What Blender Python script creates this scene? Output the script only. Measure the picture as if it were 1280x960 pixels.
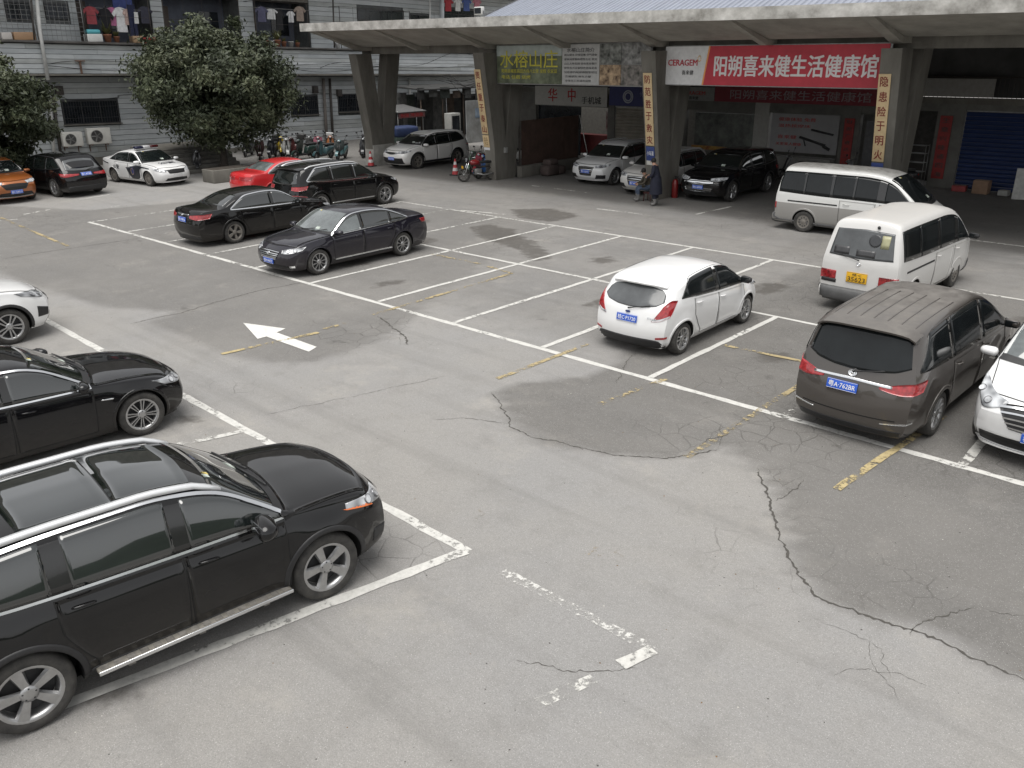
import bpy, bmesh, math, random
from mathutils import Vector, Matrix
from mathutils.bvhtree import BVHTree

R = math.radians
random.seed(7)
S = bpy.context.scene
for o in list(bpy.data.objects):
    bpy.data.objects.remove(o)

# ------------------------------------------------------------------ camera
CAM_F, CAM_PITCH, CAM_ROLL, CAM_YAW, CAM_H = 1055.8, 0.37596, -0.01247, R(-42.6207), 5.3157
_cp, _sp = math.cos(CAM_PITCH), math.sin(CAM_PITCH)
FW = Vector((math.sin(CAM_YAW) * _cp, math.cos(CAM_YAW) * _cp, -_sp))
_r = Vector((math.cos(CAM_YAW), -math.sin(CAM_YAW), 0))
_u = _r.cross(FW)
RT = _r * math.cos(CAM_ROLL) + _u * math.sin(CAM_ROLL)
UP = _u * math.cos(CAM_ROLL) - _r * math.sin(CAM_ROLL)
cam_d = bpy.data.cameras.new('camera')
cam = bpy.data.objects.new('camera', cam_d)
S.collection.objects.link(cam)
cam_d.sensor_width = 36.0
cam_d.lens = 36.0 * CAM_F / 1280.0
cam_d.clip_start = 0.1
cam_d.clip_end = 3000
mw = Matrix((RT, UP, -FW)).transposed().to_4x4()
mw.translation = Vector((0, 0, CAM_H))
cam.matrix_world = mw
S.camera = cam

# ------------------------------------------------------------------ sky, sun, exposure
SUN_EL, SUN_AZ = R(76), R(165)          # overcast: a wide, weak sun behind cloud
wd = bpy.data.worlds.new('World')
S.world = wd
wd.use_nodes = True
nt = wd.node_tree
nt.nodes.clear()
sky = nt.nodes.new('ShaderNodeTexSky')
sky.sky_type = 'NISHITA'
sky.sun_disc = False
sky.sun_elevation = SUN_EL
sky.sun_rotation = SUN_AZ
sky.air_density = 1.0
sky.dust_density = 1.5
sky.ozone_density = 1.0
hs = nt.nodes.new('ShaderNodeHueSaturation')
hs.inputs['Saturation'].default_value = 0.07
bg = nt.nodes.new('ShaderNodeBackground')
bg.inputs["Strength"].default_value = 0.105
wo = nt.nodes.new('ShaderNodeOutputWorld')
nt.links.new(sky.outputs[0], hs.inputs['Color'])
nt.links.new(hs.outputs[0], bg.inputs['Color'])
nt.links.new(bg.outputs[0], wo.inputs['Surface'])
sd = bpy.data.lights.new('sun', 'SUN')
sd.energy = 1.5
sd.angle = R(50)
sd.color = (1.0, 0.97, 0.925)
sun = bpy.data.objects.new('sun', sd)
S.collection.objects.link(sun)
_sv = Vector((math.sin(SUN_AZ) * math.cos(SUN_EL), math.cos(SUN_AZ) * math.cos(SUN_EL), math.sin(SUN_EL)))
sun.rotation_euler = _sv.to_track_quat('Z', 'Y').to_euler()
S.view_settings.view_transform = 'Standard'
S.view_settings.look = 'None'
S.view_settings.gamma = 1
S.view_settings.use_curve_mapping = False
S.view_settings.exposure = 0.95
S.render.engine = 'CYCLES'

# ------------------------------------------------------------------ pixel helpers (photo pixels 1280x960)
def ray(px, py):
    return FW + RT * ((px - 640) / CAM_F) - UP * ((py - 480) / CAM_F)

def gnd(px, py, z=0.0):
    d = ray(px, py)
    t = (z - CAM_H) / d.z
    return Vector((d.x * t, d.y * t, z))

def onplane(px, py, p0, n):
    d = ray(px, py)
    c = Vector((0, 0, CAM_H))
    t = (Vector(p0) - c).dot(n) / d.dot(n)
    return c + d * t

# ------------------------------------------------------------------ materials
MATS = {}
def _n(nt, t, **kw):
    n = nt.nodes.new(t)
    for k, v in kw.items():
        setattr(n, k, v)
    return n

def mat(name, col, rough=0.6, metal=0.0, coat=0.0, var=0.12, scale=6.0, bump=0.0, bscale=60.0, spec=0.5, col2=None, coords='Object', stretch=None, det=6):
    """procedural principled material: base colour broken up by noise"""
    if name in MATS:
        return MATS[name]
    m = bpy.data.materials.new(name)
    m.use_nodes = True
    nt = m.node_tree
    b = nt.nodes['Principled BSDF']
    b.inputs['Roughness'].default_value = rough
    b.inputs['Metallic'].default_value = metal
    b.inputs['Specular IOR Level'].default_value = spec
    b.inputs['Coat Weight'].default_value = coat
    b.inputs['Coat Roughness'].default_value = 0.04
    tc = _n(nt, 'ShaderNodeTexCoord')
    src = tc.outputs[coords]
    if stretch:
        mp = _n(nt, 'ShaderNodeMapping')
        mp.inputs['Scale'].default_value = stretch
        nt.links.new(src, mp.inputs['Vector'])
        src = mp.outputs[0]
    if var > 0 or col2:
        no = _n(nt, 'ShaderNodeTexNoise')
        no.inputs['Scale'].default_value = scale
        no.inputs['Detail'].default_value = det
        no.inputs['Roughness'].default_value = 0.65
        nt.links.new(src, no.inputs['Vector'])
        rp = _n(nt, 'ShaderNodeValToRGB')
        c2 = col2 or tuple(min(1, c * (1 + var)) for c in col)
        c1 = tuple(c * (1 - var) for c in col)
        rp.color_ramp.elements[0].position = 0.3
        rp.color_ramp.elements[1].position = 0.7
        rp.color_ramp.elements[0].color = (*c1, 1)
        rp.color_ramp.elements[1].color = (*c2, 1)
        nt.links.new(no.outputs['Fac'], rp.inputs['Fac'])
        nt.links.new(rp.outputs['Color'], b.inputs['Base Color'])
    else:
        b.inputs['Base Color'].default_value = (*col, 1)
    if bump > 0:
        n2 = _n(nt, 'ShaderNodeTexNoise')
        n2.inputs['Scale'].default_value = bscale
        n2.inputs['Detail'].default_value = 5
        nt.links.new(src, n2.inputs['Vector'])
        bp = _n(nt, 'ShaderNodeBump')
        bp.inputs['Strength'].default_value = bump
        bp.inputs['Distance'].default_value = 0.01
        nt.links.new(n2.outputs['Fac'], bp.inputs['Height'])
        nt.links.new(bp.outputs['Normal'], b.inputs['Normal'])
    MATS[name] = m
    return m

def paint(name, col, metal=0.0, dirt=0.35, rough=0.32, dirtcol=(0.20, 0.18, 0.155), spec=0.5, lower=None, coatr=0.03, topd=0.0):
    """car paint: clear coat, road dirt low on the body (object z is height above ground)"""
    if name in MATS:
        return MATS[name]
    m = bpy.data.materials.new(name)
    m.use_nodes = True
    nt = m.node_tree
    b = nt.nodes['Principled BSDF']
    tc = _n(nt, 'ShaderNodeTexCoord')
    sx = _n(nt, 'ShaderNodeSeparateXYZ')
    nt.links.new(tc.outputs['Object'], sx.inputs[0])
    mr = _n(nt, 'ShaderNodeMapRange')
    mr.inputs['From Min'].default_value = 0.15
    mr.inputs['From Max'].default_value = 0.85
    mr.inputs['To Min'].default_value = 1.0
    mr.inputs['To Max'].default_value = 0.0
    nt.links.new(sx.outputs['Z'], mr.inputs['Value'])
    mp = _n(nt, 'ShaderNodeMapping')
    mp.inputs['Scale'].default_value = (2.0, 2.0, 5.0)
    nt.links.new(tc.outputs['Object'], mp.inputs['Vector'])
    no = _n(nt, 'ShaderNodeTexNoise')
    no.inputs['Scale'].default_value = 2.2
    no.inputs['Detail'].default_value = 6
    no.inputs['Roughness'].default_value = 0.7
    nt.links.new(mp.outputs[0], no.inputs['Vector'])
    pw = _n(nt, 'ShaderNodeMath', operation='POWER')
    nt.links.new(mr.outputs[0], pw.inputs[0])
    pw.inputs[1].default_value = 1.6
    mu = _n(nt, 'ShaderNodeMath', operation='MULTIPLY')
    nt.links.new(pw.outputs[0], mu.inputs[0])
    nt.links.new(no.outputs['Fac'], mu.inputs[1])
    m2 = _n(nt, 'ShaderNodeMath', operation='MULTIPLY_ADD')
    nt.links.new(mu.outputs[0], m2.inputs[0])
    m2.inputs[1].default_value = dirt * 2.4
    m2.inputs[2].default_value = dirt * 0.045
    m2.use_clamp = True
    if topd > 0:      # settled dust on upward faces; for the brown carrier its sky reflection too
        ge = _n(nt, 'ShaderNodeNewGeometry')
        sn = _n(nt, 'ShaderNodeSeparateXYZ')
        nt.links.new(ge.outputs['Normal'], sn.inputs[0])
        ur = _n(nt, 'ShaderNodeMapRange')
        ur.inputs['From Min'].default_value = 0.75
        ur.inputs['From Max'].default_value = 1.0
        nt.links.new(sn.outputs['Z'], ur.inputs['Value'])
        uu = _n(nt, 'ShaderNodeMath', operation='MULTIPLY')
        nt.links.new(ur.outputs[0], uu.inputs[0])
        nt.links.new(no.outputs['Fac'], uu.inputs[1])
        m3 = _n(nt, 'ShaderNodeMath', operation='MULTIPLY_ADD')
        m3.use_clamp = True
        nt.links.new(uu.outputs[0], m3.inputs[0])
        m3.inputs[1].default_value = topd * 2.0
        nt.links.new(m2.outputs[0], m3.inputs[2])
        m2 = m3
    mx = _n(nt, 'ShaderNodeMix', data_type='RGBA')
    nt.links.new(m2.outputs[0], mx.inputs['Factor'])
    mx.inputs['A'].default_value = (*col, 1)
    if lower:      # two-tone vans: a second paint below a straight line
        st = _n(nt, 'ShaderNodeMath', operation='LESS_THAN')
        st.inputs[1].default_value = lower[0]
        nt.links.new(sx.outputs['Z'], st.inputs[0])
        ml = _n(nt, 'ShaderNodeMix', data_type='RGBA')
        ml.inputs['A'].default_value = (*col, 1)
        ml.inputs['B'].default_value = (*lower[1], 1)
        nt.links.new(st.outputs[0], ml.inputs['Factor'])
        nt.links.new(ml.outputs['Result'], mx.inputs['A'])
    mx.inputs['B'].default_value = (*dirtcol, 1)
    nt.links.new(mx.outputs['Result'], b.inputs['Base Color'])
    rr = _n(nt, 'ShaderNodeMapRange')
    rr.inputs['To Min'].default_value = rough
    rr.inputs['To Max'].default_value = 0.85
    nt.links.new(m2.outputs[0], rr.inputs['Value'])
    nt.links.new(rr.outputs[0], b.inputs['Roughness'])
    ct = _n(nt, 'ShaderNodeMapRange')
    ct.inputs['To Min'].default_value = 1.0
    ct.inputs['To Max'].default_value = 0.0
    ct.inputs['From Max'].default_value = 0.6
    nt.links.new(m2.outputs[0], ct.inputs['Value'])
    nt.links.new(ct.outputs[0], b.inputs['Coat Weight'])
    b.inputs['Coat Roughness'].default_value = coatr
    b.inputs['Metallic'].default_value = metal
    b.inputs['Specular IOR Level'].default_value = spec
    MATS[name] = m
    return m

def worn(name, col, keep=0.55, scale=9.0, rough=0.75):
    """road paint worn through to the asphalt below (holes are transparent)"""
    if name in MATS:
        return MATS[name]
    m = bpy.data.materials.new(name)
    m.use_nodes = True
    nt = m.node_tree
    b = nt.nodes['Principled BSDF']
    out = nt.nodes['Material Output']
    b.inputs['Roughness'].default_value = rough
    tc = _n(nt, 'ShaderNodeTexCoord')
    no = _n(nt, 'ShaderNodeTexNoise')
    no.inputs['Scale'].default_value = scale
    no.inputs['Detail'].default_value = 10
    no.inputs['Roughness'].default_value = 0.75
    nt.links.new(tc.outputs['Object'], no.inputs['Vector'])
    big = _n(nt, 'ShaderNodeTexNoise')
    big.inputs['Scale'].default_value = 0.9
    big.inputs['Detail'].default_value = 3
    nt.links.new(tc.outputs['Object'], big.inputs['Vector'])
    ad = _n(nt, 'ShaderNodeMath', operation='ADD')
    nt.links.new(no.outputs['Fac'], ad.inputs[0])
    mb = _n(nt, 'ShaderNodeMath', operation='MULTIPLY')
    mb.inputs[1].default_value = 0.7
    nt.links.new(big.outputs['Fac'], mb.inputs[0])
    nt.links.new(mb.outputs[0], ad.inputs[1])
    mr = _n(nt, 'ShaderNodeMapRange')
    mr.inputs['From Min'].default_value = 0.85 - keep * 0.42
    mr.inputs['From Max'].default_value = 0.85 - keep * 0.42 + 0.10
    nt.links.new(ad.outputs[0], mr.inputs['Value'])
    c = _n(nt, 'ShaderNodeValToRGB')
    c.color_ramp.elements[0].position = 0.35
    c.color_ramp.elements[1].position = 0.65
    c.color_ramp.elements[0].color = (*[x * 0.72 for x in col], 1)
    c.color_ramp.elements[1].color = (*col, 1)
    nt.links.new(no.outputs['Fac'], c.inputs['Fac'])
    nt.links.new(c.outputs[0], b.inputs['Base Color'])
    tr = _n(nt, 'ShaderNodeBsdfTransparent')
    mxs = _n(nt, 'ShaderNodeMixShader')
    nt.links.new(mr.outputs[0], mxs.inputs[0])
    nt.links.new(tr.outputs[0], mxs.inputs[1])
    nt.links.new(b.outputs[0], mxs.inputs[2])
    nt.links.new(mxs.outputs[0], out.inputs['Surface'])
    MATS[name] = m
    return m

BLACKP = lambda: mat('black_plastic', (0.018, 0.018, 0.019), 0.5, var=0.2, scale=20)
GLASS = lambda: mat('tinted_glass', (0.010, 0.013, 0.013), 0.03, var=0.25, scale=2, spec=1.0, coat=1.0)
GLASSD = lambda: mat('dark_film_glass', (0.010, 0.012, 0.013), 0.06, var=0.3, scale=2, spec=0.35)
GLASSL = lambda: mat('pale_sheen_glass', (0.11, 0.125, 0.125), 0.03, var=0.5, scale=1.6, spec=1.0, coat=1.0)  # opaque; the pale reflection is put into the base colour
CHROME = lambda: mat('chrome', (0.75, 0.76, 0.77), 0.16, metal=1.0, var=0.05)
RUBBER = lambda: mat('tyre_rubber', (0.035, 0.034, 0.033), 0.85, var=0.35, scale=9, bump=0.3, bscale=80, col2=(0.07, 0.066, 0.06))
ALLOY = lambda: mat('alloy_rim', (0.42, 0.42, 0.42), 0.34, metal=0.85, var=0.15, scale=9)
RED_LENS = lambda: mat('red_lens', (0.36, 0.02, 0.025), 0.12, coat=0.8, var=0.55, scale=18, col2=(.45, .03, .035))
CLEAR_LENS = lambda: mat('clear_lens', (0.30, 0.31, 0.33), 0.08, coat=1.0, var=0.5, scale=7, col2=(.70, .72, .74), det=0)
ORANGE_LENS = lambda: mat('orange_lens', (0.75, 0.16, 0.02), 0.15, coat=0.8, var=0.1)
WELL = lambda: mat('wheel_well', (0.01, 0.01, 0.01), 0.9, var=0.2)
PLATE_BLUE = lambda: mat('plate_blue', (0.025, 0.10, 0.50), 0.4, var=0.08, scale=10)
PLATE_YEL = lambda: mat('plate_yellow', (0.75, 0.42, 0.02), 0.4, var=0.08, scale=10)
WHITE = lambda: mat('white_enamel', (0.78, 0.78, 0.77), 0.45, var=0.05)

# ------------------------------------------------------------------ mesh helpers
COL = S.collection
class MB:
    """collects shapes into one mesh"""
    def __init__(s):
        s.v, s.f, s.m, s.sm = [], [], [], []
    def add(s, vs, fs, mi=0, smooth=False, M=None):
        o = len(s.v)
        if M is not None:
            vs = [M @ Vector(v) for v in vs]
        s.v += [tuple(v) for v in vs]
        for f in fs:
            s.f.append(tuple(i + o for i in f))
            s.m.append(mi)
            s.sm.append(smooth)
        return s
    def box(s, c, d, mi=0, M=None, bev=0.0):
        x, y, z = c
        a, b, h = d[0] / 2, d[1] / 2, d[2] / 2
        if bev <= 0:
            vs = [(x + i * a, y + j * b, z + k * h) for i in (-1, 1) for j in (-1, 1) for k in (-1, 1)]
            fs = [(0, 1, 3, 2), (4, 6, 7, 5), (0, 4, 5, 1), (2, 3, 7, 6), (0, 2, 6, 4), (1, 5, 7, 3)]
            return s.add(vs, fs, mi, False, M)
        e = min(bev, a * 0.9, b * 0.9, h * 0.9)
        bm = bmesh.new()
        bmesh.ops.create_cube(bm, size=1, matrix=Matrix.Translation((x, y, z)) @ Matrix.Diagonal((d[0], d[1], d[2], 1)))
        bmesh.ops.bevel(bm, geom=list(bm.edges), offset=e, segments=2, profile=0.5, affect='EDGES')
        bm.verts.index_update()
        s.add([v.co.copy() for v in bm.verts], [[v.index for v in f.verts] for f in bm.faces], mi, True, M)
        bm.free()
        return s
    def tube(s, pts, r, n=8, mi=0, M=None, caps=True, r2=None):
        pts = [Vector(p) for p in pts]
        rs = r if isinstance(r, (list, tuple)) else [r + ((r2 if r2 is not None else r) - r) * i / max(1, len(pts) - 1) for i in range(len(pts))]
        vs, fs = [], []
        prev = None
        for i, p in enumerate(pts):
            t = (pts[min(i + 1, len(pts) - 1)] - pts[max(i - 1, 0)])
            if t.length < 1e-9:
                t = Vector((0, 0, 1))
            t.normalize()
            a = Vector((0, 0, 1)) if abs(t.z) < 0.9 else Vector((1, 0, 0))
            if prev is not None:
                a = prev
            e1 = (a - t * a.dot(t)).normalized()
            prev = e1
            e2 = t.cross(e1)
            for k in range(n):
                w = 2 * math.pi * k / n
                vs.append(p + (e1 * math.cos(w) + e2 * math.sin(w)) * rs[i])
        for i in range(len(pts) - 1):
            for k in range(n):
                k2 = (k + 1) % n
                fs.append((i * n + k, i * n + k2, (i + 1) * n + k2, (i + 1) * n + k))
        if caps:
            fs.append(tuple(reversed(range(n))))
            fs.append(tuple(range((len(pts) - 1) * n, len(pts) * n)))
        return s.add(vs, fs, mi, True, M)
    def lathe(s, prof, n=24, mi=0, M=None, mis=None):
        """revolve (r, y) profile about the Y axis"""
        vs = []
        for r, y in prof:
            for k in range(n):
                w = 2 * math.pi * k / n
                vs.append((r * math.cos(w), y, r * math.sin(w)))
        o = len(s.v)
        for i in range(len(prof) - 1):
            fs = [(i * n + k, i * n + (k + 1) % n, (i + 1) * n + (k + 1) % n, (i + 1) * n + k) for k in range(n)]
            if i == 0:
                s.add(vs, fs, mis[i] if mis else mi, True, M)
            else:
                for f in fs:
                    s.f.append(tuple(q + o for q in f))
                    s.m.append(mis[i] if mis else mi)
                    s.sm.append(True)
        return s
    def prism(s, poly, z0, z1, mi=0, M=None):
        n = len(poly)
        vs = [(x, y, z0) for x, y in poly] + [(x, y, z1) for x, y in poly]
        fs = [tuple(reversed(range(n))), tuple(range(n, 2 * n))] + [(i, (i + 1) % n, n + (i + 1) % n, n + i) for i in range(n)]
        return s.add(vs, fs, mi, False, M)
    def ell(s, c, r, nu=12, nv=8, mi=0, M=None):
        vs, fs = [], []
        for j in range(nv + 1):
            t = math.pi * j / nv
            for i in range(nu):
                w = 2 * math.pi * i / nu
                vs.append((c[0] + r[0] * math.sin(t) * math.cos(w), c[1] + r[1] * math.sin(t) * math.sin(w), c[2] + r[2] * math.cos(t)))
        for j in range(nv):
            for i in range(nu):
                fs.append((j * nu + i, (j + 1) * nu + i, (j + 1) * nu + (i + 1) % nu, j * nu + (i + 1) % nu))
        return s.add(vs, fs, mi, True, M)
    def mesh(s, name, mats):
        me = bpy.data.meshes.new(name)
        me.from_pydata(s.v, [], s.f)
        for m in (mats if isinstance(mats, (list, tuple)) else [mats]):
            me.materials.append(m)
        me.polygons.foreach_set('material_index', s.m)
        me.polygons.foreach_set('use_smooth', s.sm)
        me.update()
        return me
    def build(s, name, mats, parent=None, loc=None):
        return link(name, s.mesh(name, mats), parent, loc)

def link(name, me, parent=None, loc=None, M=None):
    o = bpy.data.objects.new(name, me)
    COL.objects.link(o)
    if parent is not None:
        o.parent = parent
    if loc is not None:
        o.location = loc
    if M is not None:
        o.matrix_local = M
    return o

def tag(o, label=None, cat=None, group=None, kind=None):
    if label: o['label'] = label
    if cat: o['category'] = cat
    if group: o['group'] = group
    if kind: o['kind'] = kind
    return o

def empty(name, loc=(0, 0, 0), rz=0.0, label=None, cat=None, group=None):
    o = bpy.data.objects.new(name, None)
    COL.objects.link(o)
    o.location = loc
    o.rotation_euler = (0, 0, rz)
    o.empty_display_size = 0.2
    return tag(o, label, cat, group)

def copy_tree(o, parent=None):
    c = o.copy()
    COL.objects.link(c)
    c.parent = parent
    for ch in o.children:
        copy_tree(ch, c)
    return c

_TXT = {}
def text_mesh(body, size=1.0, extrude=0.004, offset=0.0, spacing=1.0):
    """lettering as a mesh centred on the origin in the XY plane; returns (mesh builder data, width, height)"""
    key = (body, size, extrude, offset, spacing)
    if key in _TXT:
        return _TXT[key]
    cu = bpy.data.curves.new('lettering', 'FONT')
    cu.body = body
    cu.size = size
    cu.extrude = extrude
    cu.offset = offset
    cu.space_character = spacing
    cu.align_x = 'LEFT'
    cu.resolution_u = 2
    ob = bpy.data.objects.new('lettering', cu)
    COL.objects.link(ob)
    dg = bpy.context.evaluated_depsgraph_get()
    me = ob.evaluated_get(dg).to_mesh()
    vs = [v.co.copy() for v in me.vertices]
    fs = [tuple(p.vertices) for p in me.polygons]
    ob.evaluated_get(dg).to_mesh_clear()
    bpy.data.objects.remove(ob)
    bpy.data.curves.remove(cu)
    if vs:
        x0, x1 = min(v.x for v in vs), max(v.x for v in vs)
        y0, y1 = min(v.y for v in vs), max(v.y for v in vs)
    else:
        x0 = x1 = y0 = y1 = 0
    vs = [Vector((v.x - (x0 + x1) / 2, v.y - (y0 + y1) / 2, v.z)) for v in vs]
    _TXT[key] = (vs, fs, x1 - x0, y1 - y0)
    return _TXT[key]

def add_text(mb, body, width, height, M, mi=0, extrude=0.004, offset=0.0):
    """fit lettering into width x height on the plane M (local x right, y up, z out)"""
    vs, fs, w, h = text_mesh(body, 1.0, 0.02)
    if not vs:
        return
    sx, sy = width / max(w, 1e-6), height / max(h, 1e-6)
    for k, (ox, oy) in enumerate(((0, 0), (1, .5), (-1, -.5), (.4, -1))[:4 if offset >= .015 else 2 if offset > .008 else 1]):
        e = offset * height * 1.1
        mb.add([M @ Vector((v.x * sx + ox * e, v.y * sy + oy * e, v.z / 0.02 * extrude * (1 + .12 * k))) for v in vs], fs, mi)

def interp(pts):
    """monotone cubic through (x, y) points"""
    xs = [p[0] for p in pts]
    ys = [p[1] for p in pts]
    n = len(xs)
    d = [(ys[i + 1] - ys[i]) / (xs[i + 1] - xs[i]) for i in range(n - 1)]
    m = [d[0]] + [0 if d[i - 1] * d[i] <= 0 else 2 * d[i - 1] * d[i] / (d[i - 1] + d[i]) for i in range(1, n - 1)] + [d[-1]]
    def f(x):
        if x <= xs[0]:
            return ys[0]
        if x >= xs[-1]:
            return ys[-1]
        i = 0
        while x > xs[i + 1]:
            i += 1
        h = xs[i + 1] - xs[i]
        t = (x - xs[i]) / h
        return (ys[i] * (1 + 2 * t) * (1 - t) ** 2 + m[i] * h * t * (1 - t) ** 2 + ys[i + 1] * t * t * (3 - 2 * t) + m[i + 1] * h * t * t * (t - 1))
    return f

def lerp(a, b, t):
    return a + (b - a) * t

# ================================================================== ground
def inside(pt, poly):
    x, y = pt
    c = False
    n = len(poly)
    for i in range(n):
        x1, y1 = poly[i]
        x2, y2 = poly[(i + 1) % n]
        if (y1 > y) != (y2 > y) and x < (x2 - x1) * (y - y1) / (y2 - y1) + x1:
            c = not c
    return c

def polydist(pt, poly):
    x, y = pt
    best = 1e9
    n = len(poly)
    for i in range(n):
        x1, y1 = poly[i]
        x2, y2 = poly[(i + 1) % n]
        dx, dy = x2 - x1, y2 - y1
        t = max(0, min(1, ((x - x1) * dx + (y - y1) * dy) / (dx * dx + dy * dy + 1e-12)))
        best = min(best, (x - x1 - dx * t) ** 2 + (y - y1 - dy * t) ** 2)
    return math.sqrt(best)

def P2(*pts):
    return [tuple(gnd(*p).xy) for p in pts]

# areas of older, darker asphalt (outlined from the joints and cracks between the lifts); the last paints canopy shade
DARK = [(P2((-120, 318), (0, 345), (40, 361), (90, 375), (125, 386), (212, 391), (170, 404), (275, 446), (330, 456), (390, 456), (440, 444), (500, 415), (550, 378), (600, 340), (650, 302), (690, 284), (600, 262), (420, 255), (250, 250), (112, 262), (0, 256), (-120, 262)), .66, .25),
        (P2((613, 490), (640, 535), (700, 560), (760, 571), (860, 575), (900, 557), (945, 590), (965, 630), (985, 690), (1000, 720), (1020, 745), (1060, 760), (1150, 790), (1280, 850), (1500, 900), (1500, 420), (1280, 372), (1010, 330), (900, 375), (800, 430), (735, 470), (650, 477)), .78, .08),
        (P2((650, 480), (800, 520), (960, 570), (1100, 640), (1500, 720), (1500, 420), (1280, 372), (1010, 330), (900, 375), (800, 430), (735, 470)), 1.0, 1.1),
        (P2((820, 340), (1000, 330), (1280, 372), (1280, 300), (1000, 285)), .6, 1.2),
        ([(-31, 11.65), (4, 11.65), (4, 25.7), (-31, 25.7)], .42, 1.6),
        ([(-60, 25.6), (10, 25.6), (10, 38), (-60, 38)], .8, .8)]  # hall floor: shade under the canopy painted into the tone
WET = [P2((640, 262), (690, 261), (725, 270), (690, 277), (650, 272)), P2((590, 284), (612, 280), (640, 290), (680, 312), (688, 322), (668, 326), (650, 312), (600, 296)), P2((945, 361), (968, 364), (960, 367), (940, 364)),
       P2((118, 868), (135, 860), (160, 862), (152, 876), (130, 878)), P2((225, 522), (245, 522), (240, 528), (225, 526)), P2((520, 295), (545, 300), (525, 306))]

_rn = random.Random(12)
for _x in (-28.8, -26.3, -21.2, -18.7, -16.2, -13.6, -11.1, -8.7, -6.2, -3.7, -1.2):
    for _y in (13.9, 18.8):
        if _rn.random() < .75:
            _cx, _cy, _q = _x + _rn.uniform(-.5, .5), _y + _rn.uniform(-1.4, 1.4), 9
            WET.append([(_cx + _rn.uniform(.12, .42) * math.cos(6.283 * k / _q), _cy + _rn.uniform(.12, .5) * math.sin(6.283 * k / _q)) for k in range(_q)])
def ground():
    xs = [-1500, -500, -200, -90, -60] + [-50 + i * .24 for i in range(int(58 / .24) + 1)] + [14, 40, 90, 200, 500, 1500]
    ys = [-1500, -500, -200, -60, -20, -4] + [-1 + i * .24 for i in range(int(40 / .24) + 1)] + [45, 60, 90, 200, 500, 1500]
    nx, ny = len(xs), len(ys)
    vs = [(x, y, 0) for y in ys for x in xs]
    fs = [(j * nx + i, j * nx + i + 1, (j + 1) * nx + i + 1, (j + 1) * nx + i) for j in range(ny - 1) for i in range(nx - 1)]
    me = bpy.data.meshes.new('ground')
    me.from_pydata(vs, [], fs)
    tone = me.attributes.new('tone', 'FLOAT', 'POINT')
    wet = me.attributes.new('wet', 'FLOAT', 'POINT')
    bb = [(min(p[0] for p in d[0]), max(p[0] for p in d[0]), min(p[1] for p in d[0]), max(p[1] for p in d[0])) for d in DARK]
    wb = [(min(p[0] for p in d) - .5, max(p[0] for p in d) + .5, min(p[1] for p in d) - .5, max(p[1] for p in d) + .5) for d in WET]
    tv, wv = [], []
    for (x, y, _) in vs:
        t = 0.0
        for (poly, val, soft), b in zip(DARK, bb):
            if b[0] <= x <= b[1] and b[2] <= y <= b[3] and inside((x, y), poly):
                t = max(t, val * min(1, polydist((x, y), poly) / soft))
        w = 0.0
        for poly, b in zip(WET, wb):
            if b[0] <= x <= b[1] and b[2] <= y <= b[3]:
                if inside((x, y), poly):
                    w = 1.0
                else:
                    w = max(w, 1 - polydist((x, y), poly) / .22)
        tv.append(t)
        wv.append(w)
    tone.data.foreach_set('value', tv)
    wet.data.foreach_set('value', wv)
    m = bpy.data.materials.new('worn_asphalt')
    m.use_nodes = True
    nt = m.node_tree
    L = nt.links.new
    b = nt.nodes['Principled BSDF']
    tc = _n(nt, 'ShaderNodeTexCoord')
    def noise(scale, det=6, rough=.6, vec=None):
        n = _n(nt, 'ShaderNodeTexNoise')
        n.inputs['Scale'].default_value = scale
        n.inputs['Detail'].default_value = det
        n.inputs['Roughness'].default_value = rough
        L(vec or tc.outputs['Object'], n.inputs['Vector'])
        return n.outputs['Fac']
    def math_(op, a, c, clamp=False):
        n = _n(nt, 'ShaderNodeMath', operation=op)
        n.use_clamp = clamp
        for i, q in enumerate((a, c)):
            if isinstance(q, (int, float)):
                n.inputs[i].default_value = q
            else:
                L(q, n.inputs[i])
        return n.outputs[0]
    def mixc(f, a, c, mode='MIX'):
        n = _n(nt, 'ShaderNodeMix', data_type='RGBA', blend_type=mode)
        if isinstance(f, (int, float)):
            n.inputs['Factor'].default_value = f
        else:
            L(f, n.inputs['Factor'])
        for k, q in (('A', a), ('B', c)):
            if isinstance(q, tuple):
                n.inputs[k].default_value = (*q, 1)
            else:
                L(q, n.inputs[k])
        return n.outputs['Result']
    def rng(v, a, c, lo=0, hi=1):
        n = _n(nt, 'ShaderNodeMapRange')
        n.inputs['From Min'].default_value = a
        n.inputs['From Max'].default_value = c
        n.inputs['To Min'].default_value = lo
        n.inputs['To Max'].default_value = hi
        L(v, n.inputs['Value'])
        return n.outputs[0]
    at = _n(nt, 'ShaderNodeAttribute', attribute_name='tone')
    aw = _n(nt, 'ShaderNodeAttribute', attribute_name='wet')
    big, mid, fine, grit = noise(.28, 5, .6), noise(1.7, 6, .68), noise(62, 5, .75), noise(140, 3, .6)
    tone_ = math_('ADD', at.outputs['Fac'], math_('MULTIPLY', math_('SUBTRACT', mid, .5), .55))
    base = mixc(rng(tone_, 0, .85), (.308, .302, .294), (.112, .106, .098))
    keep_ = rng(at.outputs['Fac'], 0, 1, 1, .30)
    base = mixc(math_('MULTIPLY', rng(big, .40, .62, 0, .5), keep_), base, (.345, .325, .293))          # dusty, sandy areas
    base = mixc(math_('MULTIPLY', rng(mid, .50, .68, 0, .55), rng(at.outputs['Fac'], 0, .6, .45, 1)), base, (.185, .178, .167))
    base = mixc(rng(fine, .38, .64, 0, .62), base, (.165, .161, .155))
    base = mixc(rng(noise(17, 5, .7), .42, .66, 0, .34), base, (.20, .194, .185))
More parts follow.
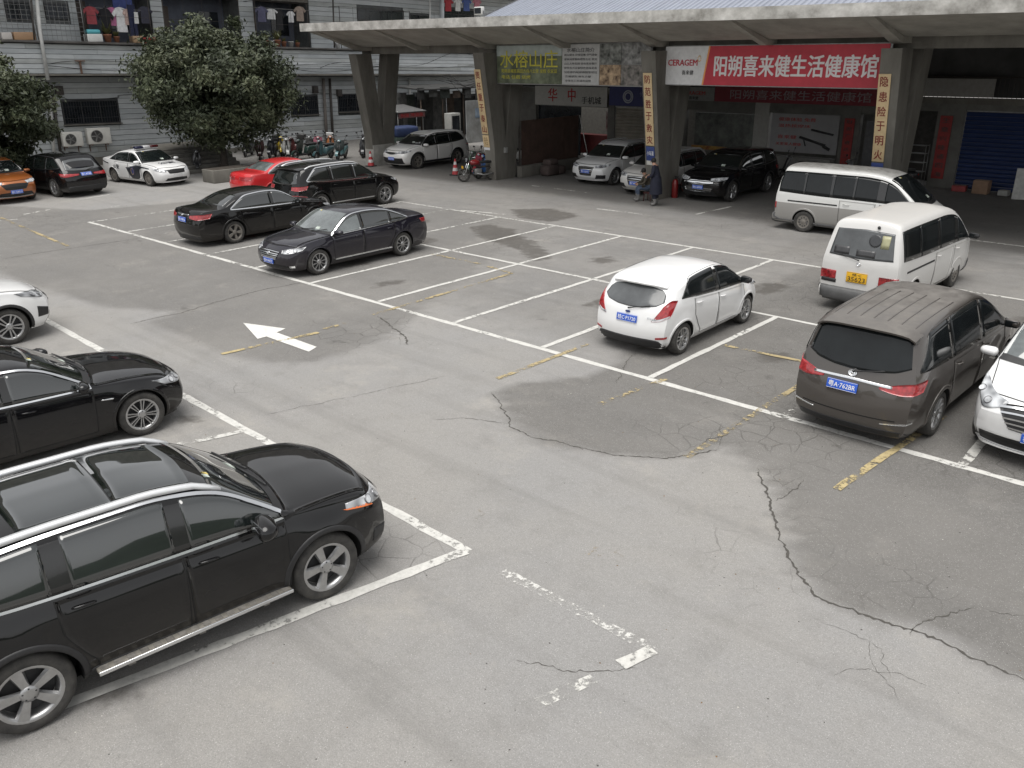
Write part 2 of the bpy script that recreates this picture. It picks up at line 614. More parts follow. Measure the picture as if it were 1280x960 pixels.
    # stones of the aggregate
    vo = _n(nt, 'ShaderNodeTexVoronoi', feature='F1')
    vo.inputs['Scale'].default_value = 75
    L(tc.outputs['Object'], vo.inputs['Vector'])
    st = rng(vo.outputs['Distance'], .12, .40, 1, 0)
    sc = _n(nt, 'ShaderNodeSeparateColor')
    L(vo.outputs['Color'], sc.inputs[0])
    base = mixc(math_('MULTIPLY', st, rng(sc.outputs[0], .5, 1, 0, .9)), base, (.50, .49, .47))
    base = mixc(math_('MULTIPLY', st, rng(sc.outputs[1], .6, 1, 0, .6)), base, (.09, .088, .085))
    # tyre tracks down the aisles and a scatter of pale grit
    tm = _n(nt, 'ShaderNodeMapping')
    tm.inputs['Scale'].default_value = (.10, 1.9, 1)
    L(tc.outputs['Object'], tm.inputs['Vector'])
    tk = noise(1.0, 4, .55, tm.outputs[0])
    base = mixc(rng(tk, .53, .70, 0, .30), base, (.15, .145, .137))
    base = mixc(math_('MULTIPLY', rng(noise(.75, 7, .72), .56, .70, 0, .42), keep_), base, (.37, .348, .312))
    # fine alligator cracks where the surface is old
    wv_ = _n(nt, 'ShaderNodeMix', data_type='VECTOR')
    wv_.inputs['Factor'].default_value = .12
    nz = _n(nt, 'ShaderNodeTexNoise')
    nz.inputs['Scale'].default_value = 3.0
    nz.inputs['Detail'].default_value = 6
    L(tc.outputs['Object'], nz.inputs['Vector'])
    L(tc.outputs['Object'], wv_.inputs['A'])
    L(nz.outputs['Color'], wv_.inputs['B'])
    vc = _n(nt, 'ShaderNodeTexVoronoi', feature='DISTANCE_TO_EDGE')
    vc.inputs['Scale'].default_value = 2.9
    L(wv_.outputs['Result'], vc.inputs['Vector'])
    ck = rng(vc.outputs['Distance'], .004, .022, 1, 0)
    mask = rng(math_('ADD', noise(.33, 3), math_('MULTIPLY', at.outputs['Fac'], .11)), .585, .70)
    ck = math_('MULTIPLY', ck, mask)
    base = mixc(math_('MULTIPLY', ck, .55), base, (.075, .07, .064))
    wetf = math_('MULTIPLY', rng(math_('ADD', aw.outputs['Fac'], math_('MULTIPLY', math_('SUBTRACT', noise(4.5, 6), .5), 1.6)), .42, .95), .72)
    base = mixc(wetf, base, (.075, .068, .060))
    # oil drips
    oil = rng(noise(1.1, 4, .55), .67, .74, 0, .55)
    base = mixc(math_('MULTIPLY', oil, rng(at.outputs['Fac'], .1, .4)), base, (.085, .08, .075))
    L(base, b.inputs['Base Color'])
    L(math_('SUBTRACT', .93, math_('MULTIPLY', wetf, .35)), b.inputs['Roughness'])
    b.inputs['Specular IOR Level'].default_value = .3
    bp = _n(nt, 'ShaderNodeBump')
    bp.inputs['Strength'].default_value = .55
    bp.inputs['Distance'].default_value = .012
    L(math_('SUBTRACT', math_('ADD', math_('MULTIPLY', fine, .6), math_('MULTIPLY', st, .35)), math_('MULTIPLY', ck, 1.2)), bp.inputs['Height'])
    L(bp.outputs['Normal'], b.inputs['Normal'])
    me.materials.append(m)
    o = link('ground', me)
    tag(o, kind='structure')
    return o
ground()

# ---- painted markings: one sheet each, 4 mm above the asphalt
LZ = .004
def strip(mb, a, b, w, z=LZ, jag=.012):
    a, b = Vector(a[:2]), Vector(b[:2])
    d = (b - a).normalized()
    n = Vector((-d.y, d.x))
    k = max(2, int((b - a).length / .25))
    vs = []
    for i in range(k + 1):
        p = a.lerp(b, i / k)
        for s in (-1, 1):
            q = p + n * s * (w / 2 + random.uniform(-jag, jag))
            vs.append((q.x, q.y, z))
    mb.add(vs, [(2 * i, 2 * i + 2, 2 * i + 3, 2 * i + 1) for i in range(k)])

def marking(name, segs, w, m, z=LZ, gp=None):
    mb = MB()
    for i, (a, b) in enumerate(segs):
        strip(mb, a, b, w, z)
    return tag(mb.build(name, m), kind='structure')

WL = worn('white_line_paint', (.62, .61, .575), .42)
WLF = worn('faded_white_line_paint', (.58, .57, .535), .22)
WLV = worn('very_faded_white_paint', (.56, .55, .52), -.22)
YL = worn('faded_yellow_line_paint', (.42, .34, .19), .10)
YL2 = worn('yellow_line_paint', (.47, .38, .20), .26)
X = [-7.5, -9.95, -12.4, -14.9, -17.5, -20.0, -22.5, -25.05, -27.6, -30.3]
for (a, b, m, w) in [((-30.4, 11.63), (4.0, 11.63), WL, .13), ((-18.6, 16.48), (3.0, 16.40), WL, .11), ((-17.8, 21.2), (-8.4, 21.2), WL, .11), ((-8.4, 21.2), (4, 21.0), WLF, .11), ((-30.3, 16.5), (-18.6, 16.5), WLF, .10), ((-28.0, 21.15), (-17.8, 21.15), WLF, .10)]:
    marking('parking_line', [(a, b)], w, m)
for i, x in enumerate(X):
    m = WL if i < 5 else WLF
    y1 = 21.14 if 0 < i < 8 else 16.4
    marking('parking_line', [((x, 11.70), (x + .03, 16.42))], .12, WL if i < 6 else WLF, z=LZ * 2)
    if y1 > 17:
        marking('parking_line', [((x + .03, 16.54), (x + .04, y1))], .11, m, z=LZ * 2)
for x in (-5.0, -2.45, .1):
    marking('parking_line', [((x, 11.70), (x, 13.2 if x < -4 else 16.3))], .13, WLF, z=LZ * 2)
    marking('parking_line', [((x, 16.5), (x, 20.9))], .11, WLF, z=LZ * 2)
# the row on the near left
marking('parking_line', [(gnd(30, 385), gnd(585, 690))], .13, WL)
marking('parking_line', [(gnd(582, 689), gnd(20, 905))], .14, WL, z=LZ * 2)
marking('parking_line', [(gnd(305, 539), gnd(205, 560))], .12, WLF, z=LZ * 2)
WLN = worn('near_faded_white_paint', (.60, .59, .56), -.02, 14)
marking('faded_parking_line', [(gnd(628, 714), gnd(816, 812))], .13, WLN)
marking('faded_parking_line', [(gnd(816, 812), gnd(776, 832))], .15, WLF, z=LZ * 2)
marking('faded_parking_line', [(gnd(742, 848), gnd(668, 880))], .13, WLF)
marking('faded_parking_line', [(gnd(668, 880), gnd(640, 893))], .13, WLV)
# under the canopy and by the left building
for a, b in (((746, 261), (814, 269)), ((632, 268), (576, 263)), ((870, 268), (915, 258)), ((665, 232), (735, 241)), ((95, 250), (138, 243)), ((110, 264), (150, 257)), ((0, 276), (22, 274)), ((62, 262), (30, 268)), ((1150, 285), (1175, 270))):
    marking('faded_parking_line', [(gnd(*a), gnd(*b))], .12, WLF)
marking('faded_parking_line', [((-7.0, 27.17), (3, 27.1))], .12, WLF)
marking('faded_parking_line', [(gnd(112, 262), gnd(205, 247))], .10, WLV)
marking('faded_parking_line', [(gnd(120, 370), gnd(245, 340))], .10, WLV)
marking('faded_parking_line', [(gnd(175, 297), gnd(215, 290))], .10, WLV)
# older yellow marks showing through
for a, b, m in (((277, 443), (398, 416), YL2), ((405, 412), (640, 342), YL), ((640, 342), (610, 333), YL), ((600, 330), (540, 318), YL), ((750, 506), (832, 474), YL), ((622, 474), (735, 430), YL), ((905, 432), (1002, 452), YL), ((1045, 612), (1140, 548), YL2), ((858, 572), (1005, 478), YL), ((0, 272), (85, 308), YL), ((1140, 548), (1178, 520), YL)):
    marking('old_yellow_line', [(gnd(*a), gnd(*b))], .11, m, z=LZ * 3)
for px, py in ((578, 640), (592, 645), (748, 690), (768, 697), (118, 434)):
    c = gnd(px, py)
    mb = MB()
    n = 14
    ring = [(c.x + (.10 + random.uniform(-.02, .02)) * math.cos(2 * math.pi * k / n), c.y + (.17 + random.uniform(-.03, .03)) * math.sin(2 * math.pi * k / n), LZ) for k in range(n)]
    mb.add(ring, [tuple(range(n))])
    tag(mb.build('paint_spot', worn('ochre_spot', (.38, .325, .25), -.15)), kind='structure')
# direction arrow
def arrow():
    pts = [(304, 404), (357, 411), (346, 416), (396, 434), (386, 440), (333, 421), (322, 424)]
    q = [gnd(*p) for p in pts]
    mb = MB()
    mb.add([(p.x, p.y, LZ * 2) for p in q], [(0, 1, 2), (0, 2, 5), (0, 5, 6), (2, 3, 4, 5)])
    for p in mb.f:
        pass
    o = mb.build('arrow_marking', worn('arrow_paint', (.74, .73, .69), .95))
    bm = bmesh.new(); bm.from_mesh(o.data)
    for f in bm.faces:
        if f.normal.z < 0:
            f.normal_flip()
    bm.to_mesh(o.data); bm.free()
    tag(o, kind='structure')
arrow()

# ---- cracks and joints: dark, dirt-filled gaps with broken edges
CRK = worn('crack_dirt', (.075, .069, .060), .75, 14)
def crack(px, w, wob=.05, name='crack'):
    P = [gnd(*p) for p in px]
    pts = []
    for a, b in zip(P, P[1:]):
        k = max(2, int((b - a).length / .035))
        for i in range(k):
            pts.append(a.lerp(b, i / k))
    pts.append(P[-1])
    mb = MB()
    vs = []
    off = 0.0
    for i, p in enumerate(pts):
        d = pts[min(i + 1, len(pts) - 1)] - pts[max(i - 1, 0)]
        d.normalize()
        n = Vector((-d.y, d.x, 0))
        off = off * .88 + random.uniform(-1, 1) * wob * .40
        e = min(1, (min(i, len(pts) - 1 - i) + .3) / 6)
        ww = w * .85 * e * random.uniform(.2, 1.25) / 2
        c = p + n * (off + random.uniform(-.009, .009))
        vs += [(c.x - n.x * ww, c.y - n.y * ww, .003), (c.x + n.x * ww, c.y + n.y * ww, .003)]
    mb.add(vs, [(2 * i, 2 * i + 2, 2 * i + 3, 2 * i + 1) for i in range(len(pts) - 1)])
    return tag(mb.build(name, CRK), kind='structure')
for pts, w in (([(613, 490), (622, 503), (640, 535), (670, 548), (700, 553), (760, 568), (830, 573), (870, 568), (900, 560)], .030),
               ([(945, 585), (958, 610), (967, 640), (985, 690), (1000, 720), (1020, 745), (1060, 762), (1150, 792), (1215, 820), (1290, 852)], .040),
               ([(958, 600), (985, 602)], .02), ([(968, 628), (985, 618), (1000, 608), (1010, 600)], .018), ([(1138, 795), (1145, 785), (1180, 770), (1220, 760)], .02), ([(1235, 765), (1280, 770)], .016),
               ([(540, 525), (580, 523), (640, 530)], .014), ([(770, 480), (775, 465), (783, 453), (795, 440)], .02), ([(895, 560), (905, 545), (900, 530)], .015), ([(860, 570), (885, 550), (910, 545), (935, 520)], .015),
               ([(0, 324), (70, 313), (140, 303), (175, 297)], .035), ([(160, 405), (220, 392), (330, 362), (385, 352)], .035), ([(640, 825), (715, 836), (800, 838)], .012),
               ([(470, 395), (505, 420), (510, 432)], .05), ([(1040, 845), (1085, 835), (1120, 842), (1170, 858)], .007), ([(1010, 770), (1060, 790), (1100, 812), (1112, 850)], .006), ([(1085, 790), (1090, 830), (1130, 880)], .005),
               ([(575, 318), (640, 330), (700, 342)], .012), ([(680, 440), (700, 445), (760, 455)], .012), ([(320, 520), (420, 500), (560, 470)], .010)):
    crack(pts, w)

# ---- grit, crumbs of asphalt and leaf litter
def grit():
    rnd = random.Random(21)
    mb = MB()
    k = 0
    while k < 1500:
        x, y = rnd.uniform(-34, 3), rnd.uniform(1.5, 25)
        if rnd.random() > 1 / (1 + .01 * (x * x + y * y)) + .12:
            continue
        s = rnd.uniform(.004, .012)
        a = rnd.uniform(0, 6.28)
        vs = [(x + s * math.cos(a + t) * rnd.uniform(.6, 1.3), y + s * math.sin(a + t) * rnd.uniform(.6, 1.3), .0) for t in (0, 1.6, 3.1, 4.7)] + [(x, y, s * rnd.uniform(.5, 1.0))]
        mb.add(vs, [(0, 1, 4), (1, 2, 4), (2, 3, 4), (3, 0, 4)], 0 if rnd.random() < .55 else 1 if rnd.random() < .6 else 2)
        k += 1
    tag(mb.build('grit', [mat('grit_dark', (.07, .065, .06), .9, var=.3), mat('grit_pale', (.40, .385, .35), .9, var=.2), mat('leaf_litter', (.16, .10, .05), .9, var=.4)]), 'loose grit and leaf crumbs scattered over the asphalt', None, None, 'stuff')
grit()

# ---- karst hills round the town (seen only mirrored in glass and paint)
def hills():
    n = 160
    vs, fs = [], []
    rnd = random.Random(3)
    pk = [(rnd.uniform(0, 6.283), rnd.uniform(.05, .13), rnd.uniform(18, 62)) for _ in range(46)]
    for j, (rad, k) in enumerate(((230, 0), (300, .55), (370, 1.0), (460, .6), (560, 0))):
        for i in range(n):
            a = 2 * math.pi * i / n
            h = 6.0
            for c, wd_, hh in pk:
                dd = abs((a - c + math.pi) % (2 * math.pi) - math.pi)
                h = max(h, hh * max(0, 1 - (dd / wd_) ** 2) ** .7)
            vs.append((rad * math.cos(a), rad * math.sin(a), -1.5 + (h + rnd.uniform(-2, 2)) * k))
    for j in range(4):
        for i in range(n):
            fs.append((j * n + i, j * n + (i + 1) % n, (j + 1) * n + (i + 1) % n, (j + 1) * n + i))
    mb = MB()
    mb.add(vs, fs, 0, True)
    tag(mb.build('hills', mat('wooded_hill', (.045, .06, .04), .95, var=.4, scale=.05, coords='Object')), kind='structure')
hills()

# ================================================================== vehicles
def fillet(poly, rad, nseg=3):
    """round the inner corners of a 2D polyline; point count depends only on len(poly)"""
    out = [poly[0]]
    for i in range(1, len(poly) - 1):
        p, a, b = Vector(poly[i]), Vector(poly[i - 1]), Vector(poly[i + 1])
        la, lb = (a - p).length, (b - p).length
        ra, rb = min(rad[i], la * 0.46), min(rad[i], lb * 0.46)
        pa = p + (a - p) * (ra / la if la > 1e-6 else 0)
        pb = p + (b - p) * (rb / lb if lb > 1e-6 else 0)
        for k in range(nseg + 1):
            t = k / nseg
            q = pa * (1 - t) ** 2 + p * 2 * t * (1 - t) + pb * t * t
            out.append((q.x, q.y))
    out.append(poly[-1])
    return out

class Car:
    def __init__(s, sp):
        s.sp = sp
        s.L, s.W, s.H = sp['L'], sp['W'], sp['H']
        s.top = interp([(a * s.L, b * s.H) for a, b in sp['top']])
        bt = interp([(a * s.L, b * s.H) for a, b in sp['belt']])
        s.belt = lambda x: min(bt(x), s.top(x) - 0.03)
        s.plan = interp([(a * s.L, b * s.W / 2) for a, b in sp['plan']])
        s.zl = sp.get('zl', 0.2)
        s.fr = interp([(a * s.H, b) for a, b in sp['front']])
        s.rr = interp([(a * s.H, b) for a, b in sp['rear']])
        s.wr = sp['wr']
        s.sf, s.sr = sp['fo'], sp['fo'] + sp['wb']

    def section(s, x):
        sp = s.sp
        zt, zb, W, zl = s.top(x), s.belt(x), s.plan(x), s.zl
        h = zt - zb
        sh = sp.get('shoulder', 0.035)
        cr = min(sp.get('crown', 0.07), 0.35 * h + 0.03)
        wr_ = W - sh - sp.get('tumble', 0.36) * max(0, h - 0.05)
        zr = max(zt - cr, zb + 0.005)
        hb = zb - zl
        yc = sp.get('crease', 0.0)
        poly = [(W - 0.11, zl), (W - 0.035, zl + 0.13 * hb), (W - 0.012, zl + 0.38 * hb), (W - yc * 0.3, zl + 0.60 * hb),
                (W - 0.004, zl + 0.82 * hb), (W - sh, zb), (lerp(W - sh, wr_, 0.5) + 0.012 * min(1, h * 2), lerp(zb, zr, 0.5)), (wr_, zr), (wr_ * 0.62, zt - cr * 0.22), (0, zt)]
        rad = [0, .05, .1, .06, .06, .05, .15, sp.get('redge', .09), .25, 0]
        pts = fillet(poly, rad)
        # wheel arch bulges
        res = []
        for y, z in pts:
            if z < zb + 0.02:
                for cx in (s.sf, s.sr):
                    d = math.hypot(x - cx, (z - s.wr) * 0.95)
                    k = max(0.0, 1 - abs(d - s.wr) / 0.22)
                    y += sp.get('bulge', 0.022) * k * k * (3 - 2 * k) * (1 if z > 0.25 else 0.4)
            res.append((y, z))
        return res

    def warp(s, x, y, z):
        sp = s.sp
        q = min(1.2, abs(y) / (s.W / 2)) ** sp.get('bowp', 3.0)
        lf, lr = sp.get('lf', 1.0), sp.get('lr', 0.9)
        a = max(0.0, 1 - x / lf) ** 2
        b = max(0.0, 1 - (s.L - x) / lr) ** 2
        x2 = x + a * (s.fr(z) + sp.get('bowF', 0.28) * q) - b * (s.rr(z) + sp.get('bowR', 0.16) * q)
        return (s.L / 2 - x2, y, z)

    def bodymesh(s):
        L = s.L
        xs = sorted(set([0, .008, .025, .05, .085, .13] + [round(.18 + i * (L - .36) / 72, 4) for i in range(73)] + [L - .13, L - .085, L - .05, L - .025, L - .008, L]))
        v, f = [], []
        rows = []
        for x in xs:
            sec = s.section(x)
            li, ri = [], []
            for i, (y, z) in enumerate(sec):
                v.append(s.warp(x, y, z)); li.append(len(v) - 1)
                if i == len(sec) - 1:
                    ri.append(li[-1])
                else:
                    v.append(s.warp(x, -y, z)); ri.append(len(v) - 1)
            rows.append((li, ri, sec))
        M = len(rows[0][0])
        for j in range(len(xs) - 1):
            a, b = rows[j], rows[j + 1]
            for i in range(M - 1):
                f.append((a[0][i], a[0][i + 1], b[0][i + 1], b[0][i]))
                if a[1][i + 1] != a[0][i + 1] or True:
                    f.append((a[1][i], b[1][i], b[1][i + 1], a[1][i + 1]))
            f.append((a[0][0], b[0][0], b[1][0], a[1][0]))
        for end, x, flip in ((rows[0], 0, False), (rows[-1], L, True)):
            ny = 12
            prev = None
            for i in range(M):
                y, z = end[2][i]
                if i == M - 1:
                    row = [end[0][i]] * (ny + 1)
                else:
                    row = [end[0][i]]
                    for k in range(1, ny):
                        yy = y * (1 - 2 * k / ny)
                        v.append(s.warp(x, yy, z)); row.append(len(v) - 1)
                    row.append(end[1][i])
                if prev:
                    for k in range(ny):
                        q = [prev[k], prev[k + 1], row[k + 1], row[k]]
                        q = list(dict.fromkeys(q))
                        if len(q) > 2:
                            f.append(tuple(q if not flip else reversed(q)))
                prev = row
        # first rows of both caps
        return v, f

DIRS = {'front': lambda g: Vector((-1, 0, 0)), 'rear': lambda g: Vector((1, 0, 0)), 'side': lambda g: Vector((0, -g, 0)),
        'top': lambda g: Vector((0, 0, -1)), 'fc': lambda g: Vector((-.72, -.69 * g, 0)), 'rc': lambda g: Vector((.72, -.69 * g, 0)),
        'ws': lambda g: Vector((-.6, 0, -.8)), 'rw': lambda g: Vector((.6, 0, -.8))}

def resample(pts, n):
    pts = [Vector(p) for p in pts]
    if len(pts) == 1:
        return [pts[0].copy() for _ in range(n)]
    d = [0]
    for a, b in zip(pts, pts[1:]):
        d.append(d[-1] + (b - a).length)
    out = []
    for k in range(n):
        t = d[-1] * k / (n - 1)
        i = 0
        while i < len(d) - 2 and d[i + 1] < t:
            i += 1
        w = (t - d[i]) / (d[i + 1] - d[i]) if d[i + 1] > d[i] else 0
        out.append(pts[i].lerp(pts[i + 1], min(1, max(0, w))))
    return out

def spline(pts, n=6):
    """smooth a 3D polyline (Catmull-Rom)"""
    P = [Vector(p) for p in pts]
    out = []
    for i in range(len(P) - 1):
        p0, p1, p2, p3 = P[max(i - 1, 0)], P[i], P[i + 1], P[min(i + 2, len(P) - 1)]
        for k in range(n):
            t = k / n
            out.append(0.5 * ((2 * p1) + (p2 - p0) * t + (2 * p0 - 5 * p1 + 4 * p2 - p3) * t * t + (3 * p1 - p0 - 3 * p2 + p3) * t ** 3))
    out.append(P[-1])
    return out

class Skin:
    """lays panels, lamps, glass and trim on a body surface"""
    def __init__(s, car, v, f):
        s.c = car
        s.bvh = BVHTree.FromPolygons(v, f)
    def hit(s, p, mode, g=1):
        """p = (s, y, z): s from the front bumper; y positive outwards for side g"""
        P = Vector((s.c.L / 2 - p[0], p[1] * g, p[2]))
        d = DIRS[mode](g).normalized()
        if mode == 'side':
            P.y = 0
        elif mode in ('front', 'rear'):
            P.x = 0
        elif mode == 'top':
            P.z = 1
        loc, n, _, _ = s.bvh.ray_cast(P - d * 6, d)
        if loc is None:
            loc, n, _, _ = s.bvh.find_nearest(P)
        if n.dot(d) > 0:
            n = -n
        return loc, n
    def panel(s, mb, low, up, mode, g=1, off=.004, nu=18, nv=6, mi=0, thick=0.0, smooth=True):
        a, b = resample(low, nu), resample(up, nu)
        vs, ns = [], []
        for j in range(nv):
            t = j / (nv - 1)
            for i in range(nu):
                q, n = s.hit(a[i].lerp(b[i], t), mode, g)
                vs.append(q + n * off)
                ns.append(n)
        fs = []
        for j in range(nv - 1):
            for i in range(nu - 1):
                q = (j * nu + i, j * nu + i + 1, (j + 1) * nu + i + 1, (j + 1) * nu + i)
                fs.append(q)
        if fs:   # orient outward
            q = fs[len(fs) // 2]
            nn = (vs[q[1]] - vs[q[0]]).cross(vs[q[3]] - vs[q[0]])
            if nn.dot(ns[q[0]]) < 0:
                fs = [tuple(reversed(q)) for q in fs]
        # skirt down to the body so that no panel floats
        border = [i for i in range(nu)] + [j * nu + nu - 1 for j in range(1, nv)] + [(nv - 1) * nu + i for i in range(nu - 2, -1, -1)] + [j * nu for j in range(nv - 2, 0, -1)]
        o = len(vs)
        for k in border:
            vs.append(vs[k] - ns[k] * (off + .006))
        nb = len(border)
        for k in range(nb):
            fs.append((border[k], border[(k + 1) % nb], o + (k + 1) % nb, o + k))
        mb.add(vs, fs, mi, smooth)
        return mb
    def ribbon(s, mb, pts, w, mode, g=1, off=.006, mi=0, n=40, closed=False):
        P = [Vector(p) for p in pts]
        if closed:
            P.append(P[0].copy())
        P = resample(P, n)
        d = DIRS[mode](g).normalized()
        vs = []
        for i, p in enumerate(P):
            t = P[min(i + 1, n - 1)] - P[max(i - 1, 0)]
            if closed and i in (0, n - 1):
                t = P[1] - P[n - 2]
            t = Vector((-t.x, t.y * g, t.z))
            side = d.cross(t)
            if side.length < 1e-6:
                side = Vector((0, 0, 1))
            side.normalize()
            sd = Vector((-side.x, side.y * g, side.z)) * (w / 2)
            for q in (p - sd, p + sd):
                loc, nn = s.hit(q, mode, g)
                vs.append(loc + nn * off)
        fs = [(2 * i, 2 * i + 1, 2 * i + 3, 2 * i + 2) for i in range(n - 1)]
        mb.add(vs, fs, mi, True)
        return mb

def wheel_meshes(r, w, style, dirty=False, key={}):
    k = (r, w, style, dirty)
    if k in key:
        return key[k]
    rimr = r * {'steel': .60, 'cover': .66}.get(style, .70)
    tyre = MB().lathe([(rimr - .01, -w * .42), (rimr + .012, -w * .49), (r * .86, -w * .52), (r * .95, -w * .46), (r * .985, -w * .36), (r, -w * .16), (r, -w * .04), (r * .988, 0), (r, w * .04), (r, w * .16), (r * .985, w * .36), (r * .95, w * .46), (r * .86, w * .52), (rimr + .012, w * .49), (rimr - .01, w * .42), (rimr - .01, -w * .42)], 40).mesh('tyre', RUBBER())
    rm = MB()
    # barrel and lip (outer face at +y)
    rm.lathe([(rimr - .008, w * .46), (rimr - .022, w * .44), (rimr - .035, w * .20), (rimr - .04, -w * .4)], 36, 0)
    rm.lathe([(rimr + .008, w * .47), (rimr - .008, w * .475), (rimr - .022, w * .44)], 36, 0)
    rm.lathe([(rimr - .04, w * .02), (.05, w * .06), (.001, w * .06)], 28, 1)
    if style in ('steel', 'cover'):
        rm.lathe([(rimr - .02, w * .40), (rimr * .82, w * .44), (rimr * .55, w * .36), (rimr * .32, w * .46), (.001, w * .47)], 32, 0)
        for i in range(10 if style == 'steel' else 12):
            a = 2 * math.pi * i / (10 if style == 'steel' else 12)
            rm.ell((rimr * .68 * math.cos(a), w * .42, rimr * .68 * math.sin(a)), (.022, .008, .022), 8, 5, 1)
    else:
        n, width, twin = {'five': (5, .085, 0), 'fivetwin': (5, .038, .04), 'seven': (7, .045, .0), 'ten': (10, .03, 0), 'eighttwin': (8, .022, .022), 'six': (6, .07, 0)}[style]
        for i in range(n):
            for tw in ((-1, 1) if twin else (0,)):
                a = 2 * math.pi * i / n + math.pi / 2
                e = Vector((math.cos(a), 0, math.sin(a)))
                t = Vector((-math.sin(a), 0, math.cos(a)))
                y = Vector((0, 1, 0))
                r0, r1 = .045, rimr - .012
                w0, w1 = width * .8 * r / .36, width * (1.45 if style == 'five' else 1.1) * r / .36
                o0, o1 = t * tw * twin * .45, t * tw * twin * 1.1
                sec = []
                for q, ww, oo, yt in ((r0, w0, o0, w * .40), (lerp(r0, r1, .55), lerp(w0, w1, .5), o0.lerp(o1, .55), w * .43), (r1, w1, o1, w * .46)):
                    c = e * q + oo
                    sec += [c - t * ww / 2 + y * (yt - .03), c - t * ww / 2 * .72 + y * yt, c + t * ww / 2 * .72 + y * yt, c + t * ww / 2 + y * (yt - .03)]
                fs = []
                for j in (0, 4):
                    for kk in range(3):
                        fs.append((j + kk, j + kk + 1, j + kk + 5, j + kk + 4))
                rm.add(sec, fs, 0, False)
        rm.lathe([(.075 * r / .36, w * .34), (.07 * r / .36, w * .43), (.035, w * .445), (.001, w * .445)], 20, 0)
        for i in range(5):
            a = 2 * math.pi * i / 5 + .6
            rm.ell((.052 * r / .36 * math.cos(a), w * .435, .052 * r / .36 * math.sin(a)), (.009, .006, .009), 6, 4, 1)
    dusty = mat('dusty_rim', (0.20, 0.185, 0.165), 0.6, metal=.3, var=.25, scale=12)
    dark = mat('rim_shadow', (0.03, 0.03, 0.031), 0.6, var=.3)
    rim = rm.mesh('rim', [dusty if dirty else ALLOY(), dark])
    hub = MB().lathe([(r * .46, -w * .25), (r * .46, -w * .1), (.03, -w * .1), (.03, -w * .49), (.001, -w * .49)], 20).mesh('wheel', mat('brake_steel', (.22, .21, .20), .5, metal=.8, var=.3, scale=12))
    key[k] = (hub, tyre, rim)
    return key[k]

def make_wheel(parent, x, y, r, w, style, side, dirty=False, steer=0.0):
    hub, tyre, rim = wheel_meshes(r, w, style, dirty)
    o = link('wheel', hub, parent)
    o.location = (x, y, r)
    o.rotation_euler = (0, random.uniform(0, 6.28), 0 if side > 0 else math.pi)
    if steer:
        o.rotation_mode = 'XYZ'
        o.rotation_euler[2] += steer
    link('tyre', tyre, o)
    link('rim', rim, o)
    return o

def plate(parent, pos, normal_rz, text, yellow=False, w=.44, h=.14, tilt=0.0, name='number_plate'):
    """number plate: local frame x right (seen from outside), y up, z out"""
    mb = MB()
    mb.box((0, 0, 0), (w, h, .012), 0, bev=.003)
    mb.box((0, h / 2 - .006, .0072), (w - .012, .004, .002), 1)
    mb.box((0, -h / 2 + .006, .0072), (w - .012, .004, .002), 1)
    if text:
        if '|' in text:
            t1, t2 = text.split('|')
            add_text(mb, t1, w * .45, h * .26, Matrix.Translation((0, h * .28, .0065)), 1, .002, .012)
            add_text(mb, t2, w * .84, h * .44, Matrix.Translation((0, -h * .16, .0065)), 1, .002, .012)
        else:
            add_text(mb, text, w * .88, h * .62, Matrix.Translation((0, 0, .0065)), 1, .002, .012)
    o = mb.build(name, [mat('plate_white', (.6, .6, .6), .4, var=.05) if yellow == 'white' else PLATE_YEL() if yellow else PLATE_BLUE(), mat('plate_black', (.02, .02, .02), .5, var=.1) if yellow else WHITE()], parent)
    # x_right, y_up, z_out  -> car frame
    zo = Vector((math.cos(normal_rz), math.sin(normal_rz), 0))
    up = Vector((0, 0, 1))
    up = (up * math.cos(tilt) - zo * math.sin(tilt))
    zo2 = (zo * math.cos(tilt) + Vector((0, 0, 1)) * math.sin(tilt))
    xr = up.cross(zo2)
    M = Matrix((xr, up, zo2)).transposed().to_4x4()
    M.translation = Vector(pos)
    o.matrix_local = M
    return o

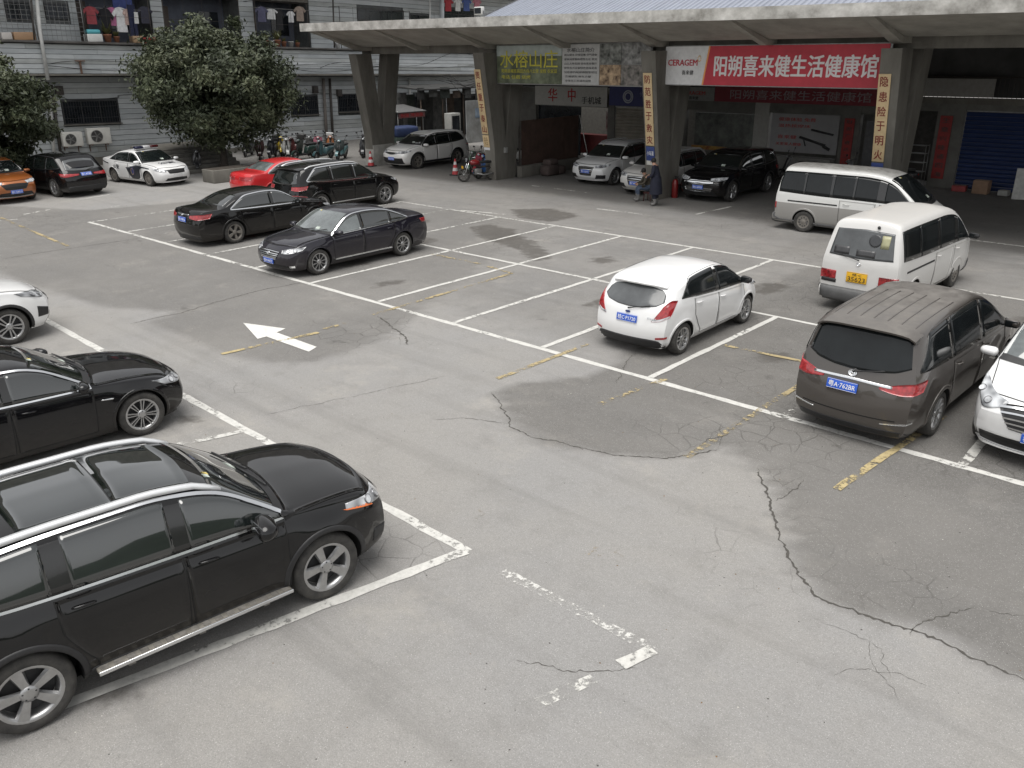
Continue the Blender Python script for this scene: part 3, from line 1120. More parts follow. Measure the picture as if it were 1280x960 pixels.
def build_car(name, sp, loc, rz, pm, label, group=None, cat='car'):
    c = Car(sp)
    L, W, H = c.L, c.W, c.H
    v, f = c.bodymesh()
    root = empty(name, (loc[0], loc[1], 0), rz, label, cat, group)
    sk = Skin(c, v, f)
    # ---- body shell with wheel openings cut out
    me = bpy.data.meshes.new('body')
    me.from_pydata(v, [], f)
    bm = bmesh.new()
    bm.from_mesh(me)
    bmesh.ops.remove_doubles(bm, verts=bm.verts, dist=1e-5)
    bmesh.ops.dissolve_degenerate(bm, dist=1e-5, edges=bm.edges)
    bmesh.ops.recalc_face_normals(bm, faces=bm.faces)
    bm.to_mesh(me)
    bm.free()
    me.materials.append(pm)
    me.materials.append(WELL())
    bo = link('body', me, root)
    cut = MB()
    ar = c.wr + sp.get('arch', .055)
    for cx in (c.sf, c.sr):
        for g in (-1, 1):
            n = 36
            y0, y1 = g * (W / 2 - .30), g * (W / 2 + .3)
            ring = [(L / 2 - cx + ar * math.cos(2 * math.pi * k / n), c.wr + ar * math.sin(2 * math.pi * k / n) - .005) for k in range(n)]
            vs = [(x, min(y0, y1), z) for x, z in ring] + [(x, max(y0, y1), z) for x, z in ring]
            fs = [tuple(range(n)), tuple(reversed(range(n, 2 * n)))] + [(i, n + i, n + (i + 1) % n, (i + 1) % n) for i in range(n)]
            cut.add(vs, fs, 1)
    cm = cut.mesh('cut', [WELL(), WELL()])
    bm = bmesh.new(); bm.from_mesh(cm); bmesh.ops.recalc_face_normals(bm, faces=bm.faces); bm.to_mesh(cm); bm.free()
    co = link('cut', cm)
    co.parent = root
    md = bo.modifiers.new('b', 'BOOLEAN')
    md.operation = 'DIFFERENCE'
    md.solver = 'EXACT'
    md.object = co
    bpy.context.view_layer.update()
    dg = bpy.context.evaluated_depsgraph_get()
    me2 = bpy.data.meshes.new_from_object(bo.evaluated_get(dg))
    bo.modifiers.clear()
    if len(me2.polygons) > 500:
        bo.data = me2
    bo.data.name = 'body'
    bpy.data.objects.remove(co)
    for p in bo.data.polygons:
        p.use_smooth = True
    try:
        bo.data.set_sharp_from_angle(angle=R(38))
    except Exception:
        pass

    Z = lambda k: k * H
    glass = GLASSD() if sp.get('glass') == 'dark' else GLASS()
    # ---- side windows on a black surround
    d = sp['dlo']
    a0, a1 = d['s'][0] * L, d['s'][1] * L
    lo_off, up_off = d.get('lo', .03), d.get('up', .075)
    def low(x): return c.belt(x) + lo_off + d.get('kick', 0) * max(0, (x - lerp(a0, a1, .62)) / (a1 - lerp(a0, a1, .62))) ** 2
    cr = sp.get('crown', .07)
    def upz(x):
        # the roof edge: section x is warped little between the pillars
        z = c.top(x) - cr - up_off + .045
        rs = d.get('rs')   # rear edge line: (s at belt, s at roof) fractions
        if rs:
            s0, s1 = rs[0] * L, rs[1] * L
            zb, zt_ = low(s0), c.top(s1) - cr - up_off + .045
            if x > s1:
                t = (x - s1) / (s0 - s1)
                z = min(z, lerp(zt_, zb, min(1, t) ** d.get('rp', 1.3)))
        return max(z, low(x) + .004)
    def chain(x0, x1, fn, n=26):
        return [(lerp(x0, x1, i / (n - 1)), 0, fn(lerp(x0, x1, i / (n - 1)))) for i in range(n)]
    pil = [(p[0] * L, p[1]) for p in d['pillars']]
    trim = CHROME() if d.get('chrome', True) else BLACKP()
    for g in (-1, 1):
        fr = MB()
        sk.panel(fr, chain(a0, a1, low), chain(a0, a1, upz), 'side', g, .003, 40, 8)
        fr.build('window_surround', mat('gloss_black_trim', (.012, .012, .012), .15, coat=.5, var=.1), root)
        edges = [a0] + [e for p in pil for e in (p[0] - p[1] / 2, p[0] + p[1] / 2)] + [a1]
        for i in range(0, len(edges), 2):
            x0, x1 = edges[i] + .015, edges[i + 1] - .015
            if x1 - x0 < .06:
                continue
            mb = MB()
            sk.panel(mb, chain(x0, x1, lambda x: low(x) + .014), chain(x0, x1, lambda x: max(low(x) + .016, upz(x) - .018)), 'side', g, .008, 24, 8)
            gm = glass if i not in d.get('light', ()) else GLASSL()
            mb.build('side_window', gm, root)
        if d.get('trim', True):
            tr = MB()
            pts = [(p[0], 0, p[2] - .006) for p in chain(a0, a1, low, 30)] + [(p[0], 0, p[2] + .008) for p in reversed(chain(a0, a1, upz, 30))]
            sk.ribbon(tr, pts, d.get('tw', .022), 'side', g, .010, 0, 110, True)
            tr.build('window_trim', trim, root)
    # ---- windscreen and rear window
    w = sp['ws']          # (s_low, y_low, s_up, y_up, bow)
    yl, yu = w[1] * W / 2, w[3] * W / 2
    nl = [((w[0] * L) + w[4] * (t * t), t * yl, 0) for t in [i / 8 - 1 for i in range(17)]]
    nu_ = [((w[2] * L) + w[4] * .55 * (t * t), t * yu, 0) for t in [i / 8 - 1 for i in range(17)]]
    mb = MB()
    sk.panel(mb, nl, nu_, 'top', 1, .005, 28, 14)
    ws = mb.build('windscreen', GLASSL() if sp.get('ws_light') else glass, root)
    mb = MB()
    sk.ribbon(mb, nl, .09, 'top', 1, .009, 0, 30)
    mb.build('cowl', BLACKP(), root)
    for q in (-.30, .18):
        mb = MB()
        pts = []
        for i in range(9):
            t = i / 8
            yy = lerp(q, q + .46, t) * W / 1.9
            xx = w[0] * L + w[4] * (yy / yl) ** 2 + lerp(-.02, .10, t) 
            h, n = sk.hit((xx, yy, 0), 'top')
            pts.append(h + n * .028)
        mb.tube(pts, .010, 6)
        mb.build('wiper', BLACKP(), root)
    # inspection stickers and papers behind the windscreen
    for (ys, t_, wd_, hg_, c_) in ((-.55, .88, .07, .07, (.45, .50, .45)), (-.47, .88, .06, .06, (.50, .40, .12)), (.30, .14, .16, .10, (.45, .44, .40))):
        mb = MB()
        xa = lerp(w[0], w[2], t_) * L + w[4] * (ys ** 2)
        y_ = ys * lerp(yl, yu, t_)
        dx_ = hg_ * .8
        sk.panel(mb, [(xa, y_ - wd_ / 2, 0), (xa, y_ + wd_ / 2, 0)], [(xa + dx_, y_ - wd_ / 2, 0), (xa + dx_, y_ + wd_ / 2, 0)], 'top', 1, .007, 4, 3)
        mb.build('sticker', mat('sticker_%d' % int(c_[0] * 100 + c_[2] * 10), c_, .4, var=.2, scale=30), ws)
    rg = sp['rg']
    mb = MB()
    if rg['mode'] == 'top':
        nl = [(rg['lo'][0] * L - rg['bow'] * t * t, t * rg['lo'][1] * W / 2, 0) for t in [i / 8 - 1 for i in range(17)]]
        nu_ = [(rg['up'][0] * L - rg['bow'] * .6 * t * t, t * rg['up'][1] * W / 2, 0) for t in [i / 8 - 1 for i in range(17)]]
        sk.panel(mb, nl, nu_, 'top', 1, .005, 28, 12)
    else:
        nl = [(0, y * W / 2, z * H) for y, z in rg['lo']]
        nu_ = [(0, y * W / 2, z * H) for y, z in rg['up']]
        sk.panel(mb, nl, nu_, 'rear', 1, .006, 30, 14)
    rgo = mb.build('rear_window', GLASSL() if rg.get('light') else (mat('grey_rear_glass', (.085, .09, .093), .16, var=.35, scale=1.2, coat=.25) if rg.get('grey') else glass), root)  # rear windows marked grey get a paler, rougher glass
    if rg['mode'] == 'rear' and rg.get('wiper', True):
        mb = MB()
        zc = rg['lo'][len(rg['lo']) // 2][1] * H
        pts = []
        for i in range(8):
            h, n = sk.hit((0, lerp(.0, -.42, i / 7) * rg.get('wdir', 1), zc + lerp(-.03, .055, i / 7)), 'rear')
            pts.append(h + n * .03)
        mb.tube(pts, [.016] + [.010] * 7, 6)
        mb.build('rear_wiper', BLACKP(), root)
    # ---- doors, handles
    for g in (-1, 1):
        for k, dr in enumerate(sp.get('doors', ())):
            x0, x1, xb1 = dr[0] * L, dr[1] * L, dr[2] * L      # front edge, rear edge at the belt, rear edge at the sill
            zb_ = c.zl + sp.get('sill', .10)
            seam = MB()
            def rear_x(t, x1=x1, xb1=xb1): return lerp(xb1, x1, min(1, max(0, (t - .12) / .5)) ** .8)
            if xb1 < x1 - .02:
                outl = [(x0, 0, c.belt(x0) - .012), (x0 + .015, 0, zb_ + .2), (x0 + .03, 0, zb_)] + [(xb1, 0, zb_)] + [(rear_x(t), 0, lerp(zb_, c.belt(x1) - .012, t)) for t in (.1, .2, .3, .4, .5, .6, .8, 1)]
            else:
                outl = [(x0, 0, c.belt(x0) - .012), (x0 + .015, 0, zb_ + .2), (x0 + .03, 0, zb_), (xb1, 0, zb_), (x1, 0, c.belt(x1) - .012)]
            dm = MB()
            nn = 10
            lowc = [(x0 + .03, 0, zb_), (xb1, 0, zb_)]
            # left & right side chains: panel between front edge chain and rear edge chain
            fc = [(lerp(x0 + .03, x0, t), 0, lerp(zb_, c.belt(x0) - .014, t)) for t in [i / nn for i in range(nn + 1)]]
            rc = [((rear_x(t) if xb1 < x1 - .02 else lerp(xb1, x1, t)), 0, lerp(zb_, c.belt(x1) - .014, t)) for t in [i / nn for i in range(nn + 1)]]
            sk.panel(dm, fc, rc, 'side', g, .0035, 22, 16)
            do = dm.build('door', pm, root)
            sk.ribbon(seam, outl, .011, 'side', g, .0045, 0, 90)
            seam.build('seam', mat('panel_gap', (.006, .006, .006), .9, var=0.1), do)
            # handle
            hx = x1 - sp.get('hin', .20)
            hz = c.belt(x1) - sp.get('hdn', .12)
            h0, n0 = sk.hit((hx - .10, 0, hz), 'side', g)
            h1, n1 = sk.hit((hx + .09, 0, hz + .012), 'side', g)
            hm = MB()
            hm.tube([h0 + n0 * -.004, h0.lerp(h1, .12) + n0 * .03, h0.lerp(h1, .5) + n0 * .036, h0.lerp(h1, .88) + n1 * .03, h1 + n1 * -.004], [.010, .012, .013, .012, .010], 6)
            hm.build('handle', CHROME() if sp.get('hchrome') else pm, do)
    # ---- wheel arch lips
    for g in (-1, 1):
        for cx in (c.sf, c.sr):
            mb = MB()
            lw = sp.get('lip', .035)
            zlow = c.zl + .04
            an0 = math.asin(max(-1, min(1, (zlow - c.wr) / (ar + .01))))
            ang = [lerp(an0, math.pi - an0, i / 22) for i in range(23)]
            inn = [(cx - (ar - .006) * math.cos(t), 0, c.wr - .005 + (ar - .006) * math.sin(t)) for t in ang]
            outr = [(cx - (ar + lw) * math.cos(t), 0, c.wr - .005 + (ar + lw) * math.sin(t)) for t in ang]
            sk.panel(mb, inn, outr, 'side', g, sp.get('lipoff', .008), 30, 4)
            mb.build('wheel_arch', BLACKP() if sp.get('clad') else pm, root)
    # ---- wheels
    tw = sp.get('tw', .225)
    for cx, nm in ((c.sf, 0), (c.sr, 1)):
        for g in (-1, 1):
            make_wheel(root, L / 2 - cx, g * (W / 2 - tw / 2 - sp.get('win', .012)), c.wr, tw, sp['rim'], g, sp.get('dirty', False), sp.get('steer', 0) if nm == 0 else 0)
    # ---- mirrors
    mx, mz = sp['mirror'][0] * L, sp['mirror'][1] * H
    for g in (-1, 1):
        h, n = sk.hit((mx, 0, mz), 'side', g)
        yb = abs(h.y)
        mb = MB()
        k_ = sp.get('msize', 1.0)
        m0 = len(mb.v)
        mb.box((h.x + .02, g * (yb + .03 + .125 * k_), mz + .045 * k_), (.15 * k_, .25 * k_, .165 * k_), 0, bev=.062 * k_)
        for vi in range(m0, len(mb.v)):      # the housing narrows forwards and outwards
            vx, vy, vz = mb.v[vi]
            t_ = max(0.0, (vx - h.x + .05) / .15)
            o_ = max(0.0, (abs(vy) - yb - .03) / (.25 * k_))
            cz_ = mz + .045 * k_
            mb.v[vi] = (vx - .05 * o_ * k_, vy, cz_ + (vz - cz_) * (1 - .28 * t_) * (1 - .22 * o_))
        mb.box((h.x - .01 - .068 * k_, g * (yb + .03 + .125 * k_), mz + .045 * k_), (.012, .18 * k_, .11 * k_), 2, bev=.005)
        mb.tube([(h.x + .03, g * (yb - .03), mz - .01), (h.x + .025, g * (yb + .07), mz + .01)], .026, 8, 1)
        mb.build('wing_mirror', [sp.get('mmat') or pm, BLACKP(), glass], root)
    # ---- lamps
    for g in (-1, 1):
        for nm, key_, mode in (('headlight', 'head', 'fc'), ('tail_light', 'tail', 'rc')):
            for lp in sp.get(key_, ()):
                mb = MB()
                mm = lp.get('mode', mode)
                sk.panel(mb, spline([(p[0], p[1] * W / 2, p[2] * H) for p in lp['lo']]), spline([(p[0], p[1] * W / 2, p[2] * H) for p in lp['up']]), mm, g, .010, 18, 7)
                m_ = {'head': CLEAR_LENS, 'red': RED_LENS, 'orange': ORANGE_LENS, 'dark': BLACKP, 'chrome': CHROME}[lp.get('m', 'head' if key_ == 'head' else 'red')]()
                lo_ = mb.build(lp.get('n', nm), m_, root)
                if nm == 'headlight' and lp.get('m', 'head') == 'head':
                    lo3 = [Vector((p[0], p[1] * W / 2, p[2] * H)) for p in lp['lo']]
                    up3 = [Vector((p[0], p[1] * W / 2, p[2] * H)) for p in lp['up']]
                    for t in (.32, .62):
                        q = resample(lo3, 11)[int(t * 10)].lerp(resample(up3, 11)[int(t * 10)], .5)
                        h, n = sk.hit(q, mm, g)
                        k = MB()
                        rot = n.to_track_quat('Y', 'Z').to_matrix().to_4x4()
                        k.lathe([(.055, .0), (.055, .012), (.045, .014), (.03, .008), (.001, .016)], 16, 0, Matrix.Translation(h + n * .006) @ rot, [0, 0, 1, 1])
                        k.build('projector', [mat('lamp_bezel', (.20, .20, .21), .2, metal=.6, var=.2), CLEAR_LENS()], lo_)
    # ---- grilles, bumper inserts and other trim laid on the front or rear
    for pt in sp.get('parts', ()):
        for g in ((1,) if pt['mode'] in ('front', 'rear', 'top') and not pt.get('both') else (-1, 1)):
            mb = MB()
            sc = lambda P: [(p[0], p[1] * W / 2, p[2] * H) for p in P]
            lo_, up_ = sc(pt['lo']), sc(pt['up'])
            if pt.get('sp', True):
                lo_, up_ = spline(lo_), spline(up_)
            m_ = pt['m']() if callable(pt['m']) else pt['m']
            if m_ == 'paint':
                m_ = pm
            sk.panel(mb, lo_, up_, pt['mode'], g, pt.get('off', .006), pt.get('nu', 24), pt.get('nv', 6))
            po = mb.build(pt['n'], m_, root)
            nb = pt.get('bars', 0)
            if nb:
                a, b = resample(lo_, 24), resample(up_, 24)
                for k in range(nb):
                    t = (k + .5) / nb
                    bar = MB()
                    sk.ribbon(bar, [p.lerp(q, t) for p, q in zip(a, b)], pt.get('bw', .02), pt['mode'], g, pt.get('off', .006) + .012, 0, 24)
                    bar.build('grille_bar', pt.get('bm', CHROME)(), po)
    # ---- roof rails
    if sp.get('rails'):
        rl = sp['rails']
        for g in (-1, 1):
            pts = []
            for i in range(22):
                x = lerp(rl[0], rl[1], i / 21) * L
                h, n = sk.hit((x, rl[2] * W / 2, 0), 'top', g)
                e = min(i, 21 - i)
                pts.append(h + Vector((0, 0, min(.045, .0 + e * .022))))
            mb = MB()
            for p in pts:
                pass
            n_ = len(pts)
            vs, fs = [], []
            hw, hh = rl[3] if len(rl) > 3 else .026, .018
            for p in pts:
                vs += [p + Vector((0, -hw, -hh * 1.4)), p + Vector((0, -hw * .8, hh)), p + Vector((0, hw * .8, hh)), p + Vector((0, hw, -hh * 1.4))]
            for i in range(n_ - 1):
                for k in range(4):
                    fs.append((i * 4 + k, i * 4 + (k + 1) % 4, i * 4 + 4 + (k + 1) % 4, i * 4 + 4 + k))
            fs += [(3, 2, 1, 0), tuple(range((n_ - 1) * 4, n_ * 4))]
            mb.add(vs, fs, 0, True)
            mb.build('roof_rail', mat('rail_silver', (.72, .73, .74), .30, metal=.35, var=.05), root)
    # ---- roof spoiler: a wedge that carries the roof past the rear window
    if sp.get('spoiler'):
        s0, s1, yf, bw_ = sp['spoiler']
        mb = MB()
        vs = []
        n_ = 17
        for i in range(n_):
            t = i / (n_ - 1) * 2 - 1
            y = t * yf * W / 2
            a_, _x = sk.hit((L - s0, y, 0), 'top')
            b_, _x = sk.hit((L - s0 - .25, y, 0), 'top')
            sl = (a_.z - b_.z) / .25
            e = Vector((-L / 2 + s1 + bw_ * t * t, y * .985, a_.z + sl * (s0 - s1) * .8 - .012))
            vs += [a_ + Vector((0, 0, .006)), a_.lerp(e, .5) + Vector((0, 0, .010)), e, e + Vector((.01, 0, -.028)), a_ + Vector((-.06, 0, -.10))]
        fs = []
        for i in range(n_ - 1):
            for k in range(5):
                fs.append((5 * i + k, 5 * i + 5 + k, 5 * i + 5 + (k + 1) % 5, 5 * i + (k + 1) % 5))
        fs += [(4, 3, 2, 1, 0), tuple(range(5 * n_ - 5, 5 * n_))]
        mb.add(vs, fs, 0, True)
        so_ = mb.build('spoiler', pm, root)
        try:
            so_.data.set_sharp_from_angle(angle=R(40))
        except Exception:
            pass
    # ---- hood panel seam
    hd = sp.get('hood')
    if hd:
        mb = MB()
        x0, y0, x1, y1 = hd[0] * L, hd[1] * W / 2, hd[2] * L, hd[3] * W / 2
        bw = hd[4] if len(hd) > 4 else .10
        lo_ = [(x0 + bw * t * t * 1.6, t * y0, 0) for t in [i / 8 - 1 for i in range(17)]]
        up_ = [(x1 + w[4] * .9 * t * t, t * y1, 0) for t in [i / 8 - 1 for i in range(17)]]
        sk.panel(mb, lo_, up_, 'top', 1, .004, 26, 20)
        ho = mb.build('bonnet', pm, root)
        sm = MB()
        for g in (-1, 1):
            e = [Vector(lo_[-1]).lerp(Vector(up_[-1]), t / 9) for t in range(10)]
            sk.ribbon(sm, e, .012, 'top', g, .006, 0, 20)
        sk.ribbon(sm, lo_, .012, 'top', 1, .006, 0, 24)
        sm.build('seam', mat('panel_gap', (.006, .006, .006), .9, var=0.1), ho)
    # ---- plates
    fp = sp.get('fplate')
    if fp:
        h, n = sk.hit((0, 0, fp[0] * H), 'front')
        plate(root, h + n * .014, 0, fp[1], fp[2] if len(fp) > 2 else False)
    rp = sp.get('rplate')
    if rp:
        h, n = sk.hit((0, rp[3] if len(rp) > 3 else 0, rp[0] * H), 'rear')
        plate(root, h + n * .014, math.pi, rp[1], rp[2] if len(rp) > 2 else False, h=.22 if '|' in rp[1] else .14, tilt=math.asin(max(-1, min(1, n.z))) * .8)
    return root, sk, c

def badge(root, sk, y, z, mode, r=.05, m=None, flat=.7):
    h, n = sk.hit((0, y, z), mode)
    mb = MB()
    mb.lathe([(r, 0), (r, .012), (r * .82, .016), (r * .76, .010), (r * .3, .010), (r * .25, .016), (.001, .016)], 24, 0, Matrix.Translation(h + n * .006) @ n.to_track_quat('Y', 'Z').to_matrix().to_4x4() @ Matrix.Diagonal((1, 1, flat, 1)))
    return mb.build('emblem', m or CHROME(), root)

def sign_text(root, sk, txt, y, z, mode, w, h, m, name='lettering', s=0):
    """lettering standing on the bodywork"""
    p, n = sk.hit((s, y, z), mode)
    if mode in ('rear', 'front'):
        zo = n
    else:
        zo = n
    up = Vector((0, 0, 1)) if abs(n.z) < .8 else Vector((-1, 0, 0))
    xr = up.cross(zo).normalized()
    up = zo.cross(xr).normalized()
    M = Matrix((xr, up, zo)).transposed().to_4x4()
    M.translation = p + n * .012
    mb = MB()
    add_text(mb, txt, w, h, M, 0, .003, .01)
    return mb.build(name, m, root)

# ------------------------------------------------------------------ vehicle shapes (lengths along as fractions of L, heights of H)
PLAN = [(0, .80), (.035, .89), (.09, .955), (.18, .985), (.35, 1), (.72, 1), (.88, .97), (.955, .92), (1, .84)]
SEDAN = dict(
    L=4.9, W=1.84, H=1.47, fo=.93, wb=2.83, wr=.33, tw=.225, rim='fivetwin', plan=PLAN,
    top=[(0, .44), (.010, .50), (.035, .555), (.10, .605), (.20, .645), (.262, .665), (.30, .735), (.36, .865), (.41, .95), (.46, .99), (.53, 1.0), (.62, .985), (.69, .945), (.76, .855), (.815, .775), (.85, .755), (.92, .75), (.968, .735), (.99, .68), (1, .60)],
    belt=[(0, .42), (.05, .53), (.15, .57), (.27, .615), (.5, .635), (.75, .665), (.87, .70), (.97, .69), (1, .57)],
    front=[(.14, .14), (.22, .03), (.33, .0), (.42, .03), (.52, .14)], rear=[(.14, .12), (.28, .02), (.42, 0), (.55, .03), (.68, .05), (.76, .10)],
    bowF=.30, bowR=.20, tumble=.36, crown=.065, shoulder=.035, zl=.17,
    dlo=dict(s=(.283, .805), pillars=[(.492, .075), (.70, .035)], rs=(.805, .655), up=.07),
    ws=(.262, .90, .412, .70, .13), rg=dict(mode='top', lo=(.818, .78), up=(.70, .64), bow=.05),
    doors=[(.285, .492, .492), (.495, .715, .665)], mirror=(.305, .655), hood=(.045, .80, .255, .92),
    head=[dict(lo=[(.10, .52, .43), (.22, .75, .43), (.48, .93, .475)], up=[(.12, .52, .475), (.26, .76, .505), (.60, .93, .53)])],
    tail=[dict(lo=[(4.85, .50, .56), (4.75, .78, .55), (4.50, .95, .57)], up=[(4.85, .50, .63), (4.72, .78, .64), (4.42, .95, .645)])],
    parts=[dict(n='grille', mode='front', m=BLACKP, lo=[(0, -.42, .36), (0, 0, .345), (0, .42, .36)], up=[(0, -.48, .46), (0, 0, .475), (0, .48, .46)], bars=4),
           dict(n='bumper_intake', mode='front', m=BLACKP, lo=[(0, -.7, .165), (0, 0, .155), (0, .7, .165)], up=[(0, -.62, .235), (0, 0, .25), (0, .62, .235)]),
           dict(n='rear_valance', mode='rear', m=BLACKP, lo=[(0, -.78, .145), (0, .78, .145)], up=[(0, -.74, .21), (0, .74, .21)])])
SUV = dict(
    L=4.7, W=1.86, H=1.68, fo=.92, wb=2.68, wr=.355, tw=.235, rim='five', plan=[(0, .84), (.03, .91), (.08, .965), (.18, .99), (.35, 1), (.75, 1), (.9, .985), (.96, .95), (1, .89)],
    top=[(0, .43), (.010, .49), (.03, .545), (.08, .595), (.17, .635), (.245, .66), (.285, .74), (.34, .85), (.385, .925), (.44, .97), (.53, 1.0), (.65, 1.0), (.8, .985), (.9, .965), (.965, .945), (.99, .925), (1, .89)],
    belt=[(0, .41), (.05, .53), (.14, .57), (.27, .605), (.5, .62), (.75, .645), (.9, .665), (1, .66)],
    front=[(.14, .16), (.24, .03), (.36, .0), (.45, .02), (.55, .12)],
    rear=[(.13, .10), (.25, .02), (.38, 0), (.48, .02), (.58, .08), (.70, .16), (.85, .30), (.95, .38)],
    bowF=.26, bowR=.17, tumble=.32, crown=.06, shoulder=.03, zl=.24, lr=1.1, bulge=.03, clad=True, lip=.05, spoiler=(.58, .26, .70, .10),
    dlo=dict(s=(.272, .90), pillars=[(.48, .085), (.685, .085)], rs=(.90, .80), up=.075, kick=.04),
    ws=(.246, .90, .378, .74, .12),
    rg=dict(mode='rear', lo=[(-.74, .655), (-.4, .635), (0, .63), (.4, .635), (.74, .655)], up=[(-.62, .86), (-.3, .885), (0, .89), (.3, .885), (.62, .86)]),
    doors=[(.275, .48, .48), (.483, .70, .655)], mirror=(.295, .635), hood=(.035, .80, .24, .92),
    head=[dict(lo=[(.08, .50, .455), (.22, .76, .46), (.48, .95, .50)], up=[(.10, .50, .505), (.26, .76, .53), (.60, .95, .545)])],
    tail=[dict(lo=[(4.62, .58, .50), (4.56, .80, .49), (4.36, .98, .51)], up=[(4.60, .58, .57), (4.5, .80, .585), (4.26, .98, .585)])],
    parts=[dict(n='grille', mode='front', m=BLACKP, lo=[(0, -.44, .37), (0, 0, .36), (0, .44, .37)], up=[(0, -.52, .475), (0, 0, .485), (0, .52, .475)], bars=3, bw=.025),
           dict(n='bumper_intake', mode='front', m=BLACKP, lo=[(0, -.76, .16), (0, 0, .15), (0, .76, .16)], up=[(0, -.62, .26), (0, 0, .27), (0, .62, .26)]),
           dict(n='rear_valance', mode='rear', m=BLACKP, lo=[(0, -.86, .15), (0, .86, .15)], up=[(0, -.84, .25), (0, -.6, .275), (0, .6, .275), (0, .84, .25)]),
           dict(n='sill_cladding', mode='side', m=BLACKP, lo=[(1.36, 0, .15), (3.16, 0, .15)], up=[(1.36, 0, .215), (3.16, 0, .215)], sp=False, off=.010)])

def der(base, **kw):
    import copy
    d = dict(base)
    for k in ('dlo', 'rg'):
        d[k] = dict(base[k])
    for k, v in kw.items():
        if k in ('dlo', 'rg') and not v.get('new'):
            d[k].update(v)
        else:
            d[k] = v
    return d

SUV3 = der(SUV,  # seven-seat SUV with long roof, foreground
    L=4.86, W=1.93, H=1.70, fo=.95, wb=2.79, wr=.375, tw=.245, rim='five', zl=.26, bulge=.035, arch=.06,
    front=[(.14, .14), (.24, .03), (.36, .0), (.45, .01), (.56, .06)],
    top=[(0, .47), (.010, .535), (.03, .59), (.08, .635), (.17, .663), (.250, .680), (.29, .75), (.34, .85), (.385, .925), (.44, .97), (.53, 1.0), (.65, 1.0), (.8, .985), (.9, .96), (.965, .935), (.99, .915), (1, .88)],
    belt=[(0, .43), (.05, .55), (.14, .585), (.27, .625), (.5, .64), (.75, .665), (.9, .685), (1, .67)],
    dlo=dict(s=(.275, .915), pillars=[(.475, .11), (.683, .13)], rs=(.92, .82), up=.07, kick=.05, tw=.024),
    ws=(.252, .91, .382, .77, .14), doors=[(.275, .478, .478), (.481, .70, .655)], rails=(.375, .90, .69, .036), msize=1.35, mirror=(.325, .650), shoulder=.075, hood=(.035, .80, .245, .92, .12),
    head=[dict(lo=[(.10, .60, .475), (.26, .80, .49), (.62, .97, .545)], up=[(.12, .58, .54), (.28, .78, .56), (.60, .95, .575)]),
          dict(n='indicator', m='orange', lo=[(.33, .86, .492), (.62, .97, .538)], up=[(.36, .86, .515), (.66, .97, .550)])],
    parts=SUV['parts'][:3] + [
        dict(n='sunroof', mode='top', m=GLASS, lo=[(2.06, -.60, 0), (2.0, 0, 0), (2.06, .60, 0)], up=[(2.735, -.62, 0), (2.735, 0, 0), (2.735, .62, 0)], nv=8),
        dict(n='rear_sunroof', mode='top', m=GLASS, lo=[(2.75, -.62, 0), (2.75, 0, 0), (2.75, .62, 0)], up=[(3.50, -.60, 0), (3.54, 0, 0), (3.50, .60, 0)], nv=8),
        dict(n='sill_cladding', mode='side', m=BLACKP, lo=[(1.40, 0, .155), (3.26, 0, .155)], up=[(1.40, 0, .215), (3.26, 0, .215)], sp=False, off=.010),
        dict(n='fog_lamp_recess', mode='fc', m=BLACKP, lo=[(.2, .66, .25), (.35, .90, .24)], up=[(.2, .66, .31), (.35, .90, .33)])])

SED_BM = der(SEDAN, L=4.91, W=1.86, H=1.46, fo=.84, wb=2.97, wr=.34, rim='eighttwin', zl=.16,
    top=[(0, .46), (.010, .52), (.03, .565), (.10, .62), (.20, .66), (.275, .68), (.315, .75), (.37, .865), (.42, .95), (.47, .99), (.54, 1.0), (.63, .985), (.70, .945), (.77, .855), (.825, .785), (.86, .765), (.92, .755), (.968, .735), (.99, .68), (1, .60)],
    dlo=dict(s=(.297, .825), pillars=[(.51, .07), (.73, .03)], rs=(.82, .67), light=()),
    ws=(.276, .90, .42, .70, .14), doors=[(.295, .51, .51), (.513, .735, .69)], mirror=(.322, .665), hood=(.03, .78, .27, .92),
    head=[dict(lo=[(.08, .50, .44), (.2, .75, .44), (.40, .92, .475)], up=[(.10, .50, .49), (.22, .76, .515), (.62, .93, .55)])],
    parts=SEDAN['parts'] + [dict(n='side_vent', mode='side', m=CHROME, lo=[(1.20, 0, .475), (1.36, 0, .49)], up=[(1.19, 0, .49), (1.37, 0, .50)], sp=False, nu=6, nv=3)])

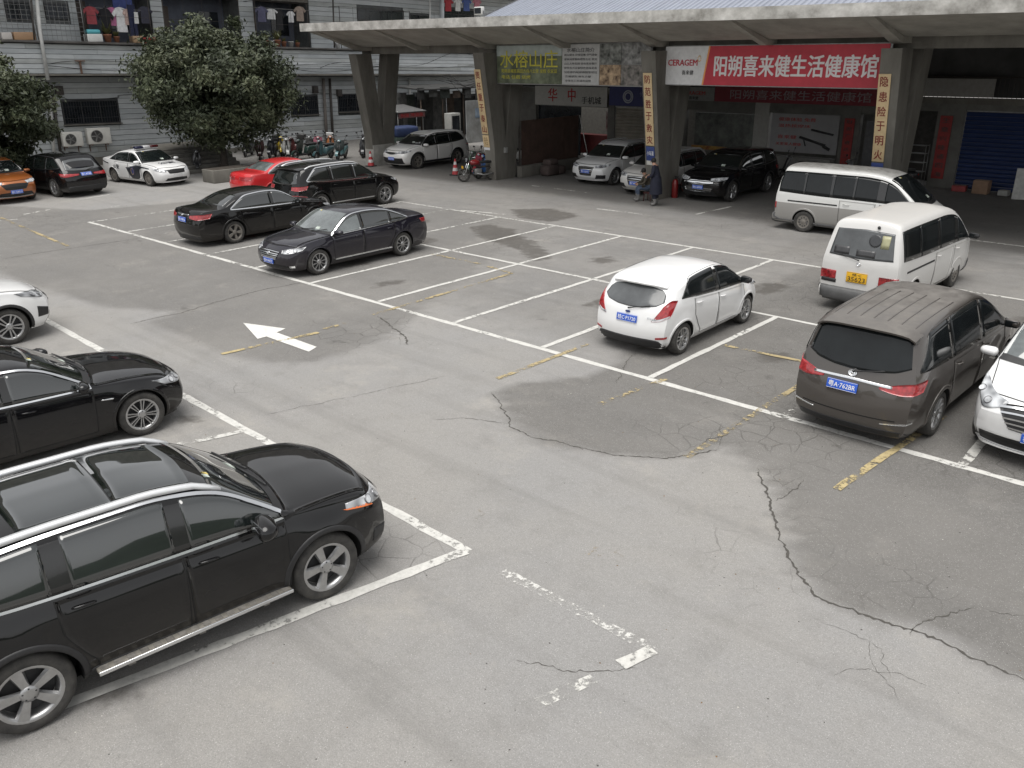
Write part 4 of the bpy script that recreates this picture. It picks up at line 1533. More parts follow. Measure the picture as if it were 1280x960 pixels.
SED_PASSAT = der(SEDAN, L=4.87, W=1.83, H=1.47, fo=.92, wb=2.81, rim='ten', dirty=False, zl=.18, ws_light=True, fplate=(.285, '桂H·A6027'),
    dlo=dict(s=(.283, .815), pillars=[(.485, .06), (.685, .035)], rs=(.815, .66), light=(0,), tw=.02),
    parts=[dict(n='grille', mode='front', m=BLACKP, lo=[(0, -.36, .345), (0, 0, .335), (0, .36, .345)], up=[(0, -.46, .455), (0, 0, .465), (0, .46, .455)], bars=4, bw=.016),
           dict(n='grille_frame', mode='front', m=CHROME, lo=[(0, -.36, .325), (0, 0, .315), (0, .36, .325)], up=[(0, -.36, .345), (0, 0, .335), (0, .36, .345)], off=.014),
           dict(n='bumper_intake', mode='front', m=BLACKP, lo=[(0, -.72, .155), (0, 0, .15), (0, .72, .155)], up=[(0, -.68, .225), (0, 0, .235), (0, .68, .225)]),
           dict(n='fog_lamp', mode='fc', m=CHROME, lo=[(.2, .70, .185), (.26, .84, .185)], up=[(.2, .70, .225), (.26, .84, .225)], sp=False),
           dict(n='side_moulding', mode='side', m=CHROME, lo=[(1.38, 0, .205), (3.32, 0, .205)], up=[(1.38, 0, .23), (3.32, 0, .23)], sp=False, off=.012),
           dict(n='rear_valance', mode='rear', m=BLACKP, lo=[(0, -.78, .145), (0, .78, .145)], up=[(0, -.74, .21), (0, .74, .21)])])

SED_CROWN = der(SEDAN, L=5.02, W=1.82, H=1.47, fo=.92, wb=2.925, wr=.335, rim='five', dirty=True, zl=.17, rplate=(.54, '桂C·98P26', False, .0),
    dlo=dict(s=(.283, .775), pillars=[(.485, .07)], rs=(.775, .655), light=(), tw=.026),
    tail=[dict(lo=[(4.99, .46, .58), (4.9, .76, .555), (4.60, .96, .575)], up=[(4.99, .46, .63), (4.88, .76, .65), (4.50, .96, .665)])],
    parts=[dict(n='bootlid_strip', mode='rear', m=CHROME, lo=[(0, -.36, .635), (0, .36, .635)], up=[(0, -.36, .655), (0, .36, .655)], off=.01)] + SEDAN['parts'])

SED_RED = der(SEDAN, L=4.6, W=1.78, H=1.45, fo=.9, wb=2.66, wr=.315, rim='fivetwin', zl=.17, rg=dict(light=True), hood=(.045, .80, .255, .92))

SED_POL = der(SEDAN, L=4.57, W=1.77, H=1.46, fo=.9, wb=2.58, wr=.315, rim='cover', dirty=True, zl=.17, fplate=(.30, '', 'white'),
    dlo=dict(s=(.283, .80), pillars=[(.485, .08), (.71, .03)], rs=(.80, .66), trim=False),
    parts=[dict(n='grille', mode='front', m=BLACKP, lo=[(0, -.42, .375), (0, 0, .365), (0, .42, .375)], up=[(0, -.50, .475), (0, 0, .485), (0, .50, .475)], bars=2, bm=BLACKP),
           dict(n='bumper_intake', mode='front', m=BLACKP, lo=[(0, -.62, .165), (0, 0, .155), (0, .62, .165)], up=[(0, -.54, .24), (0, 0, .25), (0, .54, .24)]),
           dict(n='side_stripe', mode='side', m=lambda: mat('police_stripe', (.03, .032, .04), .35, var=.2, scale=5), lo=[(.75, 0, .50), (1.35, 0, .50), (1.5, 0, .22), (2.1, 0, .20), (2.4, 0, .48)], up=[(.75, 0, .53), (1.35, 0, .57), (1.7, 0, .585), (2.1, 0, .52), (2.45, 0, .50)], off=.008, nu=26, nv=8),
           dict(n='rear_side_stripe', mode='side', m=lambda: mat('police_stripe', (.03, .032, .04), .35, var=.2, scale=5), lo=[(3.75, 0, .56), (4.3, 0, .62)], up=[(3.75, 0, .585), (4.3, 0, .65)], off=.008)])

SUV_TOU = der(SUV, L=4.79, W=1.94, H=1.71, fo=.92, wb=2.89, wr=.375, tw=.25, rim='fivetwin', zl=.25, clad=False, rails=(.40, .88, .72), dlo=dict(tw=.028),
    tail=[dict(lo=[(4.72, .56, .535), (4.62, .80, .525), (4.38, .98, .545)], up=[(4.70, .56, .60), (4.58, .80, .61), (4.3, .98, .62)])], rplate=(.42, ''),
    parts=SUV['parts'][:3] + SUV['parts'][4:] + [dict(n='side_moulding', mode='side', m=CHROME, lo=[(1.42, 0, .205), (3.34, 0, .205)], up=[(1.42, 0, .225), (3.34, 0, .225)], sp=False, off=.012)])

SUV_RAV = der(SUV, L=4.63, W=1.845, H=1.66, fo=.93, wb=2.66, wr=.36, rim='fivetwin', dirty=True, zl=.23, fplate=(.31, '桂A·5K108'), dlo=dict(chrome=False, s=(.272, .89)),
    parts=[dict(n='grille', mode='front', m=BLACKP, lo=[(0, -.50, .455), (0, 0, .42), (0, .50, .455)], up=[(0, -.52, .485), (0, 0, .485), (0, .52, .485)], bars=1),
           dict(n='bumper_intake', mode='front', m=BLACKP, lo=[(0, -.80, .17), (0, 0, .155), (0, .80, .17)], up=[(0, -.74, .335), (0, -.3, .33), (0, .3, .33), (0, .74, .335)], bars=2, bm=BLACKP)] + SUV['parts'][2:])

SUV_Q5 = der(SUV, L=4.63, W=1.90, H=1.65, fo=.88, wb=2.81, wr=.365, rim='ten', zl=.22, clad=False, fplate=(.36, '桂C·Q5031'), rails=(.40, .86, .72),
    parts=[dict(n='grille', mode='front', m=BLACKP, lo=[(0, -.30, .26), (0, 0, .255), (0, .30, .26)], up=[(0, -.42, .47), (0, 0, .48), (0, .42, .47)], bars=5, bw=.016),
           dict(n='bumper_intake', mode='fc', m=BLACKP, lo=[(.06, .52, .19), (.3, .88, .20)], up=[(.06, .56, .29), (.3, .88, .29)])] + SUV['parts'][2:])
SUV_Q3 = der(SUV_Q5, L=4.39, W=1.83, H=1.60, fo=.88, wb=2.60, wr=.345, rim='fivetwin', fplate=(.31, '桂C·W3172'))

SUV_HIGH2 = der(SUV, L=4.86, W=1.925, H=1.72, fo=.95, wb=2.79, wr=.375, rim='five', zl=.25, fplate=(.33, '桂C·6R920'),
    parts=[dict(n='grille', mode='front', m=CHROME, lo=[(0, -.62, .40), (0, 0, .385), (0, .62, .40)], up=[(0, -.66, .465), (0, 0, .475), (0, .66, .465)], bars=2, bm=BLACKP, bw=.022),
           dict(n='lower_grille', mode='front', m=CHROME, lo=[(0, -.52, .24), (0, 0, .235), (0, .52, .24)], up=[(0, -.62, .335), (0, 0, .345), (0, .62, .335)], bars=3, bm=BLACKP, bw=.02)] + SUV['parts'][1:])

SUV_BLK = der(SUV, L=4.75, W=1.92, H=1.64, fo=.92, wb=2.80, wr=.375, rim='fivetwin', zl=.23, clad=False, rg=dict(grey=True), rplate=(.545, '桂C·B7386'), dlo=dict(chrome=False),
    tail=[dict(lo=[(4.68, .30, .53), (4.62, .80, .50), (4.4, .98, .52)], up=[(4.66, .30, .56), (4.58, .80, .575), (4.3, .98, .59)])],
    rear=[(.13, .10), (.25, .02), (.38, 0), (.50, .03), (.60, .14), (.72, .36), (.85, .60), (.95, .76)], lr=1.6)
SUV_ORG = der(SUV, L=4.4, W=1.83, H=1.62, fo=.88, wb=2.64, wr=.35, rim='fivetwin', zl=.21, fplate=(.28, '桂C·D8519'),
    parts=[dict(n='grille', mode='front', m=BLACKP, lo=[(0, -.40, .335), (0, 0, .32), (0, .40, .335)], up=[(0, -.56, .455), (0, 0, .47), (0, .56, .455)], bars=3, bm=BLACKP),
           dict(n='lower_bumper', mode='front', m=CHROME, lo=[(0, -.72, .16), (0, 0, .15), (0, .72, .16)], up=[(0, -.70, .185), (0, 0, .175), (0, .70, .185)], off=.012)] + SUV['parts'][1:])
SUV_WHT = der(SUV, L=4.67, W=1.84, H=1.70, fo=.93, wb=2.70, wr=.36, rim='fivetwin', zl=.22,
    head=[dict(lo=[(.16, .58, .485), (.26, .78, .475), (.60, .97, .535)], up=[(.18, .58, .53), (.30, .78, .56), (.72, .96, .58)])],
    parts=SUV['parts'] + [dict(n='fog_recess', mode='fc', m=BLACKP, lo=[(.2, .72, .26), (.36, .94, .26)], up=[(.2, .74, .345), (.36, .94, .39)])])

HATCH = der(SEDAN, L=3.97, W=1.722, H=1.47, fo=.83, wb=2.489, wr=.305, tw=.20, rim='fivetwin', zl=.18,
    top=[(0, .45), (.010, .50), (.03, .55), (.09, .60), (.17, .64), (.225, .665), (.27, .74), (.33, .855), (.39, .945), (.45, .985), (.53, 1.0), (.65, .99), (.78, .962), (.88, .928), (.95, .898), (.985, .875), (1, .845)],
    belt=[(0, .42), (.05, .53), (.14, .57), (.27, .605), (.5, .635), (.70, .675), (.85, .71), (1, .70)],
    plan=[(0, .82), (.03, .90), (.09, .96), (.2, .99), (.4, 1), (.72, 1), (.86, .985), (.95, .94), (1, .88)],
    rear=[(.13, .10), (.22, .02), (.34, 0), (.47, .03), (.58, .07), (.65, .12), (.78, .31), (.90, .46)], lr=1.05, bowR=.22, tumble=.34, crown=.06, redge=.10, bulge=.03, spoiler=(.64, .31, .68, .12),
    dlo=dict(s=(.245, .85), pillars=[(.515, .07)], rs=(.855, .74), up=.04, lo=.018, chrome=False, trim=False, rp=1.5), glass='dark',
    ws=(.226, .88, .385, .72, .14),
    rg=dict(new=True, mode='rear', grey=True, lo=[(-.74, .70), (-.60, .655), (-.3, .625), (0, .615), (.3, .625), (.60, .655), (.74, .70)], up=[(-.70, .775), (-.60, .825), (-.3, .855), (0, .863), (.3, .855), (.60, .825), (.70, .775)]),
    doors=[(.255, .515, .515), (.518, .745, .68)], mirror=(.29, .66), hood=(.04, .78, .22, .90), hin=.16, mmat=BLACKP(),
    head=[dict(lo=[(.14, .56, .46), (.3, .78, .48), (.70, .95, .56)], up=[(.15, .56, .50), (.3, .76, .55), (.72, .93, .60)])],
    tail=[dict(lo=[(3.92, .60, .475), (3.84, .74, .49), (3.70, .90, .545)], up=[(3.76, .76, .655), (3.62, .84, .72), (3.48, .90, .72)]),
          dict(n='reflector', mode='rc', lo=[(3.9, .70, .255), (3.8, .92, .27)], up=[(3.9, .70, .28), (3.8, .92, .295)]),
          dict(n='reversing_light', m='head', lo=[(3.92, .61, .478), (3.84, .74, .492), (3.72, .88, .54)], up=[(3.92, .63, .505), (3.84, .75, .515), (3.72, .88, .56)])],
    rplate=(.475, '桂C·P1720'),
    parts=SEDAN['parts'][:2] + [dict(n='rear_bumper_insert', mode='rear', m=BLACKP, lo=[(0, -.86, .13), (0, 0, .125), (0, .86, .13)], up=[(0, -.80, .20), (0, -.66, .245), (0, 0, .245), (0, .66, .245), (0, .80, .20)])])

MPV = der(SUV, glass='dark', L=5.1, W=1.86, H=1.79, fo=.95, wb=3.05, wr=.345, tw=.225, rim='ten', zl=.20, clad=False, bulge=.02, crown=.06, redge=.12, spoiler=(.56, .22, .76, .10),
    top=[(0, .40), (.010, .46), (.03, .505), (.07, .55), (.14, .59), (.19, .615), (.23, .69), (.29, .81), (.35, .905), (.41, .965), (.5, 1.0), (.65, 1.0), (.8, .985), (.9, .965), (.965, .945), (.99, .92), (1, .88)],
    belt=[(0, .38), (.05, .49), (.12, .53), (.22, .565), (.5, .585), (.75, .61), (.9, .63), (1, .62)],
    rear=[(.12, .10), (.2, .02), (.33, 0), (.46, .03), (.55, .08), (.66, .15), (.80, .26), (.93, .36)], lr=1.0, bowR=.20, tumble=.30,
    dlo=dict(s=(.22, .935), pillars=[(.455, .08), (.715, .07)], rs=(.94, .87), up=.08, chrome=False, kick=.0, rp=1.0, trim=False),
    ws=(.192, .90, .345, .76, .15),
    rg=dict(mode='rear', lo=[(-.78, .675), (-.6, .635), (-.3, .612), (0, .605), (.3, .612), (.6, .635), (.78, .675)], up=[(-.70, .86), (-.62, .885), (-.3, .905), (0, .91), (.3, .905), (.62, .885), (.70, .86)]),
    doors=[(.225, .455, .455), (.458, .71, .69)], mirror=(.262, .60), hood=(.03, .78, .185, .90),
    head=[dict(lo=[(.16, .46, .44), (.22, .70, .40), (.30, .88, .455), (.62, .96, .52)], up=[(.17, .46, .475), (.26, .72, .50), (.5, .90, .54), (.80, .96, .56)])],
    tail=[dict(lo=[(5.12, .52, .50), (5.02, .80, .475), (4.78, .98, .50)], up=[(5.12, .52, .515), (5.0, .80, .56), (4.66, .98, .585)])],
    rplate=(.465, '粤A·762BR', False, .10),
    parts=[dict(n='tailgate_strip', mode='rear', m=CHROME, lo=[(0, -.60, .515), (0, 0, .525), (0, .60, .515)], up=[(0, -.60, .535), (0, 0, .545), (0, .60, .535)], off=.012),
           dict(n='rear_bumper_seam', mode='rear', m=lambda: mat('panel_gap', (.006, .006, .006), .9, var=0.1), lo=[(0, -.72, .262), (0, 0, .255), (0, .72, .262)], up=[(0, -.72, .270), (0, 0, .263), (0, .72, .270)], off=.004),
           dict(n='rear_valance', mode='rear', m=BLACKP, lo=[(0, -.86, .12), (0, .86, .12)], up=[(0, -.84, .165), (0, -.6, .175), (0, .6, .175), (0, .84, .165)]),
           dict(n='rear_bumper_trim', mode='rc', m=CHROME, lo=[(5.1, .56, .225), (4.9, .96, .25)], up=[(5.1, .56, .235), (4.9, .96, .262)], sp=False)])
MPV_WHT = der(MPV, L=5.07, W=1.92, H=1.87, rplate=None, fplate=(.265, '桂C·V1968'), ws_light=True, mmat=None, steer=0,
    parts=[dict(n='grille', mode='front', m=BLACKP, lo=[(0, -.40, .30), (0, 0, .29), (0, .40, .30)], up=[(0, -.60, .455), (0, -.3, .475), (0, .3, .475), (0, .60, .455)], bars=5, bw=.022),
           dict(n='bumper_intake', mode='front', m=BLACKP, lo=[(0, -.84, .155), (0, -.5, .135), (0, .5, .135), (0, .84, .155)], up=[(0, -.84, .22), (0, -.55, .225), (0, .55, .225), (0, .84, .22)], bars=1, bm=BLACKP),
           dict(n='chin_strip', mode='front', m='paint', lo=[(0, -.86, .11), (0, .86, .11)], up=[(0, -.86, .14), (0, -.5, .125), (0, .5, .125), (0, .86, .14)], off=.02)] + MPV['parts'][2:3] + MPV['parts'][4:])

VAN = der(SUV, L=4.84, W=1.70, H=1.98, fo=1.15, wb=2.59, wr=.32, tw=.19, rim='steel', dirty=True, zl=.22, clad=False, glass='dark', spoiler=None, bulge=.006, crown=.075, redge=.16, shoulder=.012, tumble=.19, bowF=.16, bowR=.07, bowp=4,
    plan=[(0, .86), (.03, .92), (.08, .965), (.16, 1), (.5, 1), (.9, 1), (.97, .985), (1, .955)],
    top=[(0, .44), (.015, .485), (.045, .525), (.075, .55), (.10, .60), (.15, .71), (.20, .82), (.245, .905), (.285, .95), (.34, .98), (.45, 1.0), (.7, 1.0), (.9, .995), (.97, .985), (.99, .97), (1, .945)],
    belt=[(0, .41), (.045, .485), (.09, .525), (.2, .54), (.5, .55), (.9, .555), (1, .55)],
    front=[(.12, .10), (.2, .01), (.32, .0), (.42, .03), (.5, .07)], rear=[(.1, .06), (.16, .0), (.24, .0), (.26, .07), (.5, .08), (.7, .15), (.9, .26), (.97, .31)], lf=.6, lr=.7,
    dlo=dict(s=(.10, .965), pillars=[(.315, .16), (.555, .10)], rs=None, up=.15, lo=.035, trim=False, chrome=False, rp=1),
    ws=(.088, .88, .265, .80, .10), ws_light=False,
    rg=dict(new=True, mode='rear', lo=[(-.80, .60), (0, .585), (.80, .60)], up=[(-.70, .875), (0, .89), (.70, .875)], wiper=True, grey=True, wdir=-1),
    doors=[(.115, .315, .315), (.34, .555, .555)], mirror=(.15, .57), mmat=BLACKP(), hood=None, hchrome=False,
    head=[dict(mode='front', lo=[(0, .52, .33), (0, .88, .34)], up=[(0, .52, .41), (0, .86, .41)])],
    tail=[dict(mode='rear', lo=[(0, .54, .335), (0, .88, .335)], up=[(0, .54, .43), (0, .88, .43)]), dict(mode='side', lo=[(4.66, 0, .335), (4.76, 0, .335)], up=[(4.66, 0, .43), (4.74, 0, .43)])],
    parts=[dict(n='grille', mode='front', m=BLACKP, lo=[(0, -.48, .335), (0, .48, .335)], up=[(0, -.48, .405), (0, .48, .405)], bars=3),
           dict(n='front_bumper', mode='front', m=lambda: mat('grey_bumper', (.09, .09, .09), .6, var=.2), lo=[(0, -.92, .13), (0, .92, .13)], up=[(0, -.92, .26), (0, .92, .26)], off=.03),
           dict(n='rear_bumper', mode='rear', m=lambda: mat('grey_bumper', (.09, .09, .09), .6, var=.2), lo=[(0, -.95, .12), (0, .95, .12)], up=[(0, -.95, .255), (0, .95, .255)], off=.03),
           dict(n='door_track', mode='side', m=BLACKP, lo=[(2.75, 0, .455), (4.3, 0, .455)], up=[(2.75, 0, .475), (4.3, 0, .475)], sp=False)])
VAN_HI = der(VAN, L=4.84, W=1.69, H=1.98, dlo=dict(pillars=[(.315, .20), (.478, .03), (.615, .06), (.79, .03)], s=(.10, .955)), rg=dict(grey=False))
VAN_JB = der(VAN, rplate=(.385, '桂·C|35623', True, .0), dlo=dict(pillars=[(.30, .18), (.52, .12), (.74, .025)], s=(.10, .93)))

# ================================================================== vehicles in the lot
BLK = paint('black_paint', (.0035, .0035, .0045), rough=.25, dirt=.10, spec=.05)
BLKD = paint('dusty_black_paint', (.0035, .0035, .004), rough=.3, dirt=.30, spec=.05, dirtcol=(.11, .10, .088), topd=.02)
NAVY = paint('dark_violet_paint', (.010, .009, .017), metal=.2, rough=.3, dirt=.18, spec=.2)
WHT = paint('white_paint', (.78, .78, .775), rough=.35, dirt=.12)
WHTD = paint('greyish_white_paint', (.66, .65, .63), rough=.4, dirt=.45, topd=.30, dirtcol=(.30, .28, .25))
PEARL = paint('pearl_white_paint', (.80, .79, .77), rough=.35, dirt=.12)
BROWN = paint('brown_metallic_paint', (.060, .052, .046), metal=.25, rough=.3, dirt=.10, topd=.50, dirtcol=(.25, .235, .215))  # pale upward faces: roof dust plus its sky reflection put into the colour
REDP = paint('red_paint', (.52, .018, .022), rough=.3, dirt=.2)
ORNG = paint('orange_paint', (.36, .11, .025), metal=.3, rough=.3, dirt=.25)
TWOT = paint('white_over_silver_paint', (.70, .70, .68), rough=.38, dirt=.4, topd=.65, dirtcol=(.15, .145, .13), lower=(.85, (.30, .29, .275)))

def anchor(sp, px, py, local, rz):
    """where the car stands, from the pixel of one of its points (given height above ground)"""
    P = gnd(px, py, local[2])
    c, s = math.cos(rz), math.sin(rz)
    return (P.x - c * local[0] + s * local[1], P.y - s * local[0] - c * local[1])

def wheel_pt(sp, axle, side):
    return (sp['L'] / 2 - sp['fo'] - (sp['wb'] if axle == 'R' else 0), side * (sp['W'] / 2 - .06), 0)

def put(name, sp, px, py, loc, deg, pm, label, group=None, cat='car'):
    rz = R(deg)
    if isinstance(loc, tuple) and isinstance(loc[0], str):
        loc = wheel_pt(sp, *loc)
    return build_car(name, sp, anchor(sp, px, py, loc, rz), rz, pm, label, group, cat)

# near left row
suv, sk, c = put('parked_car', SUV3, 411, 745, ('F', -1), 83.4, BLKD, 'big black SUV with silver roof rails, glass roof panels and side running boards')
for g in (-1, 1):      # running boards
    mb = MB()
    x0, x1 = 2.43 - 1.38, 2.43 - 3.22
    mb.box(((x0 + x1) / 2, g * .965, .335), (x0 - x1, .13, .035), 0, bev=.012)
    mb.box(((x0 + x1) / 2, g * 1.028, .34), (x0 - x1, .014, .04), 1, bev=.006)
    for k in range(16):
        mb.box((lerp(x0 - .06, x1 + .06, k / 15), g * .97, .354), (.07, .07, .006), 2)
    for k in (.15, .5, .85):
        mb.box((lerp(x0, x1, k), g * .9, .30), (.06, .2, .04), 2)
    mb.build('running_board', [mat('dusty_aluminium', (.34, .32, .28), .5, metal=.5, var=.25, scale=7), CHROME(), mat('grey_rubber', (.17, .16, .145), .8, var=.4, scale=12)], suv)
mb = MB()
mb.box((2.43 - 1.72, -.42, 1.318), (.10, .18, .05), 0, bev=.02)
put('parked_car', SED_BM, 182, 543, ('F', -1), 85, BLK, 'glossy black saloon with double-spoke rims parked beside the big black SUV')
put('parked_car', SUV_WHT, 17, 430, ('F', -1), 87, WHT, 'white crossover beside the glossy black saloon, only its nose showing')

# along the left building
put('parked_car', SUV_ORG, 41, 248, ('F', 1), 3, ORNG, 'copper orange SUV under the leafy tree, nose pointing out')
sb, skb, cb = put('parked_car', SUV_BLK, 124, 239, ('R', -1), 186, BLK, 'black coupe-like SUV with its tail out, between orange SUV and police car')
pol, skp, cpol = put('police_car', SED_POL, 188, 233, ('F', -1), 8, WHT, 'white police saloon with roof light bar and dark side emblem stripe', cat='police car')
# light bar, bonnet words, door emblem
h, n = skp.hit((2.05, 0, 0), 'top')
lb = MB()
lb.box((h.x, 0, h.z + .035), (.22, 1.05, .03), 1, bev=.01)
bar = lb.build('light_bar', [BLACKP(), mat('bar_base', (.5, .5, .5), .4, var=.1)], pol)
for y0, y1, m_ in ((-.56, -.18, mat('blue_dome', (.010, .012, .045), .15, coat=.8, var=.2)), (.18, .56, mat('red_dome', (.07, .008, .010), .15, coat=.8, var=.2)), (-.16, .16, mat('siren_white', (.55, .55, .56), .4, var=.2))):
    q = MB()
    q.box((h.x, (y0 + y1) / 2, h.z + .10), (.24, y1 - y0, .11), 0, bev=.035)
    q.build('light_dome', m_, bar)
dkl = mat('dark_lettering', (.03, .032, .045), .4, var=.1)
hh, nn = skp.hit((.72, 0, 0), 'top')
up = Vector((-1, 0, 0)); up = (up - nn * up.dot(nn)).normalized()
xr = up.cross(nn).normalized()
M = Matrix((xr, up, nn)).transposed().to_4x4(); M.translation = hh + nn * .012
q = MB(); add_text(q, '公安', .78, .30, M, 0, .003, .01); q.build('bonnet_lettering', dkl, pol)
for g in (-1, 1):
    p_, n_ = skp.hit((3.15, 0, .72), 'side', g)
    zo = n_; up = Vector((0, 0, 1)); xr = up.cross(zo).normalized(); up = zo.cross(xr)
    M = Matrix((xr, up, zo)).transposed().to_4x4(); M.translation = p_ + n_ * .014
    q = MB(); add_text(q, '公安', .42, .17, M, 0, .003, .01); q.build('door_lettering', dkl, pol)
    p_, n_ = skp.hit((1.95, 0, .58), 'side', g)
    q = MB()
    q.lathe([(.15, 0), (.15, .006), (.12, .008), (.1, .004), (.001, .008)], 20, 0, Matrix.Translation(p_ + n_ * .012) @ n_.to_track_quat('Y', 'Z').to_matrix().to_4x4() @ Matrix.Diagonal((.85, 1, 1.15, 1)), [0, 0, 1, 0])
    q.build('shield_emblem', [mat('shield_blue', (.04, .05, .16), .4, var=.2), mat('shield_gold', (.45, .30, .06), .4, var=.2)], pol)

# rows in the middle of the lot
put('parked_car', SED_RED, 286, 221, (-SED_RED['L'] / 2 + .12, SED_RED['W'] / 2 - .15, .85), 90, REDP, 'red saloon parked behind the black SUV')
tou, skt, ct = put('parked_car', SUV_TOU, 482, 255, ('F', -1), 90, BLKD, 'black SUV with chrome window trim standing next to the red saloon')
crw, skc, cc = put('parked_car', SED_CROWN, 295, 304, ('R', -1), 90, BLKD, 'long black saloon with red wrap-round tail lights and dusty five-spoke rims')
badge(crw, skc, 0, .63 * SED_CROWN['H'], 'rear', .045)
pas, skps, cps = put('parked_car', SED_PASSAT, 400, 343, ('F', 1), -90, NAVY, 'dark violet saloon with chrome grille and many-spoke rims, facing the arrow')
badge(pas, skps, 0, .415 * SED_PASSAT['H'], 'front', .06)
hat, skh, ch = put('parked_car', HATCH, 850, 442, ('R', -1), 91, WHT, 'small white hatchback with tall red tail lights, alone in its bay')
badge(hat, skh, 0, .555 * HATCH['H'], 'rear', .05, mat('badge_blue', (.02, .04, .16), .3, var=.1), .45)
sign_text(hat, skh, 'Fiesta', -.50, .515 * HATCH['H'], 'rear', .17, .035, CHROME(), 'model_lettering')
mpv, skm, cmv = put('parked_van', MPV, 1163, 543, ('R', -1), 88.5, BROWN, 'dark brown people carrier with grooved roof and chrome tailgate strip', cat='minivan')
badge(mpv, skm, 0, .575 * MPV['H'], 'rear', .065)
for k in range(7):      # pressed ribs on the rear of the roof
    mb = MB()
    yy = lerp(-.58, .58, k / 6)
    pts = []
    for i in range(10):
        h, n = skm.hit((lerp(3.05, 4.62, i / 9), yy, 0), 'top')
        pts.append(h + n * (-.006 if i in (0, 9) else .001))
    mb.tube(pts, .012, 6)
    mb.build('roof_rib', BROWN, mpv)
put('parked_van', MPV_WHT, 1214, 545, (MPV_WHT['L'] / 2 - .30, -MPV_WHT['W'] / 2 + .10, .22), -90, WHT, 'white people carrier with barred chrome grille facing out, beside the brown one', cat='minivan')
jb, skj, cj = put('parked_van', VAN_JB, 1188, 358, ('F', -1), 88, WHTD, 'dirty white minibus with yellow rear number plate', cat='van')
badge(jb, skj, 0, .53 * VAN_JB['H'], 'rear', .045)
mb = MB()
h, n = skj.hit((0, -.25, 1.82), 'rear')
mb.ell(h + n * .03, (.035, .035, .035), 8, 6)
mb.tube([h, h + n * .03], .012, 6)
mb.build('rear_camera', BLACKP(), jb)
for (y_, z_, w_, h_, nm_, c_) in ((-.45, 1.55, .17, .26, 'window_notice', (.34, .33, .20)), (.42, 1.30, .34, .16, 'seat_back', (.05, .05, .052)), (-.1, 1.28, .40, .14, 'seat_back', (.05, .05, .052))):
    mb = MB()
    skj.panel(mb, [(0, y_ - w_ / 2, z_ - h_ / 2), (0, y_ + w_ / 2, z_ - h_ / 2)], [(0, y_ - w_ / 2, z_ + h_ / 2), (0, y_ + w_ / 2, z_ + h_ / 2)], 'rear', 1, .009, 6, 4)
    mb.build(nm_, mat('van_' + nm_, c_, .25, var=.2, scale=6), jb)
mb = MB()
h, n = skj.hit((0, -.24, 1.56), 'rear')
mb.lathe([(.13, .004), (.13, .012), (.10, .014), (.04, .010), (.001, .012)], 22, 0, Matrix.Translation(h + n * .004) @ n.to_track_quat('Y', 'Z').to_matrix().to_4x4())
mb.build('window_fan', mat('fan_grey', (.045, .047, .05), .3, var=.2), jb)
for g in (-1, 1):
    mb = MB()
    W_, H_ = VAN_JB['W'], VAN_JB['H']
    skj.panel(mb, [(0, .26 * W_, .30 * H_), (0, .46 * W_, .30 * H_)], [(0, .26 * W_, .338 * H_), (0, .46 * W_, .338 * H_)], 'rear', g, .012, 8, 3)
    mb.build('lamp_surround', BLACKP(), jb)
hi, skhi, chi = put('parked_van', VAN_HI, 1003, 290, ('R', -1), 0, TWOT, 'long minibus, white above and grey below, broadside beside the pillar', cat='van')
q = MB()
p_, n_ = skhi.hit((.98, 0, .98), 'side', -1)
zo = n_; up = Vector((0, 0, 1)); xr = up.cross(zo).normalized(); up = zo.cross(xr)
M = Matrix((xr, up, zo)).transposed().to_4x4(); M.translation = p_ + n_ * .012
q = MB(); add_text(q, '阳朔县旅游客运', .72, .10, M, 0, .003, .005); q.build('door_lettering', mat('grey_lettering', (.12, .12, .13), .5, var=.1), hi)

# under the canopy
put('parked_car', SUV_RAV, 522.5, 211, ('F', 1), -90, PEARL, 'dusty pearl white SUV with black lower nose beside the forked pillar')
put('parked_car', SUV_Q5, 768, 231.6, ('F', 1), -90, WHT, 'white SUV with tall barred grille under the painted resort billboard')
put('parked_car', SUV_Q3, 793, 229, (SUV_Q3['L'] / 2 - .02, 0, .50), -90, WHTD, 'greyish white SUV partly hidden behind the pillar and two people')
put('parked_car', SUV_HIGH2, 914, 252, ('F', 1), -90, BLK, 'black SUV with chrome slatted nose under the red banner')

# ================================================================== buildings
CONC = mat('weathered_concrete', (.30, .285, .255), .9, var=.3, scale=1.6, bump=.4, bscale=25, col2=(.38, .365, .33))
CONCD = mat('grey_concrete', (.13, .122, .105), .9, var=.28, scale=1.2, bump=.4, bscale=25, col2=(.19, .18, .158), stretch=(1, 1, .35))
FASC = mat('stained_fascia', (.34, .325, .29), .9, var=.45, scale=2.6, bump=.3, bscale=30, stretch=(.5, 1, .6), col2=(.66, .645, .61))
TILES = [mat('glazed_tile_%s' % n, c, .35, var=.16, scale=1.4, stretch=(1, .5, 2), col2=c2) for n, c, c2 in
         (('pale', (.50, .53, .54), (.58, .60, .605)), ('grey', (.44, .47, .485), (.53, .555, .56)), ('stained', (.37, .385, .375), (.50, .52, .515)))]
JOINT = mat('tile_joint', (.11, .115, .115), .95, var=.3, scale=3)
DKFR = mat('dark_window_frame', (.05, .05, .052), .5, var=.2)
DKGL = mat('dark_window_glass', (.018, .021, .025), .12, var=.5, scale=1.0, coat=.2)
PIPEW = mat('white_pvc', (.56, .56, .54), .5, var=.15, scale=3)
PIPED = mat('dark_iron_pipe', (.055, .047, .042), .6, var=.3, scale=3)
STEEL = mat('galvanised_steel', (.25, .25, .245), .45, metal=.5, var=.25)
CABLE = mat('black_cable', (.012, .012, .012), .6, var=.1)
RUST = mat('rusty_steel', (.13, .075, .05), .8, var=.4, scale=8)

